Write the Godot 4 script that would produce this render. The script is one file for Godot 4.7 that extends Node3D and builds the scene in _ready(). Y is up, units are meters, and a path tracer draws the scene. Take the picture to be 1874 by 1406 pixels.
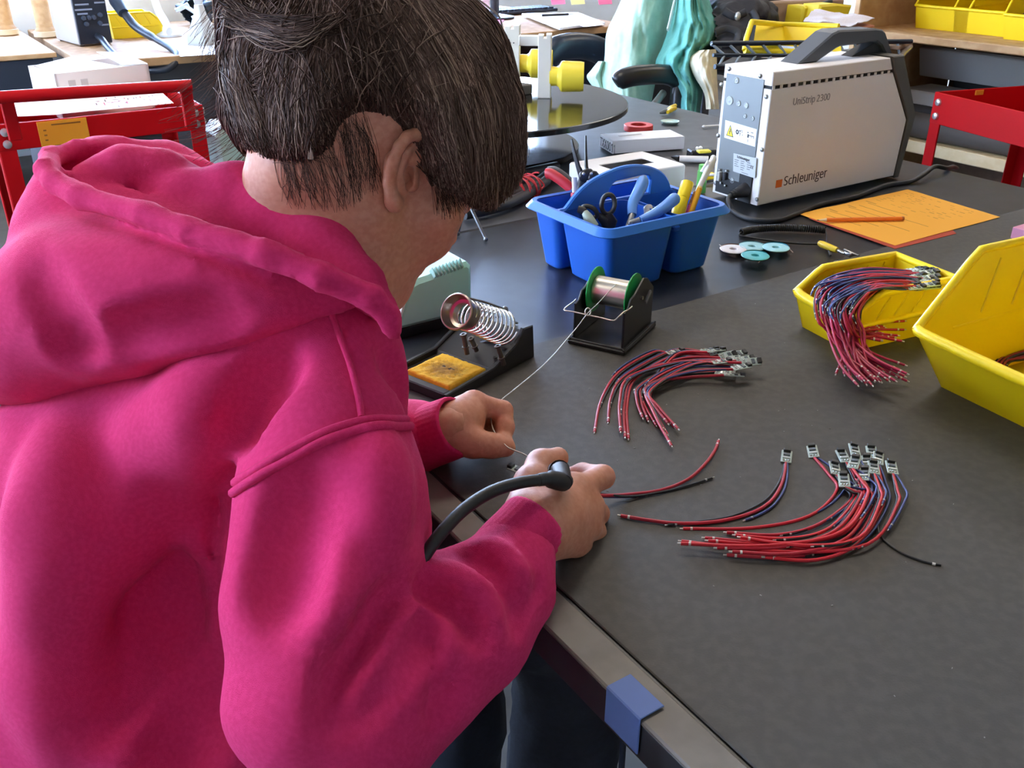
extends Node3D

func _ready() -> void:
	setup_view()
	build_room()
	build_bench()
	build_soldering()
	build_caddy()
	build_machine()
	build_bench_items()
	build_harnesses()
	build_background()
	build_carts()
	build_person()

func setup_view() -> void:
	var cam := Camera3D.new()
	cam.name = "camera"
	add_child(cam)
	cam.position = EYE
	cam.rotation_degrees = Vector3(-PITCH, 0, 0)
	cam.fov = 2.0 * rad_to_deg(atan(703.0 / FOCAL))
	cam.near = 0.05
	cam.far = 60.0
	cam.current = true
	var we := WorldEnvironment.new()
	we.name = "environment"
	var env := Environment.new()
	env.background_mode = Environment.BG_SKY
	var sky := Sky.new()
	var sm := ProceduralSkyMaterial.new()
	sm.sky_top_color = Color(0.62, 0.76, 1.0)
	sm.sky_horizon_color = Color(0.86, 0.93, 1.0)
	sm.ground_horizon_color = Color(0.8, 0.84, 0.88)
	sm.ground_bottom_color = Color(0.45, 0.46, 0.46)
	sm.sky_energy_multiplier = SKY_POWER
	sm.ground_energy_multiplier = SKY_POWER * 0.6
	sm.sun_angle_max = 0.0
	sky.sky_material = sm
	env.sky = sky
	env.tonemap_mode = Environment.TONE_MAPPER_LINEAR
	env.tonemap_exposure = EXPOSURE
	env.sdfgi_enabled = true
	env.ssao_enabled = true
	env.ssil_enabled = true
	we.environment = env
	add_child(we)

const SKY_POWER := 4.2
const LAMP_POWER := 0.9
const EXPOSURE := 1.95

# ---------- measuring: a point of the photograph laid on a level plane or at a distance ----------
const FOCAL := 1700.0
const PITCH := 27.0
const EYE := Vector3(0.0, 1.4, 0.0)
const TOP := 0.9
var AX_N := Vector3(0.835, 0.0, -0.55).normalized()   # across the bench, away from the worker
var AX_E := Vector3(0.55, 0.0, 0.835).normalized()    # along the bench, towards the viewer
var BT := Basis(AX_N, Vector3.UP, AX_E)

func ray(u: float, v: float) -> Vector3:
	var p := deg_to_rad(PITCH)
	return Vector3((u - 937.0) / FOCAL, (703.0 - v) / FOCAL * cos(p) - sin(p), -(703.0 - v) / FOCAL * sin(p) - cos(p))
func at(u: float, v: float, d: float) -> Vector3:
	return EYE + ray(u, v) * d
func level(u: float, v: float, y: float) -> Vector3:
	var r := ray(u, v)
	return EYE + r * ((y - EYE.y) / r.y)
func spot(u: float, v: float, h := 0.0) -> Vector3:
	return level(u, v, TOP + h)
func tab(e: float, n: float, h := 0.0) -> Vector3:
	return AX_E * e + AX_N * n + Vector3(0, TOP + h, 0)
func yaw(deg: float) -> Basis:
	return Basis(Vector3.UP, deg_to_rad(deg))

# ---------- shapes ----------
class Shape:
	var v := PackedVector3Array()
	var n := PackedVector3Array()
	var c := PackedColorArray()
	var uv := PackedVector2Array()
	var ix := PackedInt32Array()
	var col := Color(1, 1, 1)
	var xf := Transform3D.IDENTITY
	func put(p: Vector3, nn: Vector3, t := Vector2.ZERO) -> int:
		v.append(xf * p)
		n.append((xf.basis * nn).normalized())
		c.append(col)
		uv.append(t)
		return v.size() - 1
	func tri(a: Vector3, b: Vector3, d: Vector3) -> void:
		var nn := (b - a).cross(d - a).normalized()
		var i := put(a, nn); put(b, nn); put(d, nn)
		ix.append_array([i, i + 2, i + 1])
	func quad(a: Vector3, b: Vector3, d: Vector3, e: Vector3) -> void:
		var nn := (d - a).cross(e - b).normalized()
		var i := put(a, nn, Vector2(0, 1)); put(b, nn, Vector2(1, 1)); put(d, nn, Vector2(1, 0)); put(e, nn, Vector2(0, 0))
		ix.append_array([i, i + 2, i + 1, i, i + 3, i + 2])
	# rows of points, smooth; loop: each row closes on itself
	func grid(rows: Array, loop := true, close_rows := false) -> void:
		var nr := rows.size()
		var nc: int = rows[0].size()
		var base := v.size()
		var acc := PackedVector3Array()
		acc.resize(nr * nc)
		var faces := PackedInt32Array()
		for r in (nr if close_rows else nr - 1):
			var r2 := (r + 1) % nr
			for k in (nc if loop else nc - 1):
				var k2 := (k + 1) % nc
				var a := r * nc + k
				var b := r * nc + k2
				var d := r2 * nc + k2
				var e := r2 * nc + k
				var A: Vector3 = rows[r][k]
				var B: Vector3 = rows[r][k2]
				var D: Vector3 = rows[r2][k2]
				var Ee: Vector3 = rows[r2][k]
				var nn := (D - A).cross(Ee - B)
				acc[a] += nn; acc[b] += nn; acc[d] += nn; acc[e] += nn
				faces.append_array([base + a, base + d, base + b, base + a, base + e, base + d])
		for r in nr:
			for k in nc:
				var q := acc[r * nc + k]
				put(rows[r][k], q if q.length_squared() > 0.0 else Vector3.UP, Vector2(float(k) / maxf(1, nc - 1), float(r) / maxf(1, nr - 1)))
		ix.append_array(faces)
	func fan(ring: PackedVector3Array, flip := false) -> void:
		var m := Vector3.ZERO
		for p in ring: m += p
		m /= ring.size()
		for k in ring.size():
			var a := ring[k]
			var b := ring[(k + 1) % ring.size()]
			if flip: tri(m, b, a)
			else: tri(m, a, b)
	func tube(path: PackedVector3Array, rad, sides := 8, caps := true, closed := false, flat := 1.0) -> void:
		var m := path.size()
		var rows := []
		var t0 := (path[1] - path[0]).normalized()
		var up := t0.cross(Vector3.UP if absf(t0.y) < 0.9 else Vector3.RIGHT).normalized()
		for i in m:
			var a := path[i - 1] if i > 0 else (path[m - 1] if closed else path[0])
			var b := path[i + 1] if i < m - 1 else (path[0] if closed else path[m - 1])
			var t := (b - a).normalized()
			up = (up - t * up.dot(t)).normalized()
			var side := t.cross(up)
			var r: float = rad if rad is float else rad[i]
			var ring := PackedVector3Array()
			for k in sides:
				var w := TAU * k / sides
				ring.append(path[i] + (up * cos(w) * flat + side * sin(w)) * r)
			rows.append(ring)
		grid(rows, true, closed)
		if caps and not closed:
			fan(rows[0], true)
			fan(rows[m - 1])
	# profile: [radius, height] pairs from bottom to top round the local y axis
	func lathe(o: Vector3, b: Basis, profile: Array, sides := 24, sharp := 0.7) -> void:
		var run := []
		for i in profile.size():
			var ring := PackedVector3Array()
			for k in sides:
				var w := -TAU * k / sides
				ring.append(o + b * Vector3(cos(w) * profile[i].x, profile[i].y, sin(w) * profile[i].x))
			run.append(ring)
			if i > 0 and i < profile.size() - 1:
				var d1: Vector2 = (profile[i] - profile[i - 1]).normalized()
				var d2: Vector2 = (profile[i + 1] - profile[i]).normalized()
				if d1.dot(d2) < sharp:
					grid(run)
					run = [ring]
		if run.size() > 1: grid(run)
	func rod(a: Vector3, b: Vector3, r: float, sides := 10, r2 := -1.0) -> void:
		tube(PackedVector3Array([a, b]), PackedFloat32Array([r, r if r2 < 0.0 else r2]), sides)
	func box(o: Vector3, s: Vector3, b := Basis.IDENTITY, bev := 0.0) -> void:
		var h := s * 0.5
		bev = minf(bev, minf(h.x, minf(h.y, h.z)) * 0.9)
		if bev <= 0.0:
			for ax in 3:
				for sg in [-1.0, 1.0]:
					var q := []
					for cc in [[-1, -1], [1, -1], [1, 1], [-1, 1]]:
						var p := Vector3.ZERO
						p[ax] = sg * h[ax]
						p[(ax + 1) % 3] = cc[0] * h[(ax + 1) % 3]
						p[(ax + 2) % 3] = cc[1] * h[(ax + 2) % 3]
						q.append(o + b * p)
					if sg < 0: q.reverse()
					quad(q[0], q[1], q[2], q[3])
			return
		var corner := func(sx: float, sy: float, sz: float, ax: int) -> Vector3:
			var p := Vector3(sx * (h.x - bev), sy * (h.y - bev), sz * (h.z - bev))
			p[ax] = [sx, sy, sz][ax] * h[ax]
			return o + b * p
		for ax in 3:
			var a1 := (ax + 1) % 3
			var a2 := (ax + 2) % 3
			for sg in [-1.0, 1.0]:
				var q := []
				for cc in [[-1, -1], [1, -1], [1, 1], [-1, 1]]:
					var s3 := [0.0, 0.0, 0.0]
					s3[ax] = sg; s3[a1] = float(cc[0]); s3[a2] = float(cc[1])
					q.append(corner.call(s3[0], s3[1], s3[2], ax))
				if sg < 0: q.reverse()
				quad(q[0], q[1], q[2], q[3])
			for s1 in [-1.0, 1.0]:
				for s2 in [-1.0, 1.0]:
					var s3 := [0.0, 0.0, 0.0]
					s3[a1] = s1; s3[a2] = s2
					s3[ax] = -1.0
					var p0: Vector3 = corner.call(s3[0], s3[1], s3[2], a1)
					var p1: Vector3 = corner.call(s3[0], s3[1], s3[2], a2)
					s3[ax] = 1.0
					var p2: Vector3 = corner.call(s3[0], s3[1], s3[2], a2)
					var p3: Vector3 = corner.call(s3[0], s3[1], s3[2], a1)
					if s1 * s2 > 0: quad(p0, p1, p2, p3)
					else: quad(p3, p2, p1, p0)
		for sx in [-1.0, 1.0]:
			for sy in [-1.0, 1.0]:
				for sz in [-1.0, 1.0]:
					var p0: Vector3 = corner.call(sx, sy, sz, 0)
					var p1: Vector3 = corner.call(sx, sy, sz, 1)
					var p2: Vector3 = corner.call(sx, sy, sz, 2)
					if sx * sy * sz > 0: tri(p0, p1, p2)
					else: tri(p0, p2, p1)
	# outline in the local xy plane, pushed along local z from 0 to depth
	func prism(outline: PackedVector2Array, depth: float, t := Transform3D.IDENTITY, bev := 0.0) -> void:
		var o := outline.duplicate()
		var area := 0.0
		for i in o.size():
			area += o[i].cross(o[(i + 1) % o.size()])
		if area < 0.0: o.reverse()
		var m := o.size()
		var inset := PackedVector2Array()
		for i in m:
			var d1 := (o[i] - o[(i + m - 1) % m]).normalized()
			var d2 := (o[(i + 1) % m] - o[i]).normalized()
			var n1 := Vector2(-d1.y, d1.x)
			var n2 := Vector2(-d2.y, d2.x)
			var mm := (n1 + n2)
			mm = mm / maxf(0.4, mm.length_squared()) * 2.0 * 1.0 if mm.length() > 0.01 else n1
			inset.append(o[i] + mm * bev)
		var idx := Geometry2D.triangulate_polygon(inset)
		for s in [0, 1]:
			var z := depth if s == 1 else 0.0
			for k in range(0, idx.size(), 3):
				var a := inset[idx[k]]
				var b := inset[idx[k + 1]]
				var d := inset[idx[k + 2]]
				if (b - a).cross(d - a) < 0.0:
					var sw := b
					b = d
					d = sw
				if s == 0:
					var sw := b
					b = d
					d = sw
				tri(t * Vector3(a.x, a.y, z), t * Vector3(b.x, b.y, z), t * Vector3(d.x, d.y, z))
		var rings := [[inset, 0.0], [o, bev], [o, depth - bev], [inset, depth]] if bev > 0.0 else [[o, 0.0], [o, depth]]
		for r in rings.size() - 1:
			for i in m:
				var i2 := (i + 1) % m
				var A: Vector2 = rings[r][0][i]
				var B: Vector2 = rings[r][0][i2]
				var C: Vector2 = rings[r + 1][0][i2]
				var D: Vector2 = rings[r + 1][0][i]
				quad(t * Vector3(A.x, A.y, rings[r][1]), t * Vector3(B.x, B.y, rings[r][1]), t * Vector3(C.x, C.y, rings[r + 1][1]), t * Vector3(D.x, D.y, rings[r + 1][1]))
	func blob(o: Vector3, r: Vector3, b := Basis.IDENTITY, seg := 16) -> void:
		var rows := []
		for i in range(0, seg / 2 + 1):
			var a := PI * clampf(float(i) / (seg / 2), 0.004, 0.996) - PI / 2
			var ring := PackedVector3Array()
			for k in seg:
				var w := -TAU * k / seg
				ring.append(o + b * Vector3(cos(a) * cos(w) * r.x, sin(a) * r.y, cos(a) * sin(w) * r.z))
			rows.append(ring)
		grid(rows)
	func ring_rows(rows: Array, cap0 := true, cap1 := true) -> void:
		grid(rows)
		if cap0: fan(rows[0], true)
		if cap1: fan(rows[rows.size() - 1])
	func mesh(m: Material = null) -> ArrayMesh:
		var am := ArrayMesh.new()
		if v.size() == 0: return am
		var arr := []
		arr.resize(Mesh.ARRAY_MAX)
		arr[Mesh.ARRAY_VERTEX] = v
		arr[Mesh.ARRAY_NORMAL] = n
		arr[Mesh.ARRAY_COLOR] = c
		arr[Mesh.ARRAY_TEX_UV] = uv
		arr[Mesh.ARRAY_INDEX] = ix
		am.add_surface_from_arrays(Mesh.PRIMITIVE_TRIANGLES, arr)
		if m: am.surface_set_material(0, m)
		return am

# a rounded rectangle in xz whose side faces point outwards
static func rr(cx: float, cz: float, wx: float, wz: float, r: float, y: float, seg := 4) -> PackedVector3Array:
	var p := PackedVector3Array()
	for q in 4:
		var sx := [1.0, 1.0, -1.0, -1.0][q] as float
		var sz := [1.0, -1.0, -1.0, 1.0][q] as float
		for k in seg + 1:
			var w := PI / 2 - PI / 2 * q - PI / 2 * float(k) / seg
			p.append(Vector3(cx + sx * (wx / 2 - r) + cos(w) * r, y, cz + sz * (wz / 2 - r) + sin(w) * r))
	return p

func curve(pts: Array, step := 6) -> PackedVector3Array:
	var out := PackedVector3Array()
	var m := pts.size()
	for i in m - 1:
		var p0: Vector3 = pts[maxi(i - 1, 0)]
		var p1: Vector3 = pts[i]
		var p2: Vector3 = pts[i + 1]
		var p3: Vector3 = pts[mini(i + 2, m - 1)]
		for k in step:
			var t := float(k) / step
			out.append(0.5 * (2.0 * p1 + (p2 - p0) * t + (2.0 * p0 - 5.0 * p1 + 4.0 * p2 - p3) * t * t + (3.0 * p1 - p0 - 3.0 * p2 + p3) * t * t * t))
	out.append(pts[m - 1])
	return out

# ---------- materials ----------
var mats := {}
var texs := {}
func noise_tex(key: String, freq: float, octaves := 3, as_normal := false, strength := 4.0, ramp: Gradient = null, kind := FastNoiseLite.TYPE_SIMPLEX_SMOOTH, side := 512) -> Texture2D:
	if texs.has(key): return texs[key]
	var fn := FastNoiseLite.new()
	fn.seed = key.hash() % 1000
	fn.noise_type = kind
	fn.frequency = freq
	fn.fractal_octaves = octaves
	var t := NoiseTexture2D.new()
	t.width = side
	t.height = side
	t.seamless = true
	t.noise = fn
	t.as_normal_map = as_normal
	t.bump_strength = strength
	if ramp: t.color_ramp = ramp
	texs[key] = t
	return t
func ramp2(a: Color, b: Color, lo := 0.3, hi := 0.7) -> Gradient:
	var g := Gradient.new()
	g.set_color(0, a); g.set_offset(0, lo)
	g.set_color(1, b); g.set_offset(1, hi)
	return g
func M(hex: String, rough := 0.5, metal := 0.0, opt := {}) -> StandardMaterial3D:
	var key := "%s_%s_%s_%s" % [hex, rough, metal, opt]
	if mats.has(key): return mats[key]
	var m := StandardMaterial3D.new()
	m.albedo_color = Color(hex)
	m.roughness = rough
	m.metallic = metal
	for k in opt:
		m.set(k, opt[k])
	mats[key] = m
	return m
# plain colour broken by a triplanar noise and a fine relief
func MN(hex: String, hex2: String, rough: float, scale: float, freq := 0.02, nrm := 0.0, nscale := 1.0) -> StandardMaterial3D:
	var key := "MN%s%s%s%s%s%s%s" % [hex, hex2, rough, scale, freq, nrm, nscale]
	if mats.has(key): return mats[key]
	var m := StandardMaterial3D.new()
	m.roughness = rough
	m.albedo_texture = noise_tex("a%s%s%s" % [hex, hex2, freq], freq, 4, false, 1.0, ramp2(Color(hex), Color(hex2)))
	m.uv1_triplanar = true
	m.uv1_scale = Vector3.ONE * scale
	if nrm > 0.0:
		m.normal_enabled = true
		m.normal_texture = noise_tex("nrm%s" % nscale, 0.05 * nscale, 3, true, 6.0)
		m.normal_scale = nrm
	mats[key] = m
	return m

# ---------- things and parts ----------
var used := {}
func numbered(called: String) -> String:
	if not used.has(called):
		used[called] = 0
		return called
	used[called] += 1
	return "%s_%03d" % [called, used[called]]
func tag(o: Node, label: String, category: String, group := "", kind := "") -> void:
	if label: o.set_meta("label", label)
	if category: o.set_meta("category", category)
	if group: o.set_meta("group", group)
	if kind: o.set_meta("kind", kind)
func thing(called: String, label: String, category: String, where := Vector3.ZERO, b := Basis.IDENTITY, group := "") -> Node3D:
	var o := Node3D.new()
	o.name = numbered(called)
	add_child(o)
	o.transform = Transform3D(b, where)
	tag(o, label, category, group)
	return o
func obj(called: String, s: Shape, m: Material, parent: Node = null) -> MeshInstance3D:
	var o := MeshInstance3D.new()
	o.mesh = s.mesh(m)
	if parent == null:
		o.name = numbered(called)
		add_child(o)
	else:
		o.name = called
		parent.add_child(o, true)
	return o
func struct(called: String, s: Shape, m: Material) -> MeshInstance3D:
	var o := obj(called, s, m)
	o.set_meta("kind", "structure")
	return o
func letters(text: String, size: float, m: Material, parent: Node, t: Transform3D, called := "lettering", font := "Droid Sans", depth := 0.0006) -> MeshInstance3D:
	var tm := TextMesh.new()
	var f := SystemFont.new()
	f.font_names = PackedStringArray([font])
	tm.font = f
	tm.text = text
	tm.font_size = 32
	tm.pixel_size = size / 32.0
	tm.depth = depth
	tm.horizontal_alignment = HORIZONTAL_ALIGNMENT_LEFT
	tm.material = m
	var o := MeshInstance3D.new()
	o.mesh = tm
	o.name = called
	parent.add_child(o, true)
	o.transform = t
	return o
# a straight edged open tub: wall of thickness w between the bottom and the top outline
func tub(s: Shape, bottom: PackedVector3Array, top: PackedVector3Array, w: float, floor_t := 0.003) -> void:
	var cb := Vector3.ZERO
	for p in bottom: cb += p
	cb /= bottom.size()
	var shrink := func(ring: PackedVector3Array, y: float) -> PackedVector3Array:
		var cc := Vector3.ZERO
		for p in ring: cc += p
		cc /= ring.size()
		var ext := 0.0
		for p in ring: ext = maxf(ext, Vector2(p.x - cc.x, p.z - cc.z).length())
		var o := PackedVector3Array()
		for p in ring:
			var d := p - cc
			o.append(Vector3(p.x - signf(d.x) * minf(w, absf(d.x)), y, p.z - signf(d.z) * minf(w, absf(d.z))))
		return o
	var yb := bottom[0].y
	var yt := top[0].y
	s.grid([bottom, top])
	s.fan(bottom, true)
	var it: PackedVector3Array = shrink.call(top, yt)
	var ib: PackedVector3Array = shrink.call(bottom, yb + floor_t)
	s.grid([top, it])
	s.grid([it, ib])
	s.fan(ib)
# ---------- the room ----------
const ROOM_E0 := -6.7
const ROOM_E1 := 2.6
const ROOM_N0 := -3.4
const ROOM_N1 := 6.6
const CEIL := 3.2

func fl(e: float, n: float, y: float) -> Vector3:
	return AX_E * e + AX_N * n + Vector3(0, y, 0)

func build_room() -> void:
	var wall_m := MN("#dcdcd8", "#e6e6e3", 0.9, 0.6, 0.01)
	var le := ROOM_E1 - ROOM_E0
	var ln := ROOM_N1 - ROOM_N0
	var me := (ROOM_E0 + ROOM_E1) / 2.0
	var mn := (ROOM_N0 + ROOM_N1) / 2.0
	var s := Shape.new()
	s.box(fl(me, mn, -0.05), Vector3(ln + 0.4, 0.1, le + 0.4), BT)
	struct("floor", s, MN("#5c5850", "#625e55", 0.9, 0.7, 0.015))
	s = Shape.new()
	s.box(fl(me, mn, CEIL + 0.05), Vector3(ln + 0.4, 0.1, le + 0.4), BT)
	struct("ceiling", s, M("#e9e9e6", 0.95))
	# the left wall with its window opening
	var frame2 := M("#e8e8e8", 0.5)
	var glass2 := M("#ffffff0a", 0.02, 0.0, {"transparency": BaseMaterial3D.TRANSPARENCY_ALPHA})
	s = Shape.new()
	var z0 := 1.05
	var z1 := 2.8
	var le2 := [-3.9, -2.1]
	s.box(fl(me, ROOM_N0 - 0.1, z0 / 2), Vector3(0.2, z0, le + 0.4), BT)
	s.box(fl(me, ROOM_N0 - 0.1, (z1 + CEIL) / 2), Vector3(0.2, CEIL - z1, le + 0.4), BT)
	for q in [[ROOM_E0 - 0.2, le2[0]], [le2[1], ROOM_E1 + 0.2]]:
		s.box(fl((q[0] + q[1]) / 2, ROOM_N0 - 0.1, (z0 + z1) / 2), Vector3(0.2, z1 - z0, q[1] - q[0]), BT)
	struct("wall_left", s, wall_m)
	for i in 1:
		var a: float = le2[i * 2]
		var b: float = le2[i * 2 + 1]
		s = Shape.new()
		for q in [a + 0.03, (a + b) / 2, b - 0.03]:
			s.box(fl(q, ROOM_N0 - 0.1, (z0 + z1) / 2), Vector3(0.08, z1 - z0, 0.06), BT)
		for q in [z0 + 0.03, z1 - 0.03]:
			s.box(fl((a + b) / 2, ROOM_N0 - 0.1, q), Vector3(0.08, 0.06, b - a - 0.12), BT)
		var w2 := struct("window_%d" % (i + 4), s, frame2)
		for q in [(a * 3 + b) / 4, (a + 3 * b) / 4]:
			s = Shape.new()
			s.box(fl(q, ROOM_N0 - 0.1, (z0 + z1) / 2), Vector3(0.006, z1 - z0 - 0.12, (b - a) / 2 - 0.09), BT)
			obj("pane", s, glass2, w2)
	s = Shape.new()
	s.box(fl(me, ROOM_N1 + 0.1, CEIL / 2), Vector3(0.2, CEIL, le + 0.4), BT)
	struct("wall_right", s, wall_m)
	s = Shape.new()
	s.box(fl(ROOM_E1 + 0.1, mn, CEIL / 2), Vector3(ln, CEIL, 0.2), BT)
	struct("wall_front", s, MN("#b3aea6", "#bab5ad", 0.9, 0.6, 0.01))
	# the back wall with three window openings
	s = Shape.new()
	var y0 := 1.02
	var y1 := 2.9
	var edges := [-2.6, -0.4, 0.0, 2.2, 2.6, 4.8]
	s.box(fl(ROOM_E0 - 0.1, mn, y0 / 2), Vector3(ln, y0, 0.2), BT)
	s.box(fl(ROOM_E0 - 0.1, mn, (y1 + CEIL) / 2), Vector3(ln, CEIL - y1, 0.2), BT)
	var from := ROOM_N0
	for i in 4:
		var to: float = edges[i * 2] if i < 3 else ROOM_N1
		s.box(fl(ROOM_E0 - 0.1, (from + to) / 2, (y0 + y1) / 2), Vector3(to - from, y1 - y0, 0.2), BT)
		if i < 3: from = edges[i * 2 + 1]
	struct("wall_back", s, wall_m)
	var frame_m := M("#e8e8e8", 0.5)
	var glass := M("#ffffff0a", 0.02, 0.0, {"transparency": BaseMaterial3D.TRANSPARENCY_ALPHA})
	for i in 3:
		var a: float = edges[i * 2]
		var b: float = edges[i * 2 + 1]
		s = Shape.new()
		for q in [a + 0.03, (a + b) / 2, b - 0.03]:
			s.box(fl(ROOM_E0 - 0.1, q, (y0 + y1) / 2), Vector3(0.06, y1 - y0, 0.08), BT)
		for q in [y0 + 0.03, y1 - 0.03]:
			s.box(fl(ROOM_E0 - 0.1, (a + b) / 2, q), Vector3(b - a - 0.12, 0.06, 0.08), BT)
		var w := struct("window_%d" % (i + 1), s, frame_m)
		for q in [(a * 3 + b) / 4, (a + 3 * b) / 4]:
			s = Shape.new()
			s.box(fl(ROOM_E0 - 0.1, q, (y0 + y1) / 2), Vector3((b - a) / 2 - 0.09, y1 - y0 - 0.12, 0.006), BT)
			obj("pane", s, glass, w)
		var bl := Node3D.new()
		for k in 15:
			s = Shape.new()
			s.box(fl(ROOM_E0 + 0.03, (a + b) / 2, y0 + 0.08 + k * 0.125), Vector3(b - a - 0.05, 0.004, 0.03), BT)
			obj("slat", s, M("#e4e6e8", 0.6), w)
	# ceiling lights
	var glow := M("#ffffff", 0.5, 0.0, {"emission_enabled": true, "emission": Color(1.0, 0.96, 0.9), "emission_energy_multiplier": 2.0})
	var k := 0
	for e in [-4.3, -1.7]:
		for n in [-1.6, 1.4, 4.4]:
			var o := thing("ceiling_light", "white framed ceiling light panel, %s in the %s row" % [["left", "middle", "right"][k % 3], ["window side", "bench side"][k / 3]], "light", fl(e, n, CEIL), BT, "ceiling light panels")
			s = Shape.new()
			for q in [-1.0, 1.0]:
				s.box(Vector3(q * 0.62, -0.01, 0), Vector3(0.04, 0.02, 0.68))
				s.box(Vector3(0, -0.01, q * 0.32), Vector3(1.2, 0.02, 0.04))
			obj("frame", s, M("#f0f0f0", 0.5), o)
			s = Shape.new()
			s.box(Vector3(0, -0.008, 0), Vector3(1.2, 0.012, 0.6))
			obj("diffuser", s, glow, o)
			var l := AreaLight3D.new()
			l.name = "panel_light"
			l.area_size = Vector2(1.2, 0.6)
			l.light_color = Color(1.0, 0.95, 0.88)
			l.light_energy = LAMP_POWER
			l.area_range = 14.0
			l.shadow_enabled = true
			o.add_child(l)
			l.position = Vector3(0, -0.025, 0)
			l.rotation_degrees = Vector3(-90, 0, 0)
			k += 1

# ---------- the workbench ----------
func one_bench(label: String, e0: float, e1: float, n0: float, n1: float, m: Material, strip: bool) -> void:
	var mn := (n0 + n1) / 2.0
	var o := thing("workbench", label, "workbench", fl((e0 + e1) / 2, mn, 0), BT)
	var le := e1 - e0
	var ln := n1 - n0
	var s := Shape.new()
	var inset := 0.001 if strip else 0.0
	s.box(Vector3(inset / 2, TOP - 0.019, 0), Vector3(ln - inset, 0.038, le), Basis.IDENTITY, 0.003)
	obj("top", s, m, o)
	if strip:
		s = Shape.new()
		s.box(Vector3(-ln / 2 + 0.0165, TOP + 0.0, 0), Vector3(0.033, 0.005, le), Basis.IDENTITY, 0.0015)
		obj("edge_strip", s, MN("#6c665d", "#777168", 0.5, 2.0, 0.02), o)
	for z in [-1.0, 1.0]:
		for x in [-1.0, 1.0]:
			s = Shape.new()
			var lz: float = z * (le / 2 - 0.12)
			if strip and z > 0.0 and x < 0.0: lz = 0.42 - 0.63 + 0.33
			s.box(Vector3(x * (ln / 2 - 0.17), (TOP - 0.04) / 2, lz), Vector3(0.07, TOP - 0.04, 0.07), Basis.IDENTITY, 0.005)
			obj("leg", s, M("#8a6a48", 0.7) if strip and z > 0.0 and x < 0.0 else M("#2a2b2c", 0.5), o)
	for x in [-1.0, 1.0]:
		s = Shape.new()
		s.box(Vector3(x * (ln / 2 - 0.17), TOP - 0.09, 0), Vector3(0.03, 0.1, le - 0.1))
		obj("rail", s, M("#1c1d1f", 0.5), o)

func build_bench() -> void:
	var e1 := 0.75
	one_bench("black workbench with grey metal edge strip, in front of the person", -1.353, e1, 0.33, 1.89, MN("#232528", "#2b2d30", 0.32, 1.3, 0.02), true)
	one_bench("smooth dark grey bench end carrying the turntable and the white cartons", -2.3, -1.357, 0.72, 1.89, MN("#37383a", "#404143", 0.42, 1.6, 0.02), false)
	var s: Shape
	var mat_m := MN("#423f3a", "#494640", 0.62, 2.6, 0.05, 0.05, 8.0)
	var grit := mat_m
	s = Shape.new()
	s.box(fl((-0.895 + e1) / 2, (0.3665 + 1.885) / 2, TOP + 0.0012), Vector3(1.885 - 0.3665, 0.0024, e1 + 0.895), BT, 0.001)
	tag(obj("bench_mat", s, grit), "grey-brown rubber work mat covering the near half of the bench", "mat")
	# blue tape folded over the bench edge
	s = Shape.new()
	var c := tab(-0.3575, 0.342, 0.0045)
	s.box(c + AX_N * -0.002, Vector3(0.022, 0.0012, 0.037), BT, 0.0005)
	s.box(c + AX_N * -0.0128 + Vector3(0, -0.017, 0), Vector3(0.0016, 0.034, 0.037), BT, 0.0005)
	tag(obj("tape_strip", s, M("#5a74b0", 0.6)), "blue masking tape strip folded over the near bench edge", "tape")
	# crumbs and specks on the mat
	var rng := RandomNumberGenerator.new()
	rng.seed = 5
	s = Shape.new()
	for i in 90:
		var p := tab(rng.randf_range(-0.85, -0.1), rng.randf_range(0.45, 1.2), 0.0028)
		s.box(p, Vector3(rng.randf_range(0.0005, 0.002), 0.0005, rng.randf_range(0.0004, 0.0011)), yaw(rng.randf() * 180.0))
	var o2 := obj("solder_crumbs", s, M("#8d8a86", 0.5))
	tag(o2, "tiny pale solder and wire crumbs scattered over the work mat", "crumbs", "", "stuff")
# ---------- soldering tools ----------
# local frame on the bench: x along (se, sn), z towards the worker side
func seat(e: float, n: float, se: float, sn: float, h := 0.0) -> Transform3D:
	var x := (AX_E * se + AX_N * sn).normalized()
	return Transform3D(Basis(x, Vector3.UP, x.cross(Vector3.UP)), tab(e, n, h))

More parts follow.
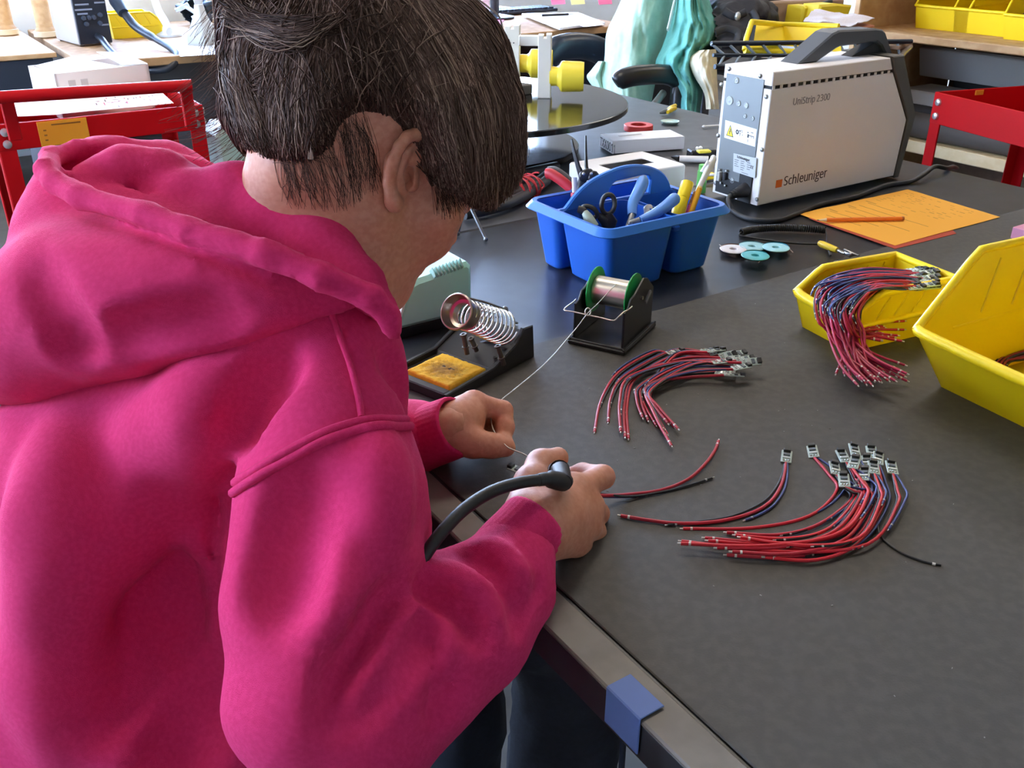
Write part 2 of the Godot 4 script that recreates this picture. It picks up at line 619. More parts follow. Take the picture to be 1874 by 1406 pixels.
func build_soldering() -> void:
	var black := M("#17181a", 0.38)
	var steel := M("#c9c6c0", 0.25, 1.0)
	var h0 := 0.0026
	# --- solder reel stand: x along the spool, -z away ---
	var f := seat(-0.872, 0.661, 0.069, 0.036, h0)
	var o := thing("reel_stand", "small black metal reel stand holding a spool of solder wire", "stand", f.origin, f.basis)
	var s := Shape.new()
	s.box(Vector3(0.039, 0.003, -0.053), Vector3(0.08, 0.006, 0.108), Basis.IDENTITY, 0.0015)
	s.box(Vector3(0.039, 0.0065, -0.004), Vector3(0.08, 0.003, 0.004), Basis.IDENTITY, 0.001)
	s.box(Vector3(0.077, 0.0065, -0.053), Vector3(0.004, 0.003, 0.108), Basis.IDENTITY, 0.001)
	s.box(Vector3(0.001, 0.0065, -0.053), Vector3(0.004, 0.003, 0.108), Basis.IDENTITY, 0.001)
	obj("base", s, black, o)
	var outline := PackedVector2Array([Vector2(0, 0), Vector2(0.096, 0), Vector2(0.096, 0.052), Vector2(0.073, 0.071), Vector2(0.06, 0.075), Vector2(0.032, 0.062), Vector2(0.02, 0.06), Vector2(0.012, 0.05), Vector2(0, 0.048)])
	for x in [0.0035, 0.0705]:
		s = Shape.new()
		# prism axes: outline x -> -z of the stand, outline y -> up, depth -> x
		s.prism(outline, 0.003, Transform3D(Basis(Vector3(0, 0, -1), Vector3(0, 1, 0), Vector3(1, 0, 0)), Vector3(x, 0.006, -0.006)), 0.0006)
		obj("side_plate", s, black, o)
	s = Shape.new()
	s.rod(Vector3(0.0, 0.058, -0.056), Vector3(0.077, 0.058, -0.056), 0.0025)
	obj("axle", s, steel, o)
	s = Shape.new()
	s.box(Vector3(0.0765, 0.053, -0.075), Vector3(0.003, 0.005, 0.02), Basis(Vector3.RIGHT, 0.6), 0.0006)
	obj("slot_clip", s, M("#8f9092", 0.3, 0.8), o)
	var wire := M("#c4bfb4", 0.3, 0.9)
	s = Shape.new()
	s.tube(curve([at(1054, 548, 1.185), at(1049, 553, 1.18), at(1032, 567, 1.165), at(1050, 571, 1.16), at(1076, 577, 1.152), at(1100, 582, 1.146), at(1122, 587, 1.14), at(1131, 581, 1.14), at(1142, 571, 1.145), at(1150, 567, 1.15), at(1157, 561, 1.155)], 4), 0.0009, 6)
	var ring := PackedVector3Array()
	for k in 14:
		var w := TAU * k / 14
		ring.append(at(1076 + 5.0 * cos(w), 571 + 7.0 * sin(w), 1.151))
	s.tube(ring, 0.001, 6, false, true)
	var g := obj("wire_guide", s, wire)
	remove_child(g); o.add_child(g)
	g.transform = Transform3D(f.basis, f.origin).affine_inverse()
	g.name = "wire_guide"
	# --- spool ---
	var green := M("#1f9a4c", 0.35)
	var sp := thing("solder_spool", "green-flanged spool of silver solder wire in the black stand", "spool", f * Vector3(0.0, 0.058, -0.056), f.basis)
	var ax := Basis(Vector3(0, 1, 0), Vector3(1, 0, 0), Vector3(0, 0, -1))
	for x in [0.0095, 0.0625]:
		s = Shape.new()
		s.lathe(Vector3(x, 0, 0), ax, [Vector2(0.003, 0), Vector2(0.029, 0), Vector2(0.03, 0.0006), Vector2(0.03, 0.0018), Vector2(0.029, 0.0024), Vector2(0.003, 0.0024)], 40)
		obj("flange", s, green, sp)
	s = Shape.new()
	var prof := [Vector2(0.0165, 0.012)]
	for k in 58:
		var x := 0.0125 + k * 0.00085
		prof.append(Vector2(0.0182, x)); prof.append(Vector2(0.0186, x + 0.00042))
	s.lathe(Vector3.ZERO, ax, prof, 36, -1.0)
	obj("solder_winding", s, M("#d8d2c4", 0.28, 0.95), sp)
	s = Shape.new()
	s.tube(curve([at(1128, 520, 1.172), at(1113, 535, 1.163), at(1094, 556, 1.155), at(1076, 573, 1.15), at(1057, 598, 1.14), at(1040, 618, 1.125), at(1024, 637, 1.11), at(1008, 655, 1.09), at(985, 677, 1.065), at(950, 706, 1.02), at(914, 735, 0.975), at(900, 752, 0.95), at(902, 785, 0.925), at(925, 815, 0.905), at(940, 824, 0.9), at(960, 832, 0.895), at(985, 848, 0.89), at(1000, 862, 0.895)], 5), 0.0006, 6)
	g = obj("solder_strand", s, M("#b9b5ac", 0.35, 0.9))
	remove_child(g); sp.add_child(g)
	g.transform = sp.transform.affine_inverse()
	g.name = "solder_strand"

	# --- iron stand: origin at its front right ground corner, x to the right, -z away from the worker ---
	f = seat(-0.812, 0.447, 0.95, 0.31, h0)
	o = thing("iron_stand", "black soldering iron stand with silver spring holder beside the mint station", "stand", f.origin, f.basis)
	var W := 0.10
	var L := 0.163
	# wedge side outline in (away, up)
	var side := PackedVector2Array([Vector2(0, 0), Vector2(L, 0), Vector2(L - 0.003, 0.044), Vector2(L - 0.022, 0.046), Vector2(L - 0.036, 0.030), Vector2(0.085, 0.014), Vector2(0.0, 0.012)])
	var sb := Basis(Vector3(0, 0, -1), Vector3(0, 1, 0), Vector3(1, 0, 0))
	s = Shape.new()
	s.prism(side, 0.006, Transform3D(sb, Vector3(-0.006, 0, 0)), 0.0012)
	s.prism(side, 0.006, Transform3D(sb, Vector3(-W, 0, 0)), 0.0012)
	s.box(Vector3(-W / 2, 0.003, -L / 2), Vector3(W - 0.01, 0.006, L - 0.004))
	s.box(Vector3(-W / 2, 0.0065, -0.006), Vector3(W - 0.008, 0.012, 0.012), Basis.IDENTITY, 0.0015)
	s.prism(PackedVector2Array([Vector2(0.078, 0.002), Vector2(L - 0.004, 0.002), Vector2(L - 0.004, 0.042), Vector2(L - 0.022, 0.043), Vector2(L - 0.036, 0.026), Vector2(0.086, 0.011)]), W - 0.008, Transform3D(sb, Vector3(-W + 0.004, 0, 0)), 0.001)
	obj("tray", s, M("#1b1b1d", 0.45), o)
	for q in [[-0.02, -0.151], [-0.05, -0.151], [-0.08, -0.151], [-0.012, -0.118], [-0.012, -0.1]]:
		s = Shape.new()
		s.lathe(Vector3(q[0], 0.0443 if q[1] < -0.14 else (0.0235 if q[1] < -0.11 else 0.0182), q[1]), Basis.IDENTITY, [Vector2(0.0026, 0.0), Vector2(0.0022, 0.0012), Vector2(0.0, 0.0005)], 10)
		obj("screw_hole", s, M("#0a0a0b", 0.6), o)
	# four posts with rings
	for q in [[848, 613, 855, 648, 1.085], [862, 620, 872, 642, 1.12], [911, 634, 922, 668, 1.1], [936, 607, 947, 642, 1.16]]:
		s = Shape.new()
		var a := at(q[0], q[1], q[4])
		var b := at(q[2], q[3], q[4] + 0.012)
		s.rod(b, a, 0.0031, 10)
		var nn := (a - b).normalized()
		var bb := Basis(nn.cross(Vector3.RIGHT).normalized(), nn, nn.cross(nn.cross(Vector3.RIGHT)).normalized() * -1.0)
		s.lathe(a, bb, [Vector2(0.0032, -0.002), Vector2(0.0042, -0.001), Vector2(0.0042, 0.001), Vector2(0.002, 0.0012), Vector2(0.002, -0.001), Vector2(0, -0.001)], 12)
		s.lathe(a.lerp(b, 0.62), bb, [Vector2(0.003, -0.001), Vector2(0.0044, -0.0006), Vector2(0.0044, 0.0006), Vector2(0.003, 0.001)], 12)
		g = obj("tip_post", s, M("#54504a", 0.4, 0.6))
		remove_child(g); o.add_child(g, true)
		g.transform = o.transform.affine_inverse()
		g.name = "tip_post"
	# spring holder
	var p0 := at(834, 570, 1.045)
	var p1 := at(921, 600, 1.135)
	var dir := (p1 - p0).normalized()
	var bx := dir.cross(Vector3.UP).normalized()
	var bz := bx.cross(dir).normalized()
	var hb := Basis(bx, dir, bx.cross(dir))
	s = Shape.new()
	s.lathe(p0, hb, [Vector2(0.0205, 0.0), Vector2(0.0215, 0.001), Vector2(0.0215, 0.0032), Vector2(0.0196, 0.0045), Vector2(0.0185, 0.009), Vector2(0.0172, 0.022), Vector2(0.0165, 0.026), Vector2(0.0155, 0.026), Vector2(0.0158, 0.02), Vector2(0.0165, 0.009), Vector2(0.0185, 0.0042), Vector2(0.0195, 0.0), Vector2(0.0205, 0.0)], 40, 0.5)
	s.lathe(p0 + dir * 0.012, hb, [Vector2(0.0165, 0.0), Vector2(0.0125, 0.001), Vector2(0.012, 0.004)], 32)
	g = obj("funnel", s, M("#a89a8e", 0.3, 0.95))
	remove_child(g); o.add_child(g)
	g.transform = o.transform.affine_inverse()
	g.name = "funnel"
	s = Shape.new()
	var path := PackedVector3Array()
	var turns := 10.0
	var ln := (p1 - p0).length()
	for k in 261:
		var t := float(k) / 260.0
		var w := TAU * turns * t
		var r := 0.0172 + 0.0035 * smoothstep(0.2, 0.9, t)
		path.append(p0 + dir * (0.016 + (ln - 0.016) * t) + (bx * cos(w) + bz * sin(w)) * r)
	s.tube(path, 0.00135, 7)
	g = obj("spring", s, M("#d6d4d0", 0.18, 1.0))
	remove_child(g); o.add_child(g)
	g.transform = o.transform.affine_inverse()
	g.name = "spring"
	s = Shape.new()
	s.tube(curve([p0 + dir * 0.012 + bz * 0.0185, p0 + dir * 0.05 + bz * 0.0212, p0 + dir * (ln - 0.006) + bz * 0.0218], 4), 0.0016, 6)
	s.blob(p0 + dir * (ln - 0.008) + bz * 0.0222, Vector3.ONE * 0.0038, Basis.IDENTITY, 10)
	g = obj("spring_bar", s, M("#8d8b88", 0.3, 0.9))
	remove_child(g); o.add_child(g)
	g.transform = o.transform.affine_inverse()
	g.name = "spring_bar"
	s = Shape.new()
	s.rod(p1 + bz * -0.012, f * Vector3(-0.05, 0.02, -0.12), 0.004, 8)
	g = obj("holder_foot", s, black)
	remove_child(g); o.add_child(g)
	g.transform = o.transform.affine_inverse()
	g.name = "holder_foot"
	# sponge lying in the tray
	var spg := thing("sponge", "yellow cleaning sponge with brown scorch marks, in the iron stand tray", "sponge", f * Vector3(-0.042, 0.006, -0.045), f.basis)
	var fn := FastNoiseLite.new()
	fn.seed = 3
	fn.frequency = 60.0
	var fb := FastNoiseLite.new()
	fb.seed = 9
	fb.frequency = 240.0
	s = Shape.new()
	var rows := []
	var NX := 40
	for j in NX + 1:
		var row := PackedVector3Array()
		for i in NX + 1:
			var x := (float(i) / NX - 0.5) * 0.072
			var z := (float(j) / NX - 0.5) * 0.066
			var ed := minf(minf(i, NX - i), minf(j, NX - j))
			var y := 0.0095 + fn.get_noise_2d(x, z) * 0.0012 + fb.get_noise_2d(x, z) * 0.0009
			if ed == 0: y = 0.0
			elif ed == 1: y *= 0.85
			if ed <= 1:
				x += fb.get_noise_2d(x * 1.3, z) * 0.0012
				z += fb.get_noise_2d(z * 1.3, x + 4.0) * 0.0012
			row.append(Vector3(x, y, z))
		rows.append(row)
	# rows run towards +z while columns run towards +x, so the face order is turned round to look up
	rows.reverse()
	s.grid(rows, false)
	var im := Image.create(128, 128, false, Image.FORMAT_RGB8)
	var rng := RandomNumberGenerator.new()
	rng.seed = 4
	for y in 128:
		for x in 128:
			var d := Vector2(x - 62, (y - 60) * 1.1).length() / 46.0
			var nz := fb.get_noise_2d(x * 0.0011, y * 0.0011) * 0.5 + fn.get_noise_2d(x * 0.0009, y * 0.0009) * 0.35
			var k := clampf(1.2 - d + nz * 1.1, 0.0, 1.0) * 0.8
			im.set_pixel(x, y, Color("#e3b32c").lerp(Color("#7a5a2c"), k))
	for q in 5:
		var cx := rng.randi_range(46, 78)
		var cy := rng.randi_range(44, 82)
		for y in range(-3, 4):
			for x in range(-4, 5):
				if x * x * 0.6 + y * y < 7.0: im.set_pixel(cx + x, cy + y, Color("#3a2a18"))
	var sm := StandardMaterial3D.new()
	sm.albedo_texture = ImageTexture.create_from_image(im)
	sm.roughness = 0.95
	obj("pad", s, sm, spg)

	# --- soldering station: side outline in (n, h), pushed along e ---
	var st := thing("soldering_station", "mint green soldering station box beside the iron stand, half hidden by the person", "station", tab(-1.0, 0.48, h0), BT)
	var mint := M("#9ed2bf", 0.45)
	s = Shape.new()
	var so := PackedVector2Array([Vector2(0.0, 0.012), Vector2(0.118, 0.012), Vector2(0.118, 0.078), Vector2(0.112, 0.0845), Vector2(0.106, 0.0845), Vector2(0.052, 0.077), Vector2(0.036, 0.0755), Vector2(0.024, 0.071)])
	s.prism(so, 0.115, Transform3D(Basis.IDENTITY, Vector3(0, 0, -0.118)), 0.006)
	obj("case", s, mint, st)
	s = Shape.new()
	s.box(Vector3(0.06, 0.005, -0.06), Vector3(0.112, 0.016, 0.106), Basis.IDENTITY, 0.002)
	obj("base", s, black, st)
	s = Shape.new()
	s.prism(PackedVector2Array([Vector2(-0.003, 0.011), Vector2(0.002, 0.011), Vector2(0.026, 0.072), Vector2(0.021, 0.072)]), 0.119, Transform3D(Basis.IDENTITY, Vector3(0, 0, -0.12)), 0.001)
	obj("front_panel", s, M("#dfeae4", 0.4), st)
	for k in 9:
		s = Shape.new()
		s.box(Vector3(0.060 + k * 0.0052, 0.0785 + k * 0.0006, -0.0065), Vector3(0.0018, 0.0135, 0.011), Basis(Vector3(1, 0, 0), -0.75), 0.0008)
		obj("vent_rib", s, M("#8fb5a8", 0.5), st)

func build_iron(hold: Node3D) -> void:
	pass
# ---------- blue caddy and the tools standing in it ----------
# a thing whose parts are drawn at measured points of the room
func place(called: String, label: String, category: String, where: Vector3, group := "") -> Node3D:
	return thing(called, label, category, where, Basis.IDENTITY, group)
func part(o: Node3D, called: String, s: Shape, m: Material) -> MeshInstance3D:
	var inv := o.transform.affine_inverse()
	for i in s.v.size():
		s.v[i] = inv * s.v[i]
		s.n[i] = (inv.basis * s.n[i]).normalized()
	return obj(called, s, m, o)
func radii(a: Array) -> PackedFloat32Array:
	return PackedFloat32Array(a)

func build_caddy() -> void:
	var blue := M("#1a5ab6", 0.38)
	var rimc := M("#2d70c8", 0.35)
	var o := thing("tool_caddy", "blue plastic three-compartment tool caddy with arched handle, full of hand tools", "caddy", tab(-1.0625, 0.915, 0.0005), BT)
	var H := 0.1
	var boxes := [[0.0, -0.066, 0.226, 0.062, "long"], [-0.052, 0.034, 0.124, 0.118, "mid"], [0.069, 0.03, 0.092, 0.112, "end"]]
	for b in boxes:
		var s := Shape.new()
		var tz: float = b[3]
		var top := rr(b[0], b[1], b[2] + 0.004, tz + 0.004, 0.014, H, 4)
		var bot := rr(b[0] + (0.006 if b[0] < 0.0 else 0.0), b[1] + (0.005 if b[1] < 0.0 else -0.004), b[2] - 0.022, tz - 0.018, 0.012, 0.004, 4)
		var low := rr(b[0] + (0.006 if b[0] < 0.0 else 0.0), b[1] + (0.005 if b[1] < 0.0 else -0.004), b[2] - 0.03, tz - 0.026, 0.01, 0.0, 4)
		s.grid([low, bot])
		s.fan(low, true)
		s.grid([bot, top])
		var it := rr(b[0], b[1], b[2], tz, 0.012, H, 4)
		var ib := rr(b[0] + (0.006 if b[0] < 0.0 else 0.0), b[1] + (0.005 if b[1] < 0.0 else -0.004), b[2] - 0.026, tz - 0.022, 0.01, 0.006, 4)
		s.grid([top, it])
		s.grid([it, ib])
		s.fan(ib)
		obj("compartment", s, blue, o)
	# rim: a flange all round and the bars between the compartments
	var s := Shape.new()
	var r0 := rr(0.0, -0.005, 0.24, 0.198, 0.022, H + 0.003, 6)
	var r1 := rr(0.0, -0.005, 0.256, 0.214, 0.026, H - 0.007, 6)
	var r2 := rr(0.0, -0.005, 0.254, 0.212, 0.026, H - 0.0085, 6)
	var r3 := rr(0.0, -0.005, 0.234, 0.192, 0.02, H - 0.001, 6)
	var r4 := rr(0.0, -0.005, 0.226, 0.184, 0.016, H + 0.002, 6)
	s.grid([r3, r2]); s.grid([r2, r1]); s.grid([r1, r0]); s.grid([r0, r4]); s.grid([r4, r3])
	obj("rim", s, rimc, o)
	s = Shape.new()
	s.box(Vector3(0.0, H - 0.004, -0.031), Vector3(0.23, 0.012, 0.009), Basis.IDENTITY, 0.002)
	s.box(Vector3(0.0165, H - 0.018, 0.032), Vector3(0.012, 0.008, 0.12), Basis.IDENTITY, 0.002)
	obj("divider", s, blue, o)
	# arched handle
	var outer := []
	for p in [[-0.108, 0.098], [-0.098, 0.105], [-0.08, 0.122], [-0.055, 0.137], [-0.02, 0.147], [0.015, 0.151], [0.05, 0.147], [0.08, 0.136], [0.1, 0.12], [0.112, 0.098]]:
		outer.append(Vector3(p[0], p[1], 0))
	var poly := PackedVector2Array()
	for p in curve(outer, 4): poly.append(Vector2(p.x, p.y))
	poly.append(Vector2(0.062, 0.098))
	for p in [[0.064, 0.122], [0.06, 0.129], [0.05, 0.132], [-0.005, 0.13], [-0.012, 0.126], [-0.026, 0.106], [-0.029, 0.098]]:
		poly.append(Vector2(p[0], p[1]))
	s = Shape.new()
	s.prism(poly, 0.009, Transform3D(Basis.IDENTITY, Vector3(0, 0, -0.0355)), 0.0022)
	obj("handle", s, rimc, o)

	# wire stripper with black jaws pointing up
	var blk := M("#1a1a1c", 0.45)
	var steel := M("#b9b8b4", 0.3, 0.9)
	var t := place("wire_stripper", "black wire stripper standing jaws up at the caddy's back left", "wire stripper", at(1075, 340, 1.48))
	s = Shape.new()
	s.tube(PackedVector3Array([at(1046, 255, 1.47), at(1050, 275, 1.47), at(1058, 305, 1.475), at(1066, 325, 1.48)]), radii([0.003, 0.0045, 0.006, 0.009]), 8, true, false, 0.5)
	part(t, "jaw", s, blk)
	s = Shape.new()
	s.tube(PackedVector3Array([at(1072, 249, 1.48), at(1072, 270, 1.48), at(1073, 305, 1.48), at(1076, 322, 1.48)]), radii([0.003, 0.0042, 0.006, 0.009]), 8, true, false, 0.5)
	part(t, "jaw", s, blk)
	s = Shape.new()
	s.blob(at(1074, 322, 1.478), Vector3(0.016, 0.012, 0.008), BT, 12)
	s.blob(at(1086, 325, 1.476), Vector3(0.011, 0.011, 0.007), BT, 12)
	part(t, "pivot_block", s, M("#232325", 0.4))
	s = Shape.new()
	s.tube(curve([at(1066, 328, 1.48), at(1061, 350, 1.482), at(1064, 395, 1.485), at(1072, 420, 1.485)], 4), 0.0065, 8)
	part(t, "handle", s, blk)
	s = Shape.new()
	s.tube(curve([at(1090, 328, 1.478), at(1092, 352, 1.482), at(1090, 395, 1.485), at(1086, 425, 1.485)], 4), 0.0065, 8)
	part(t, "handle", s, blk)
	for q in [[1068, 318], [1082, 318], [1076, 333]]:
		s = Shape.new()
		s.blob(at(q[0], q[1], 1.466), Vector3.ONE * 0.0026, Basis.IDENTITY, 8)
		part(t, "rivet", s, steel)
	# red handled pliers leaning out to the left
	t = place("pliers", "pliers with red and grey grips leaning out of the caddy's left end", "pliers", at(1040, 350, 1.49))
	s = Shape.new()
	s.tube(curve([at(1000, 318, 1.5), at(1010, 319, 1.495), at(1028, 331, 1.49), at(1046, 346, 1.488)], 4), 0.0088, 10, true, false, 0.7)
	part(t, "grip", s, M("#c0242e", 0.45))
	s = Shape.new()
	s.tube(curve([at(1003, 312, 1.505), at(1016, 312, 1.5), at(1033, 323, 1.498), at(1049, 338, 1.495)], 4), 0.0062, 10)
	part(t, "grip", s, M("#55555a", 0.5))
	s = Shape.new()
	s.tube(curve([at(1044, 345, 1.488), at(1052, 362, 1.487), at(1058, 400, 1.487)], 4), 0.006, 8, true, false, 0.5)
	part(t, "jaws", s, steel)
	t = place("screwdriver", "slim screwdriver with red and blue banded handle at the caddy's left end", "screwdriver", at(1052, 365, 1.46))
	s = Shape.new()
	s.rod(at(1052, 353, 1.46), at(1052, 361, 1.461), 0.0066, 12)
	part(t, "band", s, M("#b8242f", 0.4))
	s = Shape.new()
	s.rod(at(1052, 361, 1.461), at(1053, 392, 1.466), 0.0066, 12)
	part(t, "handle", s, M("#4c8fb4", 0.4))
	s = Shape.new()
	s.rod(at(1051, 325, 1.456), at(1052, 353, 1.46), 0.0042, 10)
	part(t, "collar", s, M("#cfc6b4", 0.4))
	# scissors
	t = place("scissors", "black-handled scissors standing in the front compartment of the caddy", "scissors", at(1105, 390, 1.38))
	for q in [[1113, 374, 12.0, 18.0, 0.12], [1079, 388, 15.0, 9.0, 0.5]]:
		s = Shape.new()
		var ring := PackedVector3Array()
		for k in 24:
			var w := TAU * k / 24
			var x: float = q[2] * cos(w)
			var y: float = q[3] * sin(w)
			ring.append(at(q[0] + x * cos(q[4]) - y * sin(q[4]), q[1] + x * sin(q[4]) + y * cos(q[4]), 1.37 + 0.004 * sin(w)))
		s.tube(ring, 0.0036, 8, false, true)
		part(t, "finger_loop", s, blk)
	s = Shape.new()
	s.tube(PackedVector3Array([at(1113, 392, 1.372), at(1118, 405, 1.375), at(1114, 425, 1.378)]), radii([0.006, 0.01, 0.007]), 8, true, false, 0.6)
	part(t, "shank", s, blk)
	s = Shape.new()
	s.tube(PackedVector3Array([at(1094, 393, 1.372), at(1108, 405, 1.375), at(1116, 425, 1.378)]), radii([0.0045, 0.008, 0.007]), 8, true, false, 0.6)
	part(t, "shank", s, blk)
	s = Shape.new()
	s.tube(PackedVector3Array([at(1114, 424, 1.378), at(1110, 450, 1.385)]), radii([0.006, 0.002]), 8, true, false, 0.3)
	part(t, "blades", s, steel)
	# pale tube
	t = place("glue_tube", "pale green tube with black cap in the front compartment of the caddy", "tube", at(1078, 400, 1.36))
	s = Shape.new()
	s.tube(PackedVector3Array([at(1070, 388, 1.362), at(1076, 398, 1.36), at(1088, 416, 1.36)]), radii([0.005, 0.0075, 0.0075]), 12)
	part(t, "body", s, M("#a9b8a4", 0.5))
	s = Shape.new()
	s.tube(PackedVector3Array([at(1058, 383, 1.364), at(1066, 385, 1.363), at(1070, 388, 1.362)]), radii([0.0055, 0.006, 0.0055]), 12)
	part(t, "cap", s, blk)
	# cutters with two blue grips
	t = place("cutting_pliers", "diagonal cutting pliers with two light blue grips in the middle of the caddy", "pliers", at(1160, 400, 1.37))
	var lb := M("#5f92d0", 0.42)
	s = Shape.new()
	s.tube(curve([at(1173, 327, 1.42), at(1176, 334, 1.415), at(1168, 352, 1.405), at(1158, 372, 1.395), at(1157, 394, 1.385)], 4), radii([0.003, 0.0075, 0.009, 0.009, 0.0095, 0.0095, 0.0092, 0.009, 0.0088, 0.0085, 0.0082, 0.008, 0.0078, 0.0075, 0.0073, 0.007, 0.0066]), 12)
	part(t, "grip", s, lb)
	s = Shape.new()
	s.tube(curve([at(1238, 362, 1.39), at(1231, 367, 1.385), at(1214, 381, 1.38), at(1192, 395, 1.375), at(1172, 404, 1.37)], 4), radii([0.004, 0.0078, 0.009, 0.0094, 0.0094, 0.0092, 0.009, 0.0088, 0.0086, 0.0084, 0.0082, 0.008, 0.0078, 0.0076, 0.0073, 0.007, 0.0066]), 12)
	part(t, "grip", s, lb)
	s = Shape.new()
	s.tube(PackedVector3Array([at(1157, 394, 1.385), at(1154, 404, 1.378), at(1146, 418, 1.375)]), radii([0.006, 0.0075, 0.004]), 10, true, false, 0.6)
	s.tube(PackedVector3Array([at(1172, 404, 1.37), at(1158, 410, 1.372), at(1143, 422, 1.374)]), radii([0.006, 0.0075, 0.004]), 10, true, false, 0.6)
	s.blob(at(1153, 409, 1.366), Vector3.ONE * 0.0038, Basis.IDENTITY, 10)
	part(t, "jaws", s, M("#a4a3a0", 0.35, 0.8))
	# pale marker end
	t = place("marker", "grey-white capped marker lying between the blue grips in the caddy", "marker", at(1186, 388, 1.40))
	s = Shape.new()
	s.tube(curve([at(1185, 378, 1.41), at(1187, 390, 1.405), at(1184, 420, 1.40)], 4), radii([0.004, 0.0072, 0.0072, 0.0072, 0.0072, 0.0072, 0.0072, 0.007, 0.006]), 12)
	part(t, "cap", s, M("#b3ada4", 0.5))
	s = Shape.new()
	s.rod(at(1184, 420, 1.40), at(1182, 436, 1.40), 0.0066, 12)
	part(t, "barrel", s, M("#4b6a73", 0.5))
	# yellow highlighter
	t = place("highlighter", "thick yellow highlighter pen standing in the right compartment of the caddy", "highlighter", at(1250, 380, 1.41))
	var yel := M("#f0cf12", 0.4)
	s = Shape.new()
	s.tube(PackedVector3Array([at(1258.5, 333, 1.425), at(1258, 336, 1.425), at(1250, 361, 1.415), at(1249, 364, 1.414)]), radii([0.0085, 0.0098, 0.0098, 0.009]), 16)
	part(t, "cap", s, yel)
	s = Shape.new()
	s.tube(PackedVector3Array([at(1249, 364, 1.414), at(1244, 380, 1.41), at(1236, 405, 1.405)]), radii([0.009, 0.0105, 0.0102]), 16)
	part(t, "barrel", s, yel)
	t = place("pencil", "yellow pencil standing right of the highlighter in the caddy", "pencil", at(1270, 375, 1.41))
	s = Shape.new()
	s.rod(at(1280, 346, 1.42), at(1258, 408, 1.405), 0.0046, 6)
	part(t, "shaft", s, M("#e8a818", 0.4))
	s = Shape.new()
	s.rod(at(1281, 343, 1.421), at(1280, 346, 1.42), 0.0042, 10)
	part(t, "end", s, M("#e9c77a", 0.5))
	t = place("pen", "thin pen with ribbed brown grip and pink barrel between highlighter and pencil", "pen", at(1264, 380, 1.415))
	for k in 7:
		s = Shape.new()
		var a := at(1274 - k * 1.5, 352 + k * 3.6, 1.424 - k * 0.001)
		var b := at(1274 - (k + 1) * 1.5, 352 + (k + 1) * 3.6, 1.424 - (k + 1) * 0.001)
		s.tube(PackedVector3Array([a, a.lerp(b, 0.3), a.lerp(b, 0.8), b]), radii([0.0034, 0.0044, 0.0044, 0.0034]), 10)
		part(t, "grip_ring", s, M("#9b6a2a", 0.5))
	s = Shape.new()
	s.rod(at(1263.5, 377, 1.417), at(1255, 405, 1.41), 0.0042, 10)
	part(t, "barrel", s, M("#e0568c", 0.4))
	# white utility knife
	t = place("utility_knife", "white plastic utility knife leaning up out of the caddy's right end", "knife", at(1285, 330, 1.43))
	var wht := M("#e9e9e6", 0.45)
	s = Shape.new()
	s.tube(curve([at(1306, 287, 1.45), at(1304, 296, 1.447), at(1295, 312, 1.44), at(1286, 330, 1.433), at(1276, 352, 1.425), at(1266, 380, 1.42)], 3), radii([0.004, 0.0085, 0.0095, 0.0095, 0.0098, 0.0098, 0.009, 0.0085, 0.008, 0.0072, 0.007, 0.007, 0.0068, 0.0066, 0.006, 0.006]), 10, true, false, 0.55)
	part(t, "body", s, wht)
	s = Shape.new()
	s.prism(PackedVector2Array([Vector2(0, 0), Vector2(0.013, 0.014), Vector2(0.016, 0.012), Vector2(0.006, -0.004)]), 0.004, Transform3D(Basis(Vector3(0.85, 0.2, 0), Vector3(-0.1, 1, 0), Vector3(0, 0, 1)).orthonormalized(), at(1281, 313, 1.442)), 0.0008)
	part(t, "thumb_slide", s, wht)
# ---------- the wire stripping machine ----------
func text_plate(s: Shape, a: Vector3, b: Vector3, c: Vector3, d: Vector3, th: float) -> void:
	# a thin plate through the four corners (anticlockwise from lower left), th thick
	var n := (b - a).cross(d - a).normalized() * th
	s.quad(a + n, b + n, c + n, d + n)
	s.quad(a, b, b + n, a + n); s.quad(b, c, c + n, b + n); s.quad(c, d, d + n, c + n); s.quad(d, a, a + n, d + n)

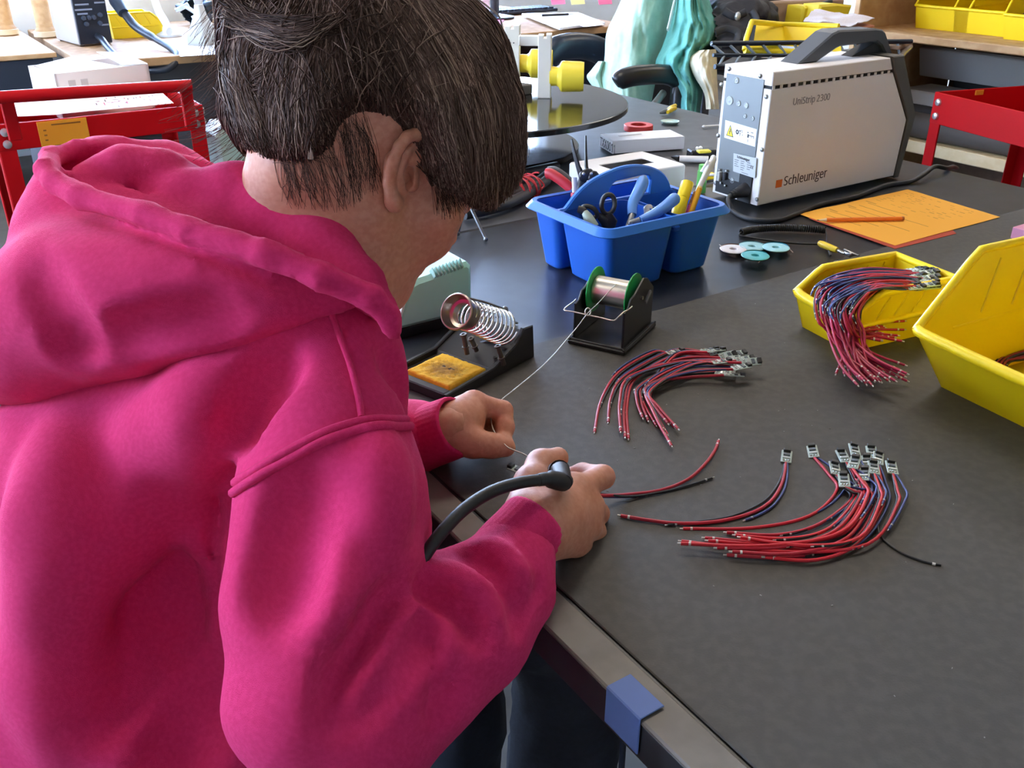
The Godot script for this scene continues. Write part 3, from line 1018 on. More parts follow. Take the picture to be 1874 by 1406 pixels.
func build_machine() -> void:
	var o := thing("stripping_machine", "white benchtop wire stripping machine with dark grey carry handle, at the back of the bench", "machine", tab(-1.166, 1.317, 0.0026), BT)
	var white := M("#ebe3dd", 0.42)
	var W := 0.119
	var s := Shape.new()
	var T0 := Transform3D(Basis.IDENTITY, Vector3(0, 0, -W))
	var lower := PackedVector2Array([Vector2(0, 0.006), Vector2(0.402, 0.006), Vector2(0.410, 0.12), Vector2(0.339, 0.217), Vector2(0, 0.2155)])
	s.prism(lower, W, T0, 0.0015)
	obj("case", s, white, o)
	s = Shape.new()
	s.prism(PackedVector2Array([Vector2(0, 0.2215), Vector2(0.336, 0.223), Vector2(0.323, 0.2455), Vector2(0, 0.2455)]), W, T0, 0.0015)
	obj("cover", s, white, o)
	s = Shape.new()
	s.prism(PackedVector2Array([Vector2(0.002, 0.2), Vector2(0.337, 0.2), Vector2(0.332, 0.23), Vector2(0.002, 0.23)]), W - 0.004, Transform3D(Basis.IDENTITY, Vector3(0, 0, -W + 0.002)))
	obj("inner_core", s, M("#111113", 0.7), o)
	for k in 17:
		s = Shape.new()
		s.box(Vector3(0.006 + k * 0.02, 0.2186, -0.0016), Vector3(0.006, 0.0062, 0.0024))
		obj("vent_bridge", s, white, o)
	# grip and rear frame
	var dark := M("#4b4e52", 0.45)
	s = Shape.new()
	s.prism(PackedVector2Array([Vector2(0.108, 0.2452), Vector2(0.160, 0.2452), Vector2(0.212, 0.2665), Vector2(0.222, 0.269), Vector2(0.328, 0.271), Vector2(0.345, 0.262), Vector2(0.372, 0.235), Vector2(0.392, 0.235), Vector2(0.352, 0.285), Vector2(0.34, 0.292), Vector2(0.32, 0.295), Vector2(0.212, 0.298), Vector2(0.195, 0.294)]), 0.046, Transform3D(Basis.IDENTITY, Vector3(0, 0, -0.086)), 0.003)
	obj("handle", s, dark, o)
	s = Shape.new()
	s.prism(PackedVector2Array([Vector2(0.326, 0.2478), Vector2(0.3385, 0.2225), Vector2(0.4125, 0.1205), Vector2(0.4045, 0.001), Vector2(0.418, 0.001), Vector2(0.436, 0.128), Vector2(0.362, 0.2478)]), W + 0.004, Transform3D(Basis.IDENTITY, Vector3(0, 0, -W - 0.002)), 0.002)
	obj("rear_frame", s, M("#55544f", 0.5), o)
	s = Shape.new()
	s.prism(PackedVector2Array([Vector2(0.27, 0.2456), Vector2(0.36, 0.2456), Vector2(0.36, 0.262), Vector2(0.335, 0.268)]), 0.026, Transform3D(Basis.IDENTITY, Vector3(0, 0, -0.076)), 0.001)
	obj("handle_root", s, M("#1d1e20", 0.5), o)
	for q in [[0.03, -0.02], [0.03, -0.1], [0.37, -0.02], [0.37, -0.1]]:
		s = Shape.new()
		s.lathe(Vector3(q[0], 0, q[1]), Basis.IDENTITY, [Vector2(0, 0), Vector2(0.01, 0), Vector2(0.011, 0.007)], 14)
		obj("foot", s, M("#1a1a1a", 0.7), o)
	# end panel (faces -x): z = e + 1.166
	s = Shape.new()
	s.box(Vector3(-0.0006, 0.1215, -0.064), Vector3(0.0024, 0.217, 0.092), Basis.IDENTITY, 0.0004)
	obj("end_panel", s, M("#8b8f90", 0.35, 0.75), o)
	s = Shape.new()
	s.box(Vector3(-0.0016, 0.045, -0.034), Vector3(0.003, 0.078, 0.032), Basis.IDENTITY, 0.0006)
	s.box(Vector3(-0.0016, 0.025, -0.064), Vector3(0.003, 0.03, 0.09), Basis.IDENTITY, 0.0006)
	obj("inlet_recess", s, M("#1b1c1e", 0.5), o)
	var screw := M("#9d9d9b", 0.3, 0.9)
	var fx := Basis(Vector3(0, 0, 1), Vector3(-1, 0, 0), Vector3(0, -1, 0))   # y of the lathe towards -x
	for q in [[1335, 126], [1392, 139], [1321, 155], [1315, 248], [1310, 335], [1403, 177], [1395, 274], [1386, 365]]:
		var p := on_n(q[0], q[1], 1.317)
		s = Shape.new()
		s.lathe(Vector3(-0.0004, p.y, p.x), fx, [Vector2(0.0042, 0), Vector2(0.0042, 0.0012), Vector2(0.003, 0.0028), Vector2(0.0012, 0.0032), Vector2(0.0, 0.0024)], 12, 0.3)
		obj("screw", s, screw, o)
	for q in [[1349.5, 147, 5.5], [1337, 184, 8.0], [1353, 189, 5.5], [1367, 193, 5.5], [1365, 212, 4.0], [1379, 216.5, 4.0], [1341.6, 330, 5.0]]:
		var p := on_n(q[0], q[1], 1.317)
		var r: float = q[2] / 1000.0 * 1.05
		s = Shape.new()
		s.lathe(Vector3(-0.0012, p.y, p.x), fx, [Vector2(r, 0), Vector2(r, 0.0016), Vector2(r * 0.85, 0.0022), Vector2(r * 0.7, 0.0014), Vector2(r * 0.45, 0.0014), Vector2(r * 0.3, 0.0022), Vector2(0, 0.0024)], 20, 0.3)
		obj("cap", s, M("#aab0b2", 0.4), o)
	# warning plate with its three pictures
	var lab := Shape.new()
	var cs := []
	for q in [[1327, 251.5], [1383, 268.6], [1386.5, 236.6], [1329, 219.5]]:
		var p := on_n(q[0], q[1], 1.317)
		cs.append(Vector3(-0.0018, p.y, p.x))
	text_plate(lab, cs[0], cs[1], cs[2], cs[3], 0.0005)
	var wl := obj("warning_label", lab, M("#eeeeec", 0.5), o)
	var face := [cs]
	var put2 := func(a: float, b: float, lift: float) -> Vector3:
		var k: Array = face[0]
		var lo: Vector3 = k[0].lerp(k[1], a)
		var hi: Vector3 = k[3].lerp(k[2], a)
		return lo.lerp(hi, b) + Vector3(-0.0005 - lift, 0, 0)
	s = Shape.new()
	s.tri(put2.call(0.06, 0.16, 0.0002), put2.call(0.30, 0.16, 0.0002), put2.call(0.18, 0.84, 0.0002))
	obj("triangle_edge", s, M("#2a2a22", 0.6), wl)
	s = Shape.new()
	s.tri(put2.call(0.085, 0.2, 0.0004), put2.call(0.275, 0.2, 0.0004), put2.call(0.18, 0.75, 0.0004))
	obj("triangle", s, M("#e3cf2a", 0.6), wl)
	s = Shape.new()
	var pen := [s]
	var dot := func(a: float, b: float, wx: float, hy: float) -> void:
		pen[0].quad(put2.call(a, b, 0.0006), put2.call(a + wx, b, 0.0006), put2.call(a + wx, b + hy, 0.0006), put2.call(a, b + hy, 0.0006))
	dot.call(0.165, 0.28, 0.02, 0.2); dot.call(0.18, 0.42, 0.02, 0.18)
	for k in 8:
		dot.call(0.40 + 0.035 * cos(k * 0.785) , 0.5 + 0.1 * sin(k * 0.785), 0.03, 0.08)
	dot.call(0.47, 0.62, 0.06, 0.05); dot.call(0.53, 0.68, 0.05, 0.03); dot.call(0.5, 0.35, 0.012, 0.2); dot.call(0.58, 0.42, 0.02, 0.06); dot.call(0.56, 0.58, 0.02, 0.06)
	dot.call(0.74, 0.4, 0.05, 0.2); dot.call(0.73, 0.66, 0.04, 0.06); dot.call(0.79, 0.52, 0.16, 0.04); dot.call(0.84, 0.72, 0.08, 0.04); dot.call(0.86, 0.44, 0.02, 0.06); dot.call(0.93, 0.44, 0.02, 0.06); dot.call(0.76, 0.14, 0.014, 0.16)
	obj("pictogram", s, M("#3c3c3c", 0.6), wl)
	# rating plate with print
	cs = []
	for q in [[1344, 313], [1384, 326], [1387, 289], [1345, 280]]:
		var p := on_n(q[0], q[1], 1.317)
		cs.append(Vector3(-0.0032, p.y, p.x))
	face[0] = cs
	lab = Shape.new()
	text_plate(lab, cs[0], cs[1], cs[2], cs[3], 0.0004)
	var rl := obj("rating_label", lab, M("#bfc1c0", 0.5), o)
	var up: Vector3 = (cs[3] - cs[0]).normalized()
	var rt: Vector3 = (cs[1] - cs[0]).normalized()
	var bas := Basis(rt, up, rt.cross(up)).orthonormalized()
	letters("Schleuniger", 0.0062, M("#333333", 0.6), rl, Transform3D(bas, put2.call(0.16, 0.86, 0.0003)), "print")
	s = Shape.new()
	pen[0] = s
	for row in 5:
		for cc in 3:
			var a := 0.06 + cc * 0.28
			if row == 4 and cc != 1: continue
			dot.call(a, 0.66 - row * 0.11, 0.2 - 0.03 * ((row + cc) % 3), 0.035)
	dot.call(0.4, 0.08, 0.3, 0.03)
	obj("print_line", s, M("#6b6c6c", 0.6), rl)
	letters("CE", 0.007, M("#4a4a4a", 0.6), rl, Transform3D(bas, put2.call(0.78, 0.5, 0.0003)), "print")
	# connectors
	for q in [[1320, 322, 0.007, 0.018], [1331, 322, 0.006, 0.014]]:
		var p := on_n(q[0], q[1], 1.317)
		s = Shape.new()
		s.box(Vector3(-0.005, p.y, p.x), Vector3(0.008, q[3], q[2]), Basis.IDENTITY, 0.001)
		obj("connector", s, M("#c9c7bd", 0.4, 0.3) if q[0] < 1325 else M("#202124", 0.5), o)
	for q in [[1321, 310], [1333, 312], [1323, 334], [1331, 339]]:
		var p := on_n(q[0], q[1], 1.317)
		s = Shape.new()
		s.lathe(Vector3(-0.002, p.y, p.x), fx, [Vector2(0.0026, 0), Vector2(0.0026, 0.006), Vector2(0.0, 0.0065)], 8)
		obj("hex_post", s, screw, o)
	# lettering on the long side
	letters("UniStrip 2300", 0.0165, M("#8a8583", 0.6), o, Transform3D(Basis.IDENTITY, Vector3(0.06, 0.1885, 0.0003)))
	letters("Schleuniger", 0.0232, M("#4a3a36", 0.6), o, Transform3D(Basis.IDENTITY, Vector3(0.064, 0.0425, 0.0003)))
	s = Shape.new()
	s.box(Vector3(0.0515, 0.0405, 0.0003), Vector3(0.0165, 0.0145, 0.0006))
	obj("logo_square", s, M("#e06a1c", 0.5), o)

	# power cord with its plug
	o = place("power_cable", "black power cord plugged into the machine's end panel, running along its base", "cord", at(1345, 350, 1.76))
	var blk := M("#232426", 0.5)
	s = Shape.new()
	s.tube(PackedVector3Array([at(1384, 342, 1.765), at(1372, 346, 1.755), at(1362, 348, 1.748), at(1350, 353, 1.74), at(1338, 358, 1.735)]), radii([0.016, 0.0165, 0.014, 0.01, 0.0062]), 12)
	part(o, "plug", s, M("#1a1b1d", 0.5))
	for k in 4:
		s = Shape.new()
		var a := at(1352 - k * 4.0, 352 + k * 1.6, 1.741 - k * 0.0018)
		var b := at(1350 - k * 4.0, 352.8 + k * 1.6, 1.7405 - k * 0.0018)
		s.rod(a, b, 0.0105 - k * 0.001, 12)
		part(o, "strain_relief", s, M("#1a1b1d", 0.5))
	s = Shape.new()
	var r := 0.0048
	var c := [at(1338, 358, 1.735), at(1333, 364, 1.73), at(1335, 374, 1.72)]
	for q in [[1343, 388], [1369, 400], [1416, 404], [1454, 393], [1502, 374], [1565, 360], [1622, 339], [1667, 332]]:
		c.append(spot(q[0], q[1], r))
	c.append_array([spot(1692, 318, 0.012), spot(1711, 305, 0.016), spot(1733, 308, 0.007), spot(1744, 305, -0.03), spot(1752, 308, -0.12)])
	s.tube(curve(c, 6), r, 10)
	part(o, "cable", s, blk)

# (e + 1.166, height over the bench) of the pixel's point on the upright plane n = const
func on_n(u: float, v: float, n: float) -> Vector2:
	var q := ray(u, v)
	var d := (n - EYE.dot(AX_N)) / q.dot(AX_N)
	var p := EYE + q * d
	return Vector2(p.dot(AX_E) + 1.166, p.y - TOP - 0.0026)
# ---------- smaller things on the bench ----------
func sheet(o: Node3D, called: String, m: Material, a: Vector3, b: Vector3, c: Vector3, d: Vector3, th: float, wav := 0.0, sd := 1) -> MeshInstance3D:
	# a sheet of paper: corners anticlockwise seen from above, gently uneven
	var fn := FastNoiseLite.new()
	fn.seed = sd
	fn.frequency = 6.0
	var top := []
	var n := 12
	for j in n + 1:
		var row := PackedVector3Array()
		for i in n + 1:
			var s := float(i) / n
			var t := float(j) / n
			var p := a.lerp(b, s).lerp(d.lerp(c, s), t)
			p.y += absf(fn.get_noise_2d(p.x, p.z)) * wav + th
			row.append(p)
		top.append(row)
	var s2 := Shape.new()
	s2.grid(top, false)
	for i in s2.uv.size():
		s2.uv[i] = Vector2(s2.uv[i].x, 1.0 - s2.uv[i].y)
	var rim := PackedVector3Array()
	for i in n: rim.append(top[0][i])
	for j in n: rim.append(top[j][n])
	for i in n: rim.append(top[n][n - i])
	for j in n: rim.append(top[n - j][0])
	var low := PackedVector3Array()
	for p in rim: low.append(Vector3(p.x, p.y - th, p.z))
	s2.grid([low, rim])
	return part(o, called, s2, m)

func paper_print(base: Color, ink: Color, sd: int, ruled: int) -> StandardMaterial3D:
	var im := Image.create(256, 320, false, Image.FORMAT_RGB8)
	im.fill(base)
	var rng := RandomNumberGenerator.new()
	rng.seed = sd
	for k in ruled:
		var y := 150 + k * 26
		var x0 := 20 + rng.randi_range(0, 20)
		im.fill_rect(Rect2i(x0, y, rng.randi_range(90, 210), 2), base.lerp(ink, 0.55))
		if k % 2 == 0: im.fill_rect(Rect2i(14, y - 9, rng.randi_range(10, 30), 4), base.lerp(ink, 0.35))
	for k in 10:
		var y := 18 + k * 11
		var x := 20
		while x < 200:
			var w := rng.randi_range(4, 16)
			if rng.randf() < 0.5: im.fill_rect(Rect2i(x, y + rng.randi_range(-1, 1), w, 3), base.lerp(ink, rng.randf_range(0.15, 0.4)))
			x += w + rng.randi_range(2, 12)
	var m := StandardMaterial3D.new()
	m.albedo_texture = ImageTexture.create_from_image(im)
	m.roughness = 0.8
	return m

func build_bench_items() -> void:
	# ---- orange work order with pencil ----
	var o := place("work_order", "bright yellow-orange printed paper sheet with torn corner, lying before the machine", "paper", spot(1640, 398))
	var h := 0.003
	sheet(o, "back_sheet", M("#b5442a", 0.8), spot(1480, 400, 0.0026), spot(1638, 456, 0.0026), spot(1750, 428, 0.0026), spot(1668, 350, 0.0026), 0.0006)
	sheet(o, "page", paper_print(Color("#f6ae38"), Color("#6a4310"), 12, 6), spot(1461, 392, h), spot(1638, 450, h), spot(1830, 398, h), spot(1661, 347, h), 0.0004, 0.002)
	o = place("pencil", "orange hexagonal pencil lying across the yellow-orange sheet", "pencil", spot(1570, 402))
	var hh := 0.0085
	var p0 := spot(1494, 403, hh)
	var p1 := spot(1650, 400, hh)
	var dd := (p1 - p0).normalized()
	var s := Shape.new()
	s.rod(p0 + dd * 0.018, p1, 0.0037, 6)
	part(o, "shaft", s, M("#f07a1a", 0.35))
	s = Shape.new()
	s.rod(p0 + dd * 0.004, p0 + dd * 0.018, 0.001, 8, 0.0036)
	part(o, "cone", s, M("#e3bf8e", 0.7))
	s = Shape.new()
	s.rod(p0, p0 + dd * 0.004, 0.0003, 6, 0.001)
	part(o, "lead", s, M("#2b2b2b", 0.5))
	s = Shape.new()
	s.rod(p1, p1 + dd * 0.004, 0.0037, 10)
	part(o, "ferrule", s, M("#b56a3a", 0.4))
	# ---- wrist strap cord ----
	o = place("coiled_cable", "black coiled grounding cord with yellow plug and alligator clip", "cord", spot(1440, 430))
	var blk := M("#1d1d1f", 0.5)
	var line := curve([spot(1357, 425, 0.009), spot(1378, 420, 0.009), spot(1420, 417, 0.009), spot(1465, 418, 0.009), spot(1510, 421, 0.009)], 10)
	var path := PackedVector3Array()
	var m := line.size()
	for k in 500:
		var t := float(k) / 499.0 * (m - 1)
		var i := mini(int(t), m - 2)
		var c: Vector3 = line[i].lerp(line[i + 1], t - i)
		var tg: Vector3 = (line[i + 1] - line[i]).normalized()
		var sd := tg.cross(Vector3.UP).normalized()
		var w := k * 0.63
		path.append(c + (Vector3.UP * cos(w) + sd * sin(w)) * 0.0052)
	s = Shape.new()
	s.tube(path, 0.0016, 5)
	part(o, "coil", s, blk)
	s = Shape.new()
	s.tube(curve([spot(1357, 425, 0.009), spot(1353, 430, 0.005), spot(1362, 433, 0.004), spot(1400, 439, 0.004), spot(1450, 445, 0.004), spot(1502, 447, 0.006)], 5), 0.0017, 6)
	part(o, "lead", s, blk)
	s = Shape.new()
	s.tube(curve([spot(1510, 421, 0.009), spot(1513, 432, 0.004), spot(1514, 450, 0.004), spot(1520, 468, 0.006)], 5), 0.0017, 6)
	part(o, "lead", s, blk)
	s = Shape.new()
	s.tube(PackedVector3Array([spot(1500, 445, 0.009), spot(1504, 447, 0.009), spot(1526, 456, 0.009), spot(1532, 458, 0.009)]), radii([0.0045, 0.0058, 0.0054, 0.0046]), 12)
	part(o, "plug", s, M("#e6c62a", 0.4))
	s = Shape.new()
	s.rod(spot(1532, 458, 0.009), spot(1546, 464, 0.009), 0.0026, 10)
	part(o, "plug_pin", s, M("#c8c8c6", 0.25, 0.9))
	s = Shape.new()
	s.tube(PackedVector3Array([spot(1545, 463, 0.009), spot(1556, 467, 0.012), spot(1566, 466, 0.012), spot(1572, 468, 0.008)]), radii([0.003, 0.0045, 0.003, 0.0015]), 8, true, false, 0.6)
	s.tube(PackedVector3Array([spot(1545, 457, 0.016), spot(1558, 463, 0.015), spot(1571, 468, 0.013)]), radii([0.0022, 0.002, 0.0015]), 6)
	part(o, "clip", s, M("#9c9c9b", 0.3, 0.9))
	o = place("grounding_snap", "dark grounding snap plate with metal button by the yellow plug", "snap", spot(1535, 485))
	s = Shape.new()
	s.box(spot(1538, 486, 0.009), Vector3(0.042, 0.005, 0.024), BT * yaw(12), 0.0015)
	part(o, "plate", s, M("#3a3937", 0.6))
	s = Shape.new()
	s.lathe(spot(1532, 483, 0.0115), Basis.IDENTITY, [Vector2(0.0075, 0), Vector2(0.0075, 0.001), Vector2(0.005, 0.0034), Vector2(0.0, 0.004)], 16)
	part(o, "button", s, M("#cfccc4", 0.25, 0.9))
	s = Shape.new()
	s.box(spot(1530, 493, 0.006), Vector3(0.014, 0.006, 0.006), BT, 0.001)
	part(o, "tab", s, M("#cba92a", 0.5))
	# ---- spools of braid ----
	var hues := [
		[1342, 457, "#c9a79b", "#efe6e2", "brown and white wick spool, leftmost by the caddy", 0.0],
		[1376, 452, "#7fb9bd", "#a4d4d6", "pale teal wick spool at the back of the three teal ones", 0.0],
		[1382, 469, "#4fb0b5", "#5fc3c6", "translucent teal wick spool lying in front of the others", 0.008],
		[1420, 454, "#58b7cf", "#a9e2ea", "light blue wick spool, rightmost beside the coiled cord", 0.004]]
	for q in hues:
		var t := place("wick_spool", q[4] as String, "spool", spot(q[0], q[1], 0.0026 + q[5]), "flat spools of desoldering wick")
		var r := 0.0215
		s = Shape.new()
		s.lathe(spot(q[0], q[1], 0.0006 + q[5]), Basis.IDENTITY, [Vector2(0.008, 0.0), Vector2(r, 0.0), Vector2(r + 0.001, 0.0012), Vector2(r, 0.0024), Vector2(0.008, 0.0024)], 32)
		part(t, "flange", s, M(q[2], 0.35))
		s = Shape.new()
		s.lathe(spot(q[0], q[1], 0.003 + q[5]), Basis.IDENTITY, [Vector2(r - 0.003, 0.0), Vector2(r - 0.0022, 0.002), Vector2(r - 0.003, 0.0045)], 32)
		part(t, "braid", s, M("#a07058" if q[0] < 1350 else q[2], 0.6))
		s = Shape.new()
		s.lathe(spot(q[0], q[1], 0.0075 + q[5]), Basis.IDENTITY, [Vector2(0.0055, -0.003), Vector2(0.007, 0.0), Vector2(r - 0.001, -0.001), Vector2(r, 0.0006), Vector2(r - 0.0015, 0.0022), Vector2(r * 0.55, 0.0014), Vector2(0.0075, 0.0022), Vector2(0.0058, 0.001), Vector2(0.0055, -0.004)], 32, 0.3)
		part(t, "cover", s, M(q[3], 0.3))
		s = Shape.new()
		var a := deg_to_rad([200, 300, 60, 10][hues.find(q)])
		var e := spot(q[0], q[1], 0.0045 + q[5]) + Vector3(cos(a), 0, sin(a)) * r
		var tg := Vector3(-sin(a), 0, cos(a))
		s.tube(curve([e - tg * 0.004, e + tg * 0.008 + Vector3(0, 0.001, 0), e + tg * 0.018 + Vector3(cos(a), 0, sin(a)) * 0.004]), 0.0008, 5)
		part(t, "loose_end", s, M("#b9a79c", 0.5))
	# ---- white boxes ----
	var card := M("#e6e3e0", 0.7)
	var d1 := (spot(1251, 273) - spot(1120, 282))
	var bx := d1.normalized()
	var bb := Basis(bx, Vector3.UP, bx.cross(Vector3.UP))
	o = thing("carton", "long closed white carton lettered on its near end, behind the tissue box", "box", spot(1120, 282, 0.0026), bb)
	var L := d1.length()
	s = Shape.new()
	s.box(Vector3(L / 2, 0.0145, -0.041), Vector3(L, 0.029, 0.082), Basis.IDENTITY, 0.0012)
	obj("body", s, card, o)
	s = Shape.new()
	s.box(Vector3(L * 0.5, 0.0293, -0.012), Vector3(L - 0.004, 0.0008, 0.024), Basis.IDENTITY)
	obj("lid_flap", s, M("#eceae8", 0.7), o)
	s = Shape.new()
	s.box(Vector3(L * 0.35, 0.0299, -0.05), Vector3(0.06, 0.0006, 0.006), yaw(8))
	obj("tuck_tab", s, M("#cfccca", 0.7), o)
	letters("TXX0011", 0.026, M("#4b4a4c", 0.7), o, Transform3D(Basis(Vector3(0, 0, 1), Vector3.UP, Vector3(-1, 0, 0)), Vector3(-0.0003, 0.013, -0.078)))
	# tissue box, open slot on top
	var q0 := spot(1249, 330)
	var q1 := spot(1070, 350)
	o = place("tissue_box", "low white box with dark oval slot on top, just behind the caddy", "box", spot(1160, 320))
	var hb := 0.047
	var t0 := spot(1046, 296, hb)
	var t1 := spot(1180, 275, hb)
	var t2 := spot(1251, 301, hb)
	var t3 := t0 + (t2 - t1)
	var ctr := (t0 + t2) / 2.0
	var ux := (t1 - t0).normalized()
	var uz := (t3 - t0).normalized()
	var lx := (t1 - t0).length()
	var lz := (t3 - t0).length()
	var fb := Basis(ux, Vector3.UP, ux.cross(Vector3.UP))
	s = Shape.new()
	s.xf = Transform3D(fb, ctr)
	var rows := [rr(0, 0, lx, lz, 0.004, -hb + 0.003, 2), rr(0, 0, lx, lz, 0.004, -0.004, 2), rr(0, 0, lx - 0.004, lz - 0.004, 0.003, -0.001, 2), rr(0, 0, lx - 0.008, lz - 0.008, 0.002, 0.0, 2), rr(0.0, 0.0, lx * 0.62, lz * 0.36, 0.006, 0.0, 2), rr(0.0, 0.0, lx * 0.60, lz * 0.34, 0.006, -0.003, 2)]
	s.grid(rows)
	part(o, "shell", s, M("#eeeceb", 0.65))
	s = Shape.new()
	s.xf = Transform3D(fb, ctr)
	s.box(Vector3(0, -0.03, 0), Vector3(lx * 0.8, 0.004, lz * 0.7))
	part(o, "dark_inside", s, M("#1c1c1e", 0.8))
	s = Shape.new()
	s.xf = Transform3D(fb, ctr)
	s.blob(Vector3(-0.03, -0.02, 0), Vector3(0.02, 0.012, 0.014), Basis.IDENTITY, 12)
	part(o, "crumpled_liner", s, M("#77797c", 0.6))
	# ---- black sleeving with red wire ----
	var rub := M("#2a2a2c", 0.5)
	o = place("cable_bundle", "bundle of black sleeved cables wrapped with red wire left of the caddy", "cable bundle", spot(945, 365))
	for q in [[[865, 372], [900, 368], [950, 352], [985, 332], [1004, 318]], [[850, 392], [890, 384], [930, 372], [970, 352], [1000, 330]], [[860, 358], [900, 345], [945, 322], [985, 312], [1020, 305]]]:
		s = Shape.new()
		var c := []
		for p in q: c.append(spot(p[0], p[1], 0.014))
		s.tube(curve(c, 5), 0.0105, 10)
		part(o, "sleeve", s, rub)
	var red := M("#c0272c", 0.4)
	var a0 := spot(935, 352, 0.018)
	var a1 := spot(982, 338, 0.018)
	var ad := (a1 - a0).normalized()
	var au := ad.cross(Vector3.UP).normalized()
	path = PackedVector3Array()
	var rg := RandomNumberGenerator.new()
	rg.seed = 8
	var jr := 1.0
	var jo := 0.0
	for k in 150:
		var w := TAU * 8.0 * k / 149.0
		if k % 9 == 0:
			jr = rg.randf_range(0.8, 1.25)
			jo = rg.randf_range(-0.12, 0.12)
		path.append(a0.lerp(a1, clampf(float(k) / 149.0 + jo + 0.10 * sin(w * 0.5 + k * 0.05), -0.1, 1.1)) + (Vector3.UP * cos(w) * 0.022 + au * sin(w) * 0.027) * (1.0 + (jr - 1.0) * 0.5))
	path = curve(Array(path), 2)
	s = Shape.new()
	s.tube(path, 0.0017, 6)
	part(o, "red_wire", s, red)
	s = Shape.new()
	s.tube(curve([spot(936, 340, 0.03), spot(920, 356, 0.022), spot(926, 372, 0.012), spot(931, 379, 0.008)], 5), 0.0017, 6)
	part(o, "red_wire", s, red)
	o = place("bench_tripod", "small grey tripod stand with splayed legs, left of the cable bundle", "tripod", spot(870, 400))
	for q in [[889, 438], [838, 428], [872, 392]]:
		s = Shape.new()
		s.tube(PackedVector3Array([at(853, 362, 1.58), spot(q[0], q[1], 0.004)]), radii([0.0034, 0.0026]), 8)
		s.blob(spot(q[0], q[1], 0.0055), Vector3.ONE * 0.0042, Basis.IDENTITY, 8)
		part(o, "leg", s, M("#77787a", 0.35, 0.8))
	s = Shape.new()
	s.rod(at(853, 364, 1.58), at(850, 335, 1.6), 0.006, 10)
	part(o, "hub", s, M("#2a2a2c", 0.4))
	# ---- little tools beyond the boxes ----
	o = place("nippers", "tiny wire nippers with yellow grips at the bench's far edge", "pliers", spot(1220, 202))
	for q in [0.0, 3.5]:
		s = Shape.new()
		s.tube(PackedVector3Array([spot(1222, 202 + q, 0.012), spot(1229, 197 + q, 0.014), spot(1236, 193 + q * 1.5, 0.012)]), radii([0.005, 0.007, 0.005]), 8)
		part(o, "grip", s, M("#dcbd1e", 0.4))
	s = Shape.new()
	s.tube(PackedVector3Array([spot(1223, 203, 0.012), spot(1216, 204, 0.01), spot(1207, 207, 0.006)]), radii([0.006, 0.007, 0.003]), 8, true, false, 0.6)
	part(o, "jaws", s, M("#7d7f80", 0.35, 0.8))
	o = place("tape_roll", "flat red tape roll showing behind the lettered white carton", "tape", spot(1168, 231))
	s = Shape.new()
	s.lathe(spot(1168, 238, 0.003), Basis.IDENTITY, [Vector2(0.02, 0.0), Vector2(0.036, 0.0), Vector2(0.037, 0.002), Vector2(0.037, 0.012), Vector2(0.036, 0.014), Vector2(0.02, 0.014), Vector2(0.02, 0.0)], 28, 0.5)
	part(o, "roll", s, M("#c8342c", 0.45))
	o = place("dish", "clear glass dish lid lying right behind the lettered carton", "dish", spot(1226, 224))
	s = Shape.new()
	s.lathe(spot(1226, 225, 0.003), Basis.IDENTITY, [Vector2(0.0, 0.0), Vector2(0.022, 0.0), Vector2(0.025, 0.005), Vector2(0.023, 0.005), Vector2(0.02, 0.002), Vector2(0, 0.002)], 24, 0.3)
	part(o, "glass", s, M("#a8c4bc", 0.1, 0.0, {"metallic_specular": 0.7}))
	o = place("swab", "thin white cotton swab stick lying left of the machine", "swab", spot(1300, 231))
	s = Shape.new()
	s.rod(spot(1288, 231.5, 0.005), spot(1318, 229.5, 0.005), 0.0025, 8)
	part(o, "stick", s, M("#ecebe8", 0.5))
	s = Shape.new()
	s.blob(spot(1288, 231.5, 0.006), Vector3(0.006, 0.0034, 0.0034), BT, 10)
	part(o, "tip", s, M("#f4f3f0", 0.8))
	o = place("gauge", "small black and yellow gauge box with white knobs, left of the machine", "gauge", spot(1284, 282))
	s = Shape.new()
	s.box(spot(1284, 281, 0.012), Vector3(0.062, 0.02, 0.03), BT * yaw(-22), 0.003)
	part(o, "body", s, M("#1c1e24", 0.45))
	s = Shape.new()
	s.box(spot(1288, 277, 0.024), Vector3(0.03, 0.006, 0.018), BT * yaw(-22), 0.002)
	part(o, "face", s, M("#d5c83a", 0.5))
	for q in [[1276, 272], [1282, 271]]:
		s = Shape.new()
		s.blob(spot(q[0], q[1], 0.026), Vector3.ONE * 0.0046, Basis.IDENTITY, 10)
		part(o, "knob", s, M("#e8e6e0", 0.4))
	o = place("paint_marker", "white marker with black tip lying between tissue box and machine", "marker", spot(1265, 291))
	s = Shape.new()
	s.rod(spot(1243, 291, 0.009), spot(1296, 292, 0.009), 0.0075, 14)
	part(o, "barrel", s, M("#dcdad8", 0.4))
	s = Shape.new()
	s.tube(PackedVector3Array([spot(1244, 291, 0.009), spot(1238, 289, 0.009), spot(1229, 287, 0.009)]), radii([0.0068, 0.006, 0.002]), 10)
	part(o, "tip", s, blk)
	o = place("glue_stick", "small green tube standing behind the white utility knife", "tube", spot(1283, 352))
	s = Shape.new()
	s.lathe(spot(1282, 352, 0.0026), Basis.IDENTITY, [Vector2(0, 0), Vector2(0.0095, 0), Vector2(0.01, 0.001), Vector2(0.0095, 0.042), Vector2(0.008, 0.044), Vector2(0.008, 0.055), Vector2(0, 0.056)], 16)
	part(o, "tube", s, M("#5fae52", 0.4))
	o = place("tape_measure", "small yellow wedge-shaped tool lying at the machine's left foot", "tool", spot(1298, 333))
	s = Shape.new()
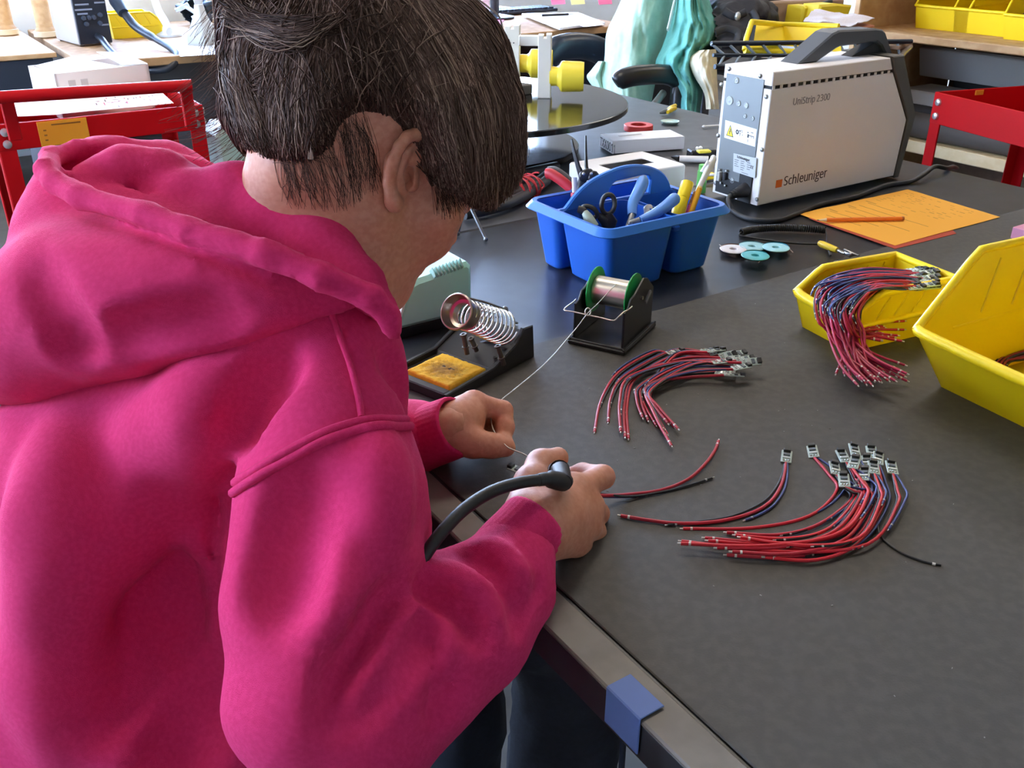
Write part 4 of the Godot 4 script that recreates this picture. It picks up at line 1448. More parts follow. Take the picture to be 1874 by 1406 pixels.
	s.prism(PackedVector2Array([Vector2(-0.014, 0), Vector2(0.02, -0.004), Vector2(0.022, 0.012), Vector2(0.006, 0.018), Vector2(-0.012, 0.014)]), 0.012, Transform3D(BT * Basis(Vector3.RIGHT, -PI / 2), spot(1296, 330, 0.003)), 0.002)
	part(o, "body", s, M("#e8c818", 0.4))
	s = Shape.new()
	s.rod(spot(1290, 321, 0.016), spot(1306, 320, 0.016), 0.003, 8)
	part(o, "bar", s, M("#dedcd6", 0.5))
	o = place("sticky_pad", "pink sticky note pad at the right edge of the bench above the big bin", "note pad", spot(1885, 425))
	s = Shape.new()
	s.box(spot(1892, 428, 0.012), Vector3(0.05, 0.02, 0.05), BT, 0.001)
	part(o, "block", s, M("#e39ab8", 0.7))
	build_turntable()

func build_turntable() -> void:
	var glossy := M("#1b1c1f", 0.1)
	var c := level(858, 186, TOP + 0.112)
	c.y = TOP
	var o := thing("turntable", "large glossy black round turntable on the far end of the bench", "turntable", c + Vector3(0, 0.0026, 0))
	var s := Shape.new()
	s.lathe(Vector3.ZERO, Basis.IDENTITY, [Vector2(0, 0.098), Vector2(0.355, 0.098), Vector2(0.362, 0.1), Vector2(0.362, 0.11), Vector2(0.359, 0.112), Vector2(0, 0.112)], 96)
	obj("disc", s, glossy, o)
	s = Shape.new()
	s.lathe(Vector3.ZERO, Basis.IDENTITY, [Vector2(0.13, 0.016), Vector2(0.13, 0.084), Vector2(0.136, 0.09), Vector2(0.136, 0.099)], 64)
	obj("pedestal", s, M("#1d2026", 0.3), o)
	s = Shape.new()
	s.lathe(Vector3.ZERO, Basis.IDENTITY, [Vector2(0, 0.0), Vector2(0.25, 0.0), Vector2(0.254, 0.003), Vector2(0.254, 0.014), Vector2(0.251, 0.016), Vector2(0, 0.016)], 72)
	obj("lower_disc", s, glossy, o)
	# white fixtures with yellow cups on the turntable
	var white := M("#e6e0d0", 0.55)
	var yel := M("#ecd23a", 0.45)
	var y := TOP + 0.1148
	var b := BT
	var post := func(called: String, label: String, u: float, v: float, vt: float, w: float, dp: float, turn: float) -> Node3D:
		var base := level(u, v, y)
		var dpt := -(base - EYE).dot(Vector3(0, sin(deg_to_rad(PITCH)), cos(deg_to_rad(PITCH))))
		var hgt := (v - vt) * dpt / FOCAL / cos(deg_to_rad(PITCH)) * 0.96
		var t := thing(called, label, "fixture", base, BT * yaw(turn))
		var ss := Shape.new()
		ss.prism(PackedVector2Array([Vector2(-w / 2, 0), Vector2(w / 2, 0), Vector2(w / 2, hgt), Vector2(w * 0.1, hgt), Vector2(w * 0.1, hgt - 0.008), Vector2(-w * 0.1, hgt - 0.008), Vector2(-w * 0.1, hgt - 0.002), Vector2(-w / 2, hgt - 0.002)]), dp, Transform3D(Basis.IDENTITY, Vector3(0, 0, -dp / 2)), 0.0015)
		obj("post", ss, white, t)
		return t
	var t: Node3D = post.call("clamp_fixture", "white plastic fixture post with crossbar and large yellow cup, rightmost on the turntable", 996, 178, 76, 0.03, 0.03, -38.0)
	s = Shape.new()
	s.box(Vector3(-0.035, 0.123, -0.01), Vector3(0.05, 0.022, 0.02), Basis.IDENTITY, 0.002)
	obj("crossbar", s, white, t)
	s = Shape.new()
	var cup := [Vector2(0.0, 0.0), Vector2(0.02, 0.0), Vector2(0.0215, 0.004), Vector2(0.021, 0.016), Vector2(0.024, 0.021), Vector2(0.033, 0.026), Vector2(0.034, 0.03), Vector2(0.033, 0.07), Vector2(0.0315, 0.078), Vector2(0.028, 0.078), Vector2(0.028, 0.03), Vector2(0.0, 0.028)]
	s.lathe(Vector3(0.012, 0.047, 0.0), Basis(Vector3(0, 1, 0), Vector3(1, 0, 0), Vector3(0, 0, -1)), cup, 32, 0.4)
	obj("cup", s, yel, t)
	t = post.call("clamp_fixture", "tall white fixture post with a round hole and yellow cup, middle of the turntable", 938, 160, 60, 0.036, 0.034, -38.0)
	s = Shape.new()
	s.lathe(Vector3(0.018, 0.055, -0.01), Basis(Vector3(0, 1, 0), Vector3(1, 0, 0), Vector3(0, 0, -1)), cup, 32, 0.4)
	obj("cup", s, yel, t)
	s = Shape.new()
	s.lathe(Vector3(0.0, 0.05, 0.0168), Basis(Vector3.RIGHT, PI / 2), [Vector2(0.0065, 0.0), Vector2(0.0065, 0.0012), Vector2(0.0045, 0.0014), Vector2(0, 0.0008)], 16, 0.3)
	obj("hole_ring", s, M("#6b5f52", 0.6), t)
	for q in [-0.004, 0.004]:
		s = Shape.new()
		s.lathe(Vector3(q, 0.105, 0.0168), Basis(Vector3.RIGHT, PI / 2), [Vector2(0.0018, 0.0), Vector2(0.0016, 0.0012), Vector2(0, 0.001)], 8, 0.3)
		obj("screw", s, M("#4a4640", 0.5), t)
	t = post.call("clamp_fixture", "shorter white fixture post with curved yellow lever beside the person's hair", 910, 178, 82, 0.034, 0.03, -38.0)
	s = Shape.new()
	s.tube(curve([Vector3(-0.03, 0.06, 0.02), Vector3(-0.005, 0.05, 0.024), Vector3(0.012, 0.03, 0.026), Vector3(0.018, 0.004, 0.028)], 6), 0.011, 10, true, false, 0.6)
	obj("lever", s, yel, t)
	t = post.call("clamp_fixture", "white fixture block carrying a thin black rod, behind the person's hair", 878, 160, 64, 0.036, 0.036, -38.0)
	s = Shape.new()
	s.rod(Vector3(0.0, 0.1, 0), Vector3(-0.004, 0.235, 0.0), 0.0022, 8)
	obj("rod", s, M("#2b2a30", 0.5), t)
	s = Shape.new()
	s.tube(curve([Vector3(-0.001, 0.2, 0), Vector3(0.02, 0.185, 0), Vector3(0.05, 0.16, 0), Vector3(0.058, 0.12, 0)], 5), 0.0022, 8)
	obj("bent_wire", s, M("#5a5048", 0.5), t)
	# stepped grey base
	var base := level(955, 176, y)
	t = thing("stepped_base", "dark grey stepped metal base with a knob between the white fixtures", "base", base, BT * yaw(12))
	s = Shape.new()
	s.box(Vector3(0.0, 0.011, -0.035), Vector3(0.085, 0.022, 0.06), Basis.IDENTITY, 0.002)
	obj("lower_step", s, M("#5f5a54", 0.6), t)
	s = Shape.new()
	s.box(Vector3(-0.012, 0.033, -0.04), Vector3(0.05, 0.02, 0.04), Basis.IDENTITY, 0.002)
	obj("upper_step", s, M("#57524d", 0.6), t)
	s = Shape.new()
	s.lathe(Vector3(-0.018, 0.043, -0.04), Basis.IDENTITY, [Vector2(0.011, 0), Vector2(0.013, 0.008), Vector2(0.009, 0.02), Vector2(0, 0.022)], 12)
	obj("knob", s, M("#4c453f", 0.6), t)
# ---------- yellow bins and the wire harnesses ----------
# x from the low front lip (0) to the back (L), z across, y up
func hopper_bin(o: Node3D, L: float, W: float, H: float, lip: float, flare: float, m: Material, rib_m: Material) -> void:
	var t := 0.003
	var s := Shape.new()
	s.box(Vector3(L / 2, t / 2, W / 2), Vector3(L - 0.004, t, W - 0.004), Basis.IDENTITY, 0.001)
	obj("floor_panel", s, m, o)
	# side walls lean outwards: bottom edge inside, top edge outside
	for sd in [0, 1]:
		var z0 := 0.0 if sd == 0 else W
		var sg := -1.0 if sd == 0 else 1.0
		var prof := [[0.0, 0.0, -flare * 0.0], [L, 0.0, 0.0], [L + flare * 0.4, H, 1.0], [L * 0.17, H, 1.0], [-flare, lip, lip / H]]
		var outer := []
		var inner := []
		for p in prof:
			var zz: float = z0 + sg * flare * 0.5 * p[2]
			outer.append(Vector3(p[0], p[1], zz))
			inner.append(Vector3(p[0], p[1], zz - sg * t))
		s = Shape.new()
		var a: Array = outer if sd == 1 else inner
		var b: Array = inner if sd == 1 else outer
		for k in [[0, 1, 2], [0, 2, 3], [0, 3, 4]]:
			s.tri(a[k[0]], a[k[1]], a[k[2]])
			s.tri(b[k[0]], b[k[2]], b[k[1]])
		for k in 5:
			var k2 := (k + 1) % 5
			s.quad(b[k], b[k2], a[k2], a[k])
		obj("side_wall", s, m, o)
		s = Shape.new()
		s.tube(PackedVector3Array([outer[4], (outer[4] as Vector3).lerp(outer[3], 0.85), outer[3] + Vector3(0.004, 0.001, 0), outer[3] + Vector3(0.02, 0.001, 0), outer[2]]), 0.0052, 8)
		obj("rim", s, m, o)
		s = Shape.new()
		var y1 := H * 0.46
		var zz2 := z0 + sg * flare * 0.5 * 0.46
		s.rod(Vector3(L * 0.03, y1, zz2), Vector3(L, y1, zz2), 0.0036, 8)
		obj("step_rib", s, m, o)
		for k in 4:
			var x := L * (0.2 + 0.2 * k)
			s = Shape.new()
			var ya := H * 0.53
			var yb := H * 0.92
			var off := t * 0.3
			for side in [0.0, 1.0]:
				var d: float = -sg * t if side == 0.0 else 0.0
				s.rod(Vector3(x, ya, z0 + sg * flare * 0.5 * ya / H + d), Vector3(x + L * 0.1, yb, z0 + sg * flare * 0.5 * yb / H + d), 0.0016, 6)
			obj("rib", s, rib_m, o)
	s = Shape.new()
	s.quad(Vector3(0, 0, W), Vector3(0, 0, 0), Vector3(-flare, lip, -flare * 0.5 * lip / H), Vector3(-flare, lip, W + flare * 0.5 * lip / H))
	s.quad(Vector3(t, 0, 0), Vector3(t, 0, W), Vector3(-flare + t, lip, W + flare * 0.5 * lip / H), Vector3(-flare + t, lip, -flare * 0.5 * lip / H))
	obj("front_wall", s, m, o)
	s = Shape.new()
	s.tube(curve([Vector3(-flare + 0.004, lip + 0.001, -flare * 0.5 * lip / H), Vector3(-flare - 0.002, lip + 0.001, 0.008), Vector3(-flare - 0.004, lip, W * 0.5), Vector3(-flare - 0.002, lip + 0.001, W - 0.008), Vector3(-flare + 0.004, lip + 0.001, W + flare * 0.5 * lip / H)], 4), 0.0065, 8)
	obj("front_lip", s, m, o)
	s = Shape.new()
	s.quad(Vector3(L, 0, 0), Vector3(L, 0, W), Vector3(L + flare * 0.4, H, W + flare * 0.5), Vector3(L + flare * 0.4, H, -flare * 0.5))
	s.quad(Vector3(L - t, 0, W), Vector3(L - t, 0, 0), Vector3(L + flare * 0.4 - t, H, -flare * 0.5), Vector3(L + flare * 0.4 - t, H, W + flare * 0.5))
	obj("back_wall", s, m, o)
	s = Shape.new()
	s.rod(Vector3(L + flare * 0.4, H, -flare * 0.5), Vector3(L + flare * 0.4, H, W + flare * 0.5), 0.005, 8)
	obj("back_rim", s, m, o)

var board_m: Material
func harness(label: String, group: String, head: Vector3, back: Vector3, reds: PackedVector3Array, blues: PackedVector3Array, blacks: PackedVector3Array, r := 0.0016, tilt := 0.0, red_hex := "#b5142c") -> Node3D:
	# head: where the wires enter the board; back: direction from there along the board
	var bz := back.normalized()
	var bx := Vector3.UP.cross(bz).normalized()
	var b := Basis(bx, bz.cross(bx), bz) * Basis(Vector3(0, 0, 1), tilt)
	var o := thing("wire_harness", label, "wire harness", head, b, group)
	var s := Shape.new()
	s.box(Vector3(0, 0.0008, 0.0108), Vector3(0.0106, 0.0014, 0.0236), Basis.IDENTITY, 0.0003)
	var bd := obj("circuit_board", s, M("#b4c3b8", 0.4), o)
	s = Shape.new()
	s.box(Vector3(0, 0.0028, 0.0208), Vector3(0.0072, 0.0034, 0.0052), Basis.IDENTITY, 0.0004)
	obj("connector", s, M("#2a2b2a", 0.4), bd)
	s = Shape.new()
	s.box(Vector3(0, 0.0022, 0.0132), Vector3(0.0066, 0.0016, 0.004), Basis.IDENTITY, 0.0003)
	obj("chip", s, M("#5c656a", 0.4), bd)
	s = Shape.new()
	s.box(Vector3(0, 0.002, 0.0070), Vector3(0.0078, 0.0014, 0.0028), Basis.IDENTITY, 0.0003)
	obj("chip", s, M("#c3c9c4", 0.3, 0.3), bd)
	for x in [-0.0026, 0.0, 0.0026]:
		s = Shape.new()
		s.blob(Vector3(x, 0.0018, 0.0022), Vector3(0.0012, 0.0010, 0.0016), Basis.IDENTITY, 6)
		obj("solder_joint", s, M("#cfd3d0", 0.25, 0.8), bd)
	var w := [[reds, red_hex, "red_wire", r, "#d9d5cd"], [blues, "#39477f", "blue_wire", r * 0.72, "#c9c7c0"], [blacks, "#17181c", "black_wire", r * 0.72, "#c9c7c0"]]
	for q in w:
		var p: PackedVector3Array = q[0]
		if p.size() < 2: continue
		s = Shape.new()
		s.tube(p, q[3], 6)
		var wi := part(o, q[2], s, M(q[1], 0.38))
		var e := p[p.size() - 1]
		var d := (e - p[p.size() - 2]).normalized()
		s = Shape.new()
		var inv := o.transform.affine_inverse()
		s.xf = inv
		s.rod(e - d * 0.0085, e - d * 0.0065, q[3] * 1.06, 6)
		s.rod(e, e + d * 0.003, q[3] * 0.5, 6)
		obj("stripped_end", s, M(q[4], 0.4, 0.2), wi)
	return o

func px_path(pts: Array, h0: float, h1: float, step := 6) -> PackedVector3Array:
	# pixel points, each [u, v] or [u, v, height]; heights run from h0 to h1 where none is given
	var c := []
	for i in pts.size():
		var q: Array = pts[i]
		var h: float = q[2] if q.size() > 2 else lerpf(h0, h1, float(i) / (pts.size() - 1))
		c.append(spot(q[0], q[1], h))
	return curve(c, step)
func cut(p: PackedVector3Array, share: float, side: Vector3, amount: float) -> PackedVector3Array:
	# the first share of a path, drifting sideways: a shorter wire beside the long one
	var n := maxi(4, int(p.size() * share))
	var o := PackedVector3Array()
	for i in n:
		var t := float(i) / (n - 1)
		o.append(p[i] + side * amount * sin(t * 2.2 + 0.15))
	return o

func rank(list: Array, i: int) -> String:
	var k := 0
	for q in list:
		if q[0] < list[i][0]: k += 1
	return ["first", "second", "third", "fourth", "fifth", "sixth", "seventh", "eighth", "ninth", "tenth", "eleventh", "twelfth", "thirteenth", "fourteenth"][k]

func build_harnesses() -> void:
	var yel := M("#f8d506", 0.42)
	var yel2 := M("#eecb06", 0.45)
	var o := thing("storage_bin", "large yellow stacking bin at the right edge, cut off by the frame", "bin", Vector3.ZERO, Basis.IDENTITY)
	o.transform = seat(-0.532, 0.953, 0.1, 0.995, 0.0026)
	hopper_bin(o, 0.27, 0.25, 0.152, 0.077, 0.05, yel, yel2)
	o = thing("storage_bin", "small yellow stacking bin overflowing with red wire harnesses, beside the large bin", "bin", Vector3.ZERO, Basis.IDENTITY)
	o.transform = seat(-0.742, 0.955, 0.14, 0.99, 0.0026)
	hopper_bin(o, 0.15, 0.088, 0.076, 0.05, 0.016, yel, yel2)
	var rng := RandomNumberGenerator.new()
	rng.seed = 21
	var up := Vector3.UP
	# the single harness between the pile and the centre bundle
	var p := px_path([[1438, 847, 0.003], [1436, 865], [1428, 892], [1408, 920], [1370, 941], [1310, 955], [1240, 958], [1185, 952], [1136, 944]], 0.004, 0.0045)
	var q := px_path([[1441, 848, 0.003], [1441, 870], [1435, 897], [1417, 924], [1390, 942], [1364, 952]], 0.004, 0.004)
	var k := px_path([[1437, 847, 0.003], [1432, 868], [1420, 893], [1395, 920], [1340, 945], [1270, 956], [1222, 961]], 0.004, 0.004)
	harness("single wire harness lying apart, left of the lower pile of harnesses", "", p[0], spot(1442, 815) - spot(1438, 848), p, q, k, 0.0017)
	# the harness in the person's right hand
	p = px_path([[968, 868, 0.012], [1010, 885, 0.02], [1060, 902, 0.022], [1100, 907, 0.015], [1150, 905, 0.006], [1210, 897], [1258, 878], [1290, 850], [1308, 825], [1315, 807]], 0.004, 0.005)
	q = px_path([[966, 870, 0.012], [1010, 890, 0.02], [1060, 905, 0.02], [1100, 909, 0.013], [1140, 910, 0.005], [1180, 908]], 0.004, 0.003)
	k = px_path([[970, 866, 0.012], [1010, 884, 0.02], [1060, 900, 0.022], [1100, 904, 0.015], [1155, 909, 0.006], [1215, 900], [1262, 888], [1303, 875]], 0.004, 0.004)
	harness("wire harness held in the person's right hand, its wires running to the right", "", p[0], spot(945, 858) - spot(968, 866), p, q, k, 0.0017)
	# lower pile
	var heads := [[1490, 838, -6, -26], [1530, 870, -5, -24], [1548, 847, -12, -24], [1566, 836, -6, -25], [1546, 892, -3, -24], [1560, 858, 8, -24], [1597, 839, -5, -27], [1573, 899, -2, -26], [1606, 850, 2, -25], [1634, 868, -6, -27], [1580, 880, 4, -24], [1600, 868, -3, -24], [1584, 856, 3, -24], [1590, 905, -4, -24]]
	var ends := [[1250, 968], [1330, 975], [1346, 980], [1296, 990], [1312, 1003], [1246, 995], [1380, 990], [1290, 985], [1400, 1020], [1247, 991], [1340, 1010], [1355, 984], [1420, 1000], [1330, 1016]]
	var lab := ["foremost left harness with its board standing apart at the lower pile's top left", "outermost right harness of the lower pile, bending furthest right"]
	for i in heads.size():
		var H: Array = heads[i]
		var E: Array = ends[i]
		var f := float(i) / heads.size()
		var hh := 0.003 + 0.0016 * (i % 6)
		var kx: float = (H[0] - 1490.0) / 144.0
		var mid := [lerpf(1524, 1640, kx) + rng.randf_range(-8, 8), lerpf(898, 925, kx) + rng.randf_range(-8, 8)]
		var m2 := [lerpf(1478, 1596, kx) + rng.randf_range(-12, 12), lerpf(950, 996, kx) + (E[1] - 990.0) * 0.25]
		var m3 := [lerpf(m2[0], E[0], 0.45), lerpf(m2[1], E[1], 0.6) + 8.0 + 9.0 * kx]
		p = px_path([[H[0], H[1], hh], [lerpf(H[0], mid[0], 0.55) + 3, lerpf(H[1], mid[1], 0.5)], mid, m2, m3, E], hh, hh)
		var side := AX_N
		q = cut(p, rng.randf_range(0.4, 0.75), AX_N, rng.randf_range(0.003, 0.016))
		k = cut(p, rng.randf_range(0.6, 0.85), AX_N, rng.randf_range(-0.006, 0.002))
		var l := "lower pile wire harness whose circuit board is %s from the left" % rank(heads, i)
		if i == 0: l = "wire harness with its board standing apart at the upper left of the lower pile"
		if i == 9: l = "rightmost harness of the lower pile, its red wire bending furthest right"
		harness(l, "harnesses in the lower pile on the mat", p[0], spot(H[0] + H[2], H[1] + H[3]) - spot(H[0], H[1]), p, q, k, 0.00165, rng.randf_range(-0.25, 0.25), ["#c4152a", "#b5142c", "#cc1c2c"][i % 3])
	# stray black wire end of the lower pile
	var s := Shape.new()
	var sw := place("loose_wire", "thin black wire trailing out at the lower right of the lower pile", "wire", spot(1650, 1012))
	s.tube(px_path([[1606, 960, 0.006], [1614, 985], [1650, 1012], [1690, 1028], [1722, 1035]], 0.004, 0.003), 0.0012, 6)
	part(sw, "insulation", s, M("#17181c", 0.4))
	s = Shape.new()
	s.rod(spot(1706, 1032, 0.0035), spot(1712, 1033.5, 0.0035), 0.0013, 6)
	part(sw, "stripped_end", s, M("#d9d5cd", 0.4))
	# centre bundle
	heads = [[1222, 648, 30, -6], [1282, 643, 36, -3], [1300, 651, 34, -8], [1318, 655, 32, -8], [1330, 659, 34, -3], [1348, 661, 32, -5], [1358, 664, 32, -2], [1335, 651, 32, -5], [1310, 681, 34, 5], [1326, 687, 36, 2], [1338, 671, 34, -3], [1295, 645, 34, -4], [1305, 665, 34, -4], [1342, 676, 34, -6]]
	ends = [[1088, 791], [1113, 773], [1150, 803], [1144, 800], [1176, 765], [1229, 816], [1241, 785], [1214, 761], [1234, 782], [1201, 779], [1186, 770], [1221, 795], [1136, 790], [1222, 775]]
	for i in heads.size():
		var H: Array = heads[i]
		var E: Array = ends[i]
		var hh := 0.003 + 0.0022 * (i % 7)
		var kx: float = clampf((E[0] - 1088.0) / 150.0, 0, 1)
		var m1 := [lerpf(H[0], 1165, 0.45), H[1] - 2 + 6 * kx + rng.randf_range(-3, 3)]
		var m2 := [lerpf(1138, 1196, kx) + rng.randf_range(-8, 8), lerpf(686, 712, kx) + rng.randf_range(-6, 6)]
		var m3 := [lerpf(m2[0], E[0], 0.5) - 10, lerpf(m2[1], E[1], 0.5) - 4]
		p = px_path([[H[0], H[1], hh + 0.004], m1, m2, m3, E], hh + 0.003, maxf(0.003, hh * 0.5))
		q = cut(p, rng.randf_range(0.5, 0.8), AX_E, rng.randf_range(-0.006, 0.006))
		k = cut(p, rng.randf_range(0.6, 0.9), AX_E, rng.randf_range(-0.006, 0.006))
		var l := "centre bundle wire harness whose red end is %s from the left" % rank(ends, i)
		if i == 0: l = "wire harness of the centre bundle whose red end reaches furthest left"
		harness(l, "harnesses in the centre bundle", p[0], spot(H[0] + H[2], H[1] + H[3], hh) - spot(H[0], H[1], hh), p, q, k, 0.0017, rng.randf_range(-0.6, 0.6), ["#b5142c", "#a3122c", "#bd1a30"][i % 3])
	# harnesses heaped in and over the small bin
	for i in 56:
		var f := rng.randf()
		var g := float(i) / 55.0
		var H := [1640 + 50 * rng.randf(), 496 + 34 * g]
		var hh := 0.082 - 0.012 * f
		var inside := i % 3 == 0
		var E := [lerpf(1600, 1655, rng.randf()), lerpf(585, 625, rng.randf())] if inside else [lerpf(1530, 1662, rng.randf()), 0.0]
		if not inside: E[1] = lerpf(655, 705, clampf(0.25 + rng.randf() * 0.8, 0, 1))
		var he := 0.035 if inside else 0.008 + 0.022 * rng.randf()
		var x1 := lerpf(1490, 1572, g * 0.75 + 0.3 * rng.randf())
		var m1 := [lerpf(H[0], x1, 0.55), H[1] - 2.0 + rng.randf_range(-4, 6), hh + 0.008]
		var m2 := [x1 + rng.randf_range(-6, 6), lerpf(528, 562, g) + rng.randf_range(-12, 12), hh - 0.004]
		var m3 := [x1 + rng.randf_range(-6, 16), lerpf(588, 604, g) + rng.randf_range(-10, 10), lerpf(0.055, 0.045, f)]
		var m4 := [lerpf(m3[0], E[0], 0.5) - 6, lerpf(m3[1], E[1], 0.62), lerpf(0.04, he, 0.5)]
		p = px_path([[H[0], H[1], hh], m1, m2, m3, m4, [E[0], E[1], he]], 0.05, 0.02, 5)
		q = cut(p, rng.randf_range(0.34, 0.52), AX_N, rng.randf_range(-0.03, 0.0))
		k = cut(p, rng.randf_range(0.45, 0.62), AX_N, rng.randf_range(-0.012, 0.006))
		harness("wire harness with pinkish red wires heaped in the small yellow bin", "harnesses in the small bin", p[0], spot(H[0] + 30, H[1] - 3, hh) - spot(H[0], H[1], hh), p, q, k, 0.0016, rng.randf_range(-0.3, 0.3), ["#b8183a", "#a8163a", "#c22a50"][i % 3])
	# harnesses inside the large bin
	for i in 16:
		var g := float(i) / 15.0
		var y := 618 + 34 * g
		p = px_path([[1812 + 22 * g, 668 + 14 * g, 0.009 + 0.002 * (i % 5)], [1835 + 8 * g, 648 + 14 * g, 0.011 + 0.002 * (i % 5)], [1868, y + 6, 0.013 + 0.002 * (i % 5)], [1910, y, 0.013 + 0.002 * (i % 5)], [1960, y + 4, 0.009 + 0.002 * (i % 5)]], 0.01, 0.01)
		p.reverse()
		q = cut(p, 0.8, AX_E, rng.randf_range(-0.005, 0.005))
		k = cut(p, 0.9, AX_E, rng.randf_range(-0.005, 0.005))
		harness("wire harness lying inside the large yellow bin at the right edge", "harnesses in the large bin", p[0], p[0] - p[2], p, q, k, 0.0014, 0.0, "#9c2030")
# ---------- desks, shelves, chairs and carts behind the bench ----------
func board_on(o: Node3D, called: String, e0: float, e1: float, n0: float, n1: float, y0: float, y1: float, m: Material, bev := 0.004) -> MeshInstance3D:
	var s := Shape.new()
	s.box(fl((e0 + e1) / 2, (n0 + n1) / 2, (y0 + y1) / 2), Vector3(n1 - n0, y1 - y0, e1 - e0), BT, bev)
	return part(o, called, s, m)

# a plain small hopper bin at a place, for the shelves
func far_bin(label: String, where: Vector3, b: Basis, L: float, W: float, H: float, group := "", lip := 0.55) -> Node3D:
	var o := thing("storage_bin", label, "bin", where, b, group)
	hopper_bin(o, L, W, H, H * lip, 0.018, M("#f2d00a", 0.45), M("#e6c306", 0.45))
	return o

func page(label: String, a: Vector3, b: Vector3, c: Vector3, d: Vector3, m: Material, category := "paper", called := "paper", th := 0.0015, wav := 0.004) -> Node3D:
	var o := place(called, label, category, a)
	sheet(o, "sheet", m, a, b, c, d, th, wav, 3)
	return o

func build_background() -> void:
	var wood := MN("#a27a4e", "#b58d60", 0.75, 2.2, 0.012)
	var wood2 := MN("#bd9362", "#cfa97a", 0.65, 2.2, 0.012)
	var pine := MN("#d9bf8e", "#e4cea4", 0.6, 2.2, 0.012)
	var blk := M("#17181b", 0.5)
	var dark := M("#23242a", 0.6)
	# ---------- desk behind the turntable ----------
	var o := place("desk", "light wooden desk with keyboard, notepad and pink papers behind the turntable", "desk", fl(-5.2, 2.9, 0))
	board_on(o, "top", -6.6, -4.79, 1.95, 4.1, 0.725, 0.76, wood)
	board_on(o, "side_panel", -5.55, -4.85, 2.0, 2.03, 0.0, 0.725, dark)
	board_on(o, "side_panel", -5.55, -4.85, 4.03, 4.06, 0.0, 0.725, dark)
	board_on(o, "back_panel", -5.58, -5.56, 2.03, 4.03, 0.15, 0.725, M("#4a3f3c", 0.7))
	var dk := 0.7615
	page("bright pink paper sheet under the clear bottle on the wooden desk", level(840, 62, dk), level(905, 58, dk), level(930, 28, dk), level(870, 24, dk), M("#e25c9e", 0.7))
	o = place("bottle", "clear ribbed plastic water bottle standing on the pink paper", "bottle", level(886, 42, dk))
	var s := Shape.new()
	var prof := [Vector2(0, 0.0), Vector2(0.033, 0.0)]
	for k in 7:
		prof.append(Vector2(0.037, 0.008 + k * 0.02)); prof.append(Vector2(0.033, 0.018 + k * 0.02))
	prof.append_array([Vector2(0.035, 0.15), Vector2(0.03, 0.175), Vector2(0.014, 0.195), Vector2(0.013, 0.212)])
	s.lathe(level(886, 42, dk + 0.002), Basis.IDENTITY, prof, 20)
	part(o, "body", s, M("#e9c7d260", 0.12, 0.0, {"transparency": BaseMaterial3D.TRANSPARENCY_ALPHA}))
	s = Shape.new()
	s.lathe(level(886, 42, dk + 0.212), Basis.IDENTITY, [Vector2(0.0155, 0.0), Vector2(0.0155, 0.014), Vector2(0, 0.015)], 16)
	part(o, "cap", s, M("#d7d7dc", 0.4))
	o = place("notepad", "white writing pad with folded edge at the front of the wooden desk", "notepad", level(1030, 40, dk))
	sheet(o, "cover_sheet", M("#f2f1f0", 0.7), level(1024, 55, dk + 0.012), level(1107, 45, dk + 0.012), level(1058, 26, dk + 0.012), level(955, 28, dk + 0.012), 0.012, 0.004, 4)
	sheet(o, "folded_page", M("#e9e6ea", 0.7), level(1070, 50, dk + 0.026), level(1106, 46, dk + 0.026), level(1090, 38, dk + 0.026), level(1045, 42, dk + 0.026), 0.002, 0.006, 9)
	o = place("pen", "black pen lying on the white writing pad", "pen", level(1010, 27, dk + 0.03))
	s = Shape.new()
	s.rod(level(992, 28, dk + 0.032), level(1040, 26, dk + 0.032), 0.007, 8)
	part(o, "barrel", s, blk)
	s = Shape.new()
	s.rod(level(1040, 26, dk + 0.032), level(1052, 25.5, dk + 0.032), 0.006, 8, 0.002)
	part(o, "tip", s, M("#d8d8d8", 0.4))
	o = place("keyboard", "black computer keyboard at the back of the wooden desk", "keyboard", level(960, 12, dk))
	var ka := level(900, 30, dk + 0.004)
	var kb := level(1010, 22, dk + 0.004)
	var kx := (kb - ka).normalized()
	var kbs := Basis(kx, Vector3.UP, kx.cross(Vector3.UP))
	var kl := (kb - ka).length() * 1.25
	s = Shape.new()
	s.box((ka + kb) / 2.0 + kbs.z * -0.11 + Vector3(0, 0.012, 0), Vector3(kl, 0.02, 0.2), kbs, 0.005)
	part(o, "case", s, M("#1c2130", 0.5))
	for r in 4:
		for c in 12:
			s = Shape.new()
			s.box((ka + kb) / 2.0 + kbs * Vector3((c - 5.5) * kl / 13.0, 0.027, -0.04 - r * 0.04), Vector3(kl / 14.5, 0.01, 0.03), kbs, 0.003)
			part(o, "key", s, M("#222838", 0.5))
	o = place("monitor", "black computer monitor base with pink and yellow sticky notes along its lower edge", "monitor", level(1020, -8, 0.9))
	s = Shape.new()
	s.box(fl(-5.62, 3.55, 1.2), Vector3(0.62, 0.42, 0.05), BT, 0.01)
	part(o, "screen_case", s, blk)
	s = Shape.new()
	s.lathe(fl(-5.6, 3.55, 0.762), Basis.IDENTITY, [Vector2(0, 0), Vector2(0.13, 0), Vector2(0.13, 0.012), Vector2(0.03, 0.03), Vector2(0.028, 0.24), Vector2(0, 0.24)], 20)
	part(o, "stand", s, blk)
	for q in [[1000, 1040, "#f07aa6"], [1040, 1072, "#f2eca0"], [1090, 1122, "#f07aa6"]]:
		var d := 6.15
		s = Shape.new()
		s.box(at((q[0] + q[1]) / 2.0, -4, d), Vector3(0.11, 0.085, 0.004), BT * Basis(Vector3.RIGHT, -0.4))
		part(o, "sticky_note", s, M(q[2], 0.7))
	# ---------- chair with the green garments ----------
	var cc := fl(-2.55, 2.42, 0)
	o = place("office_chair", "black office chair with curved armrests, its back hung with green garments", "office chair", cc)
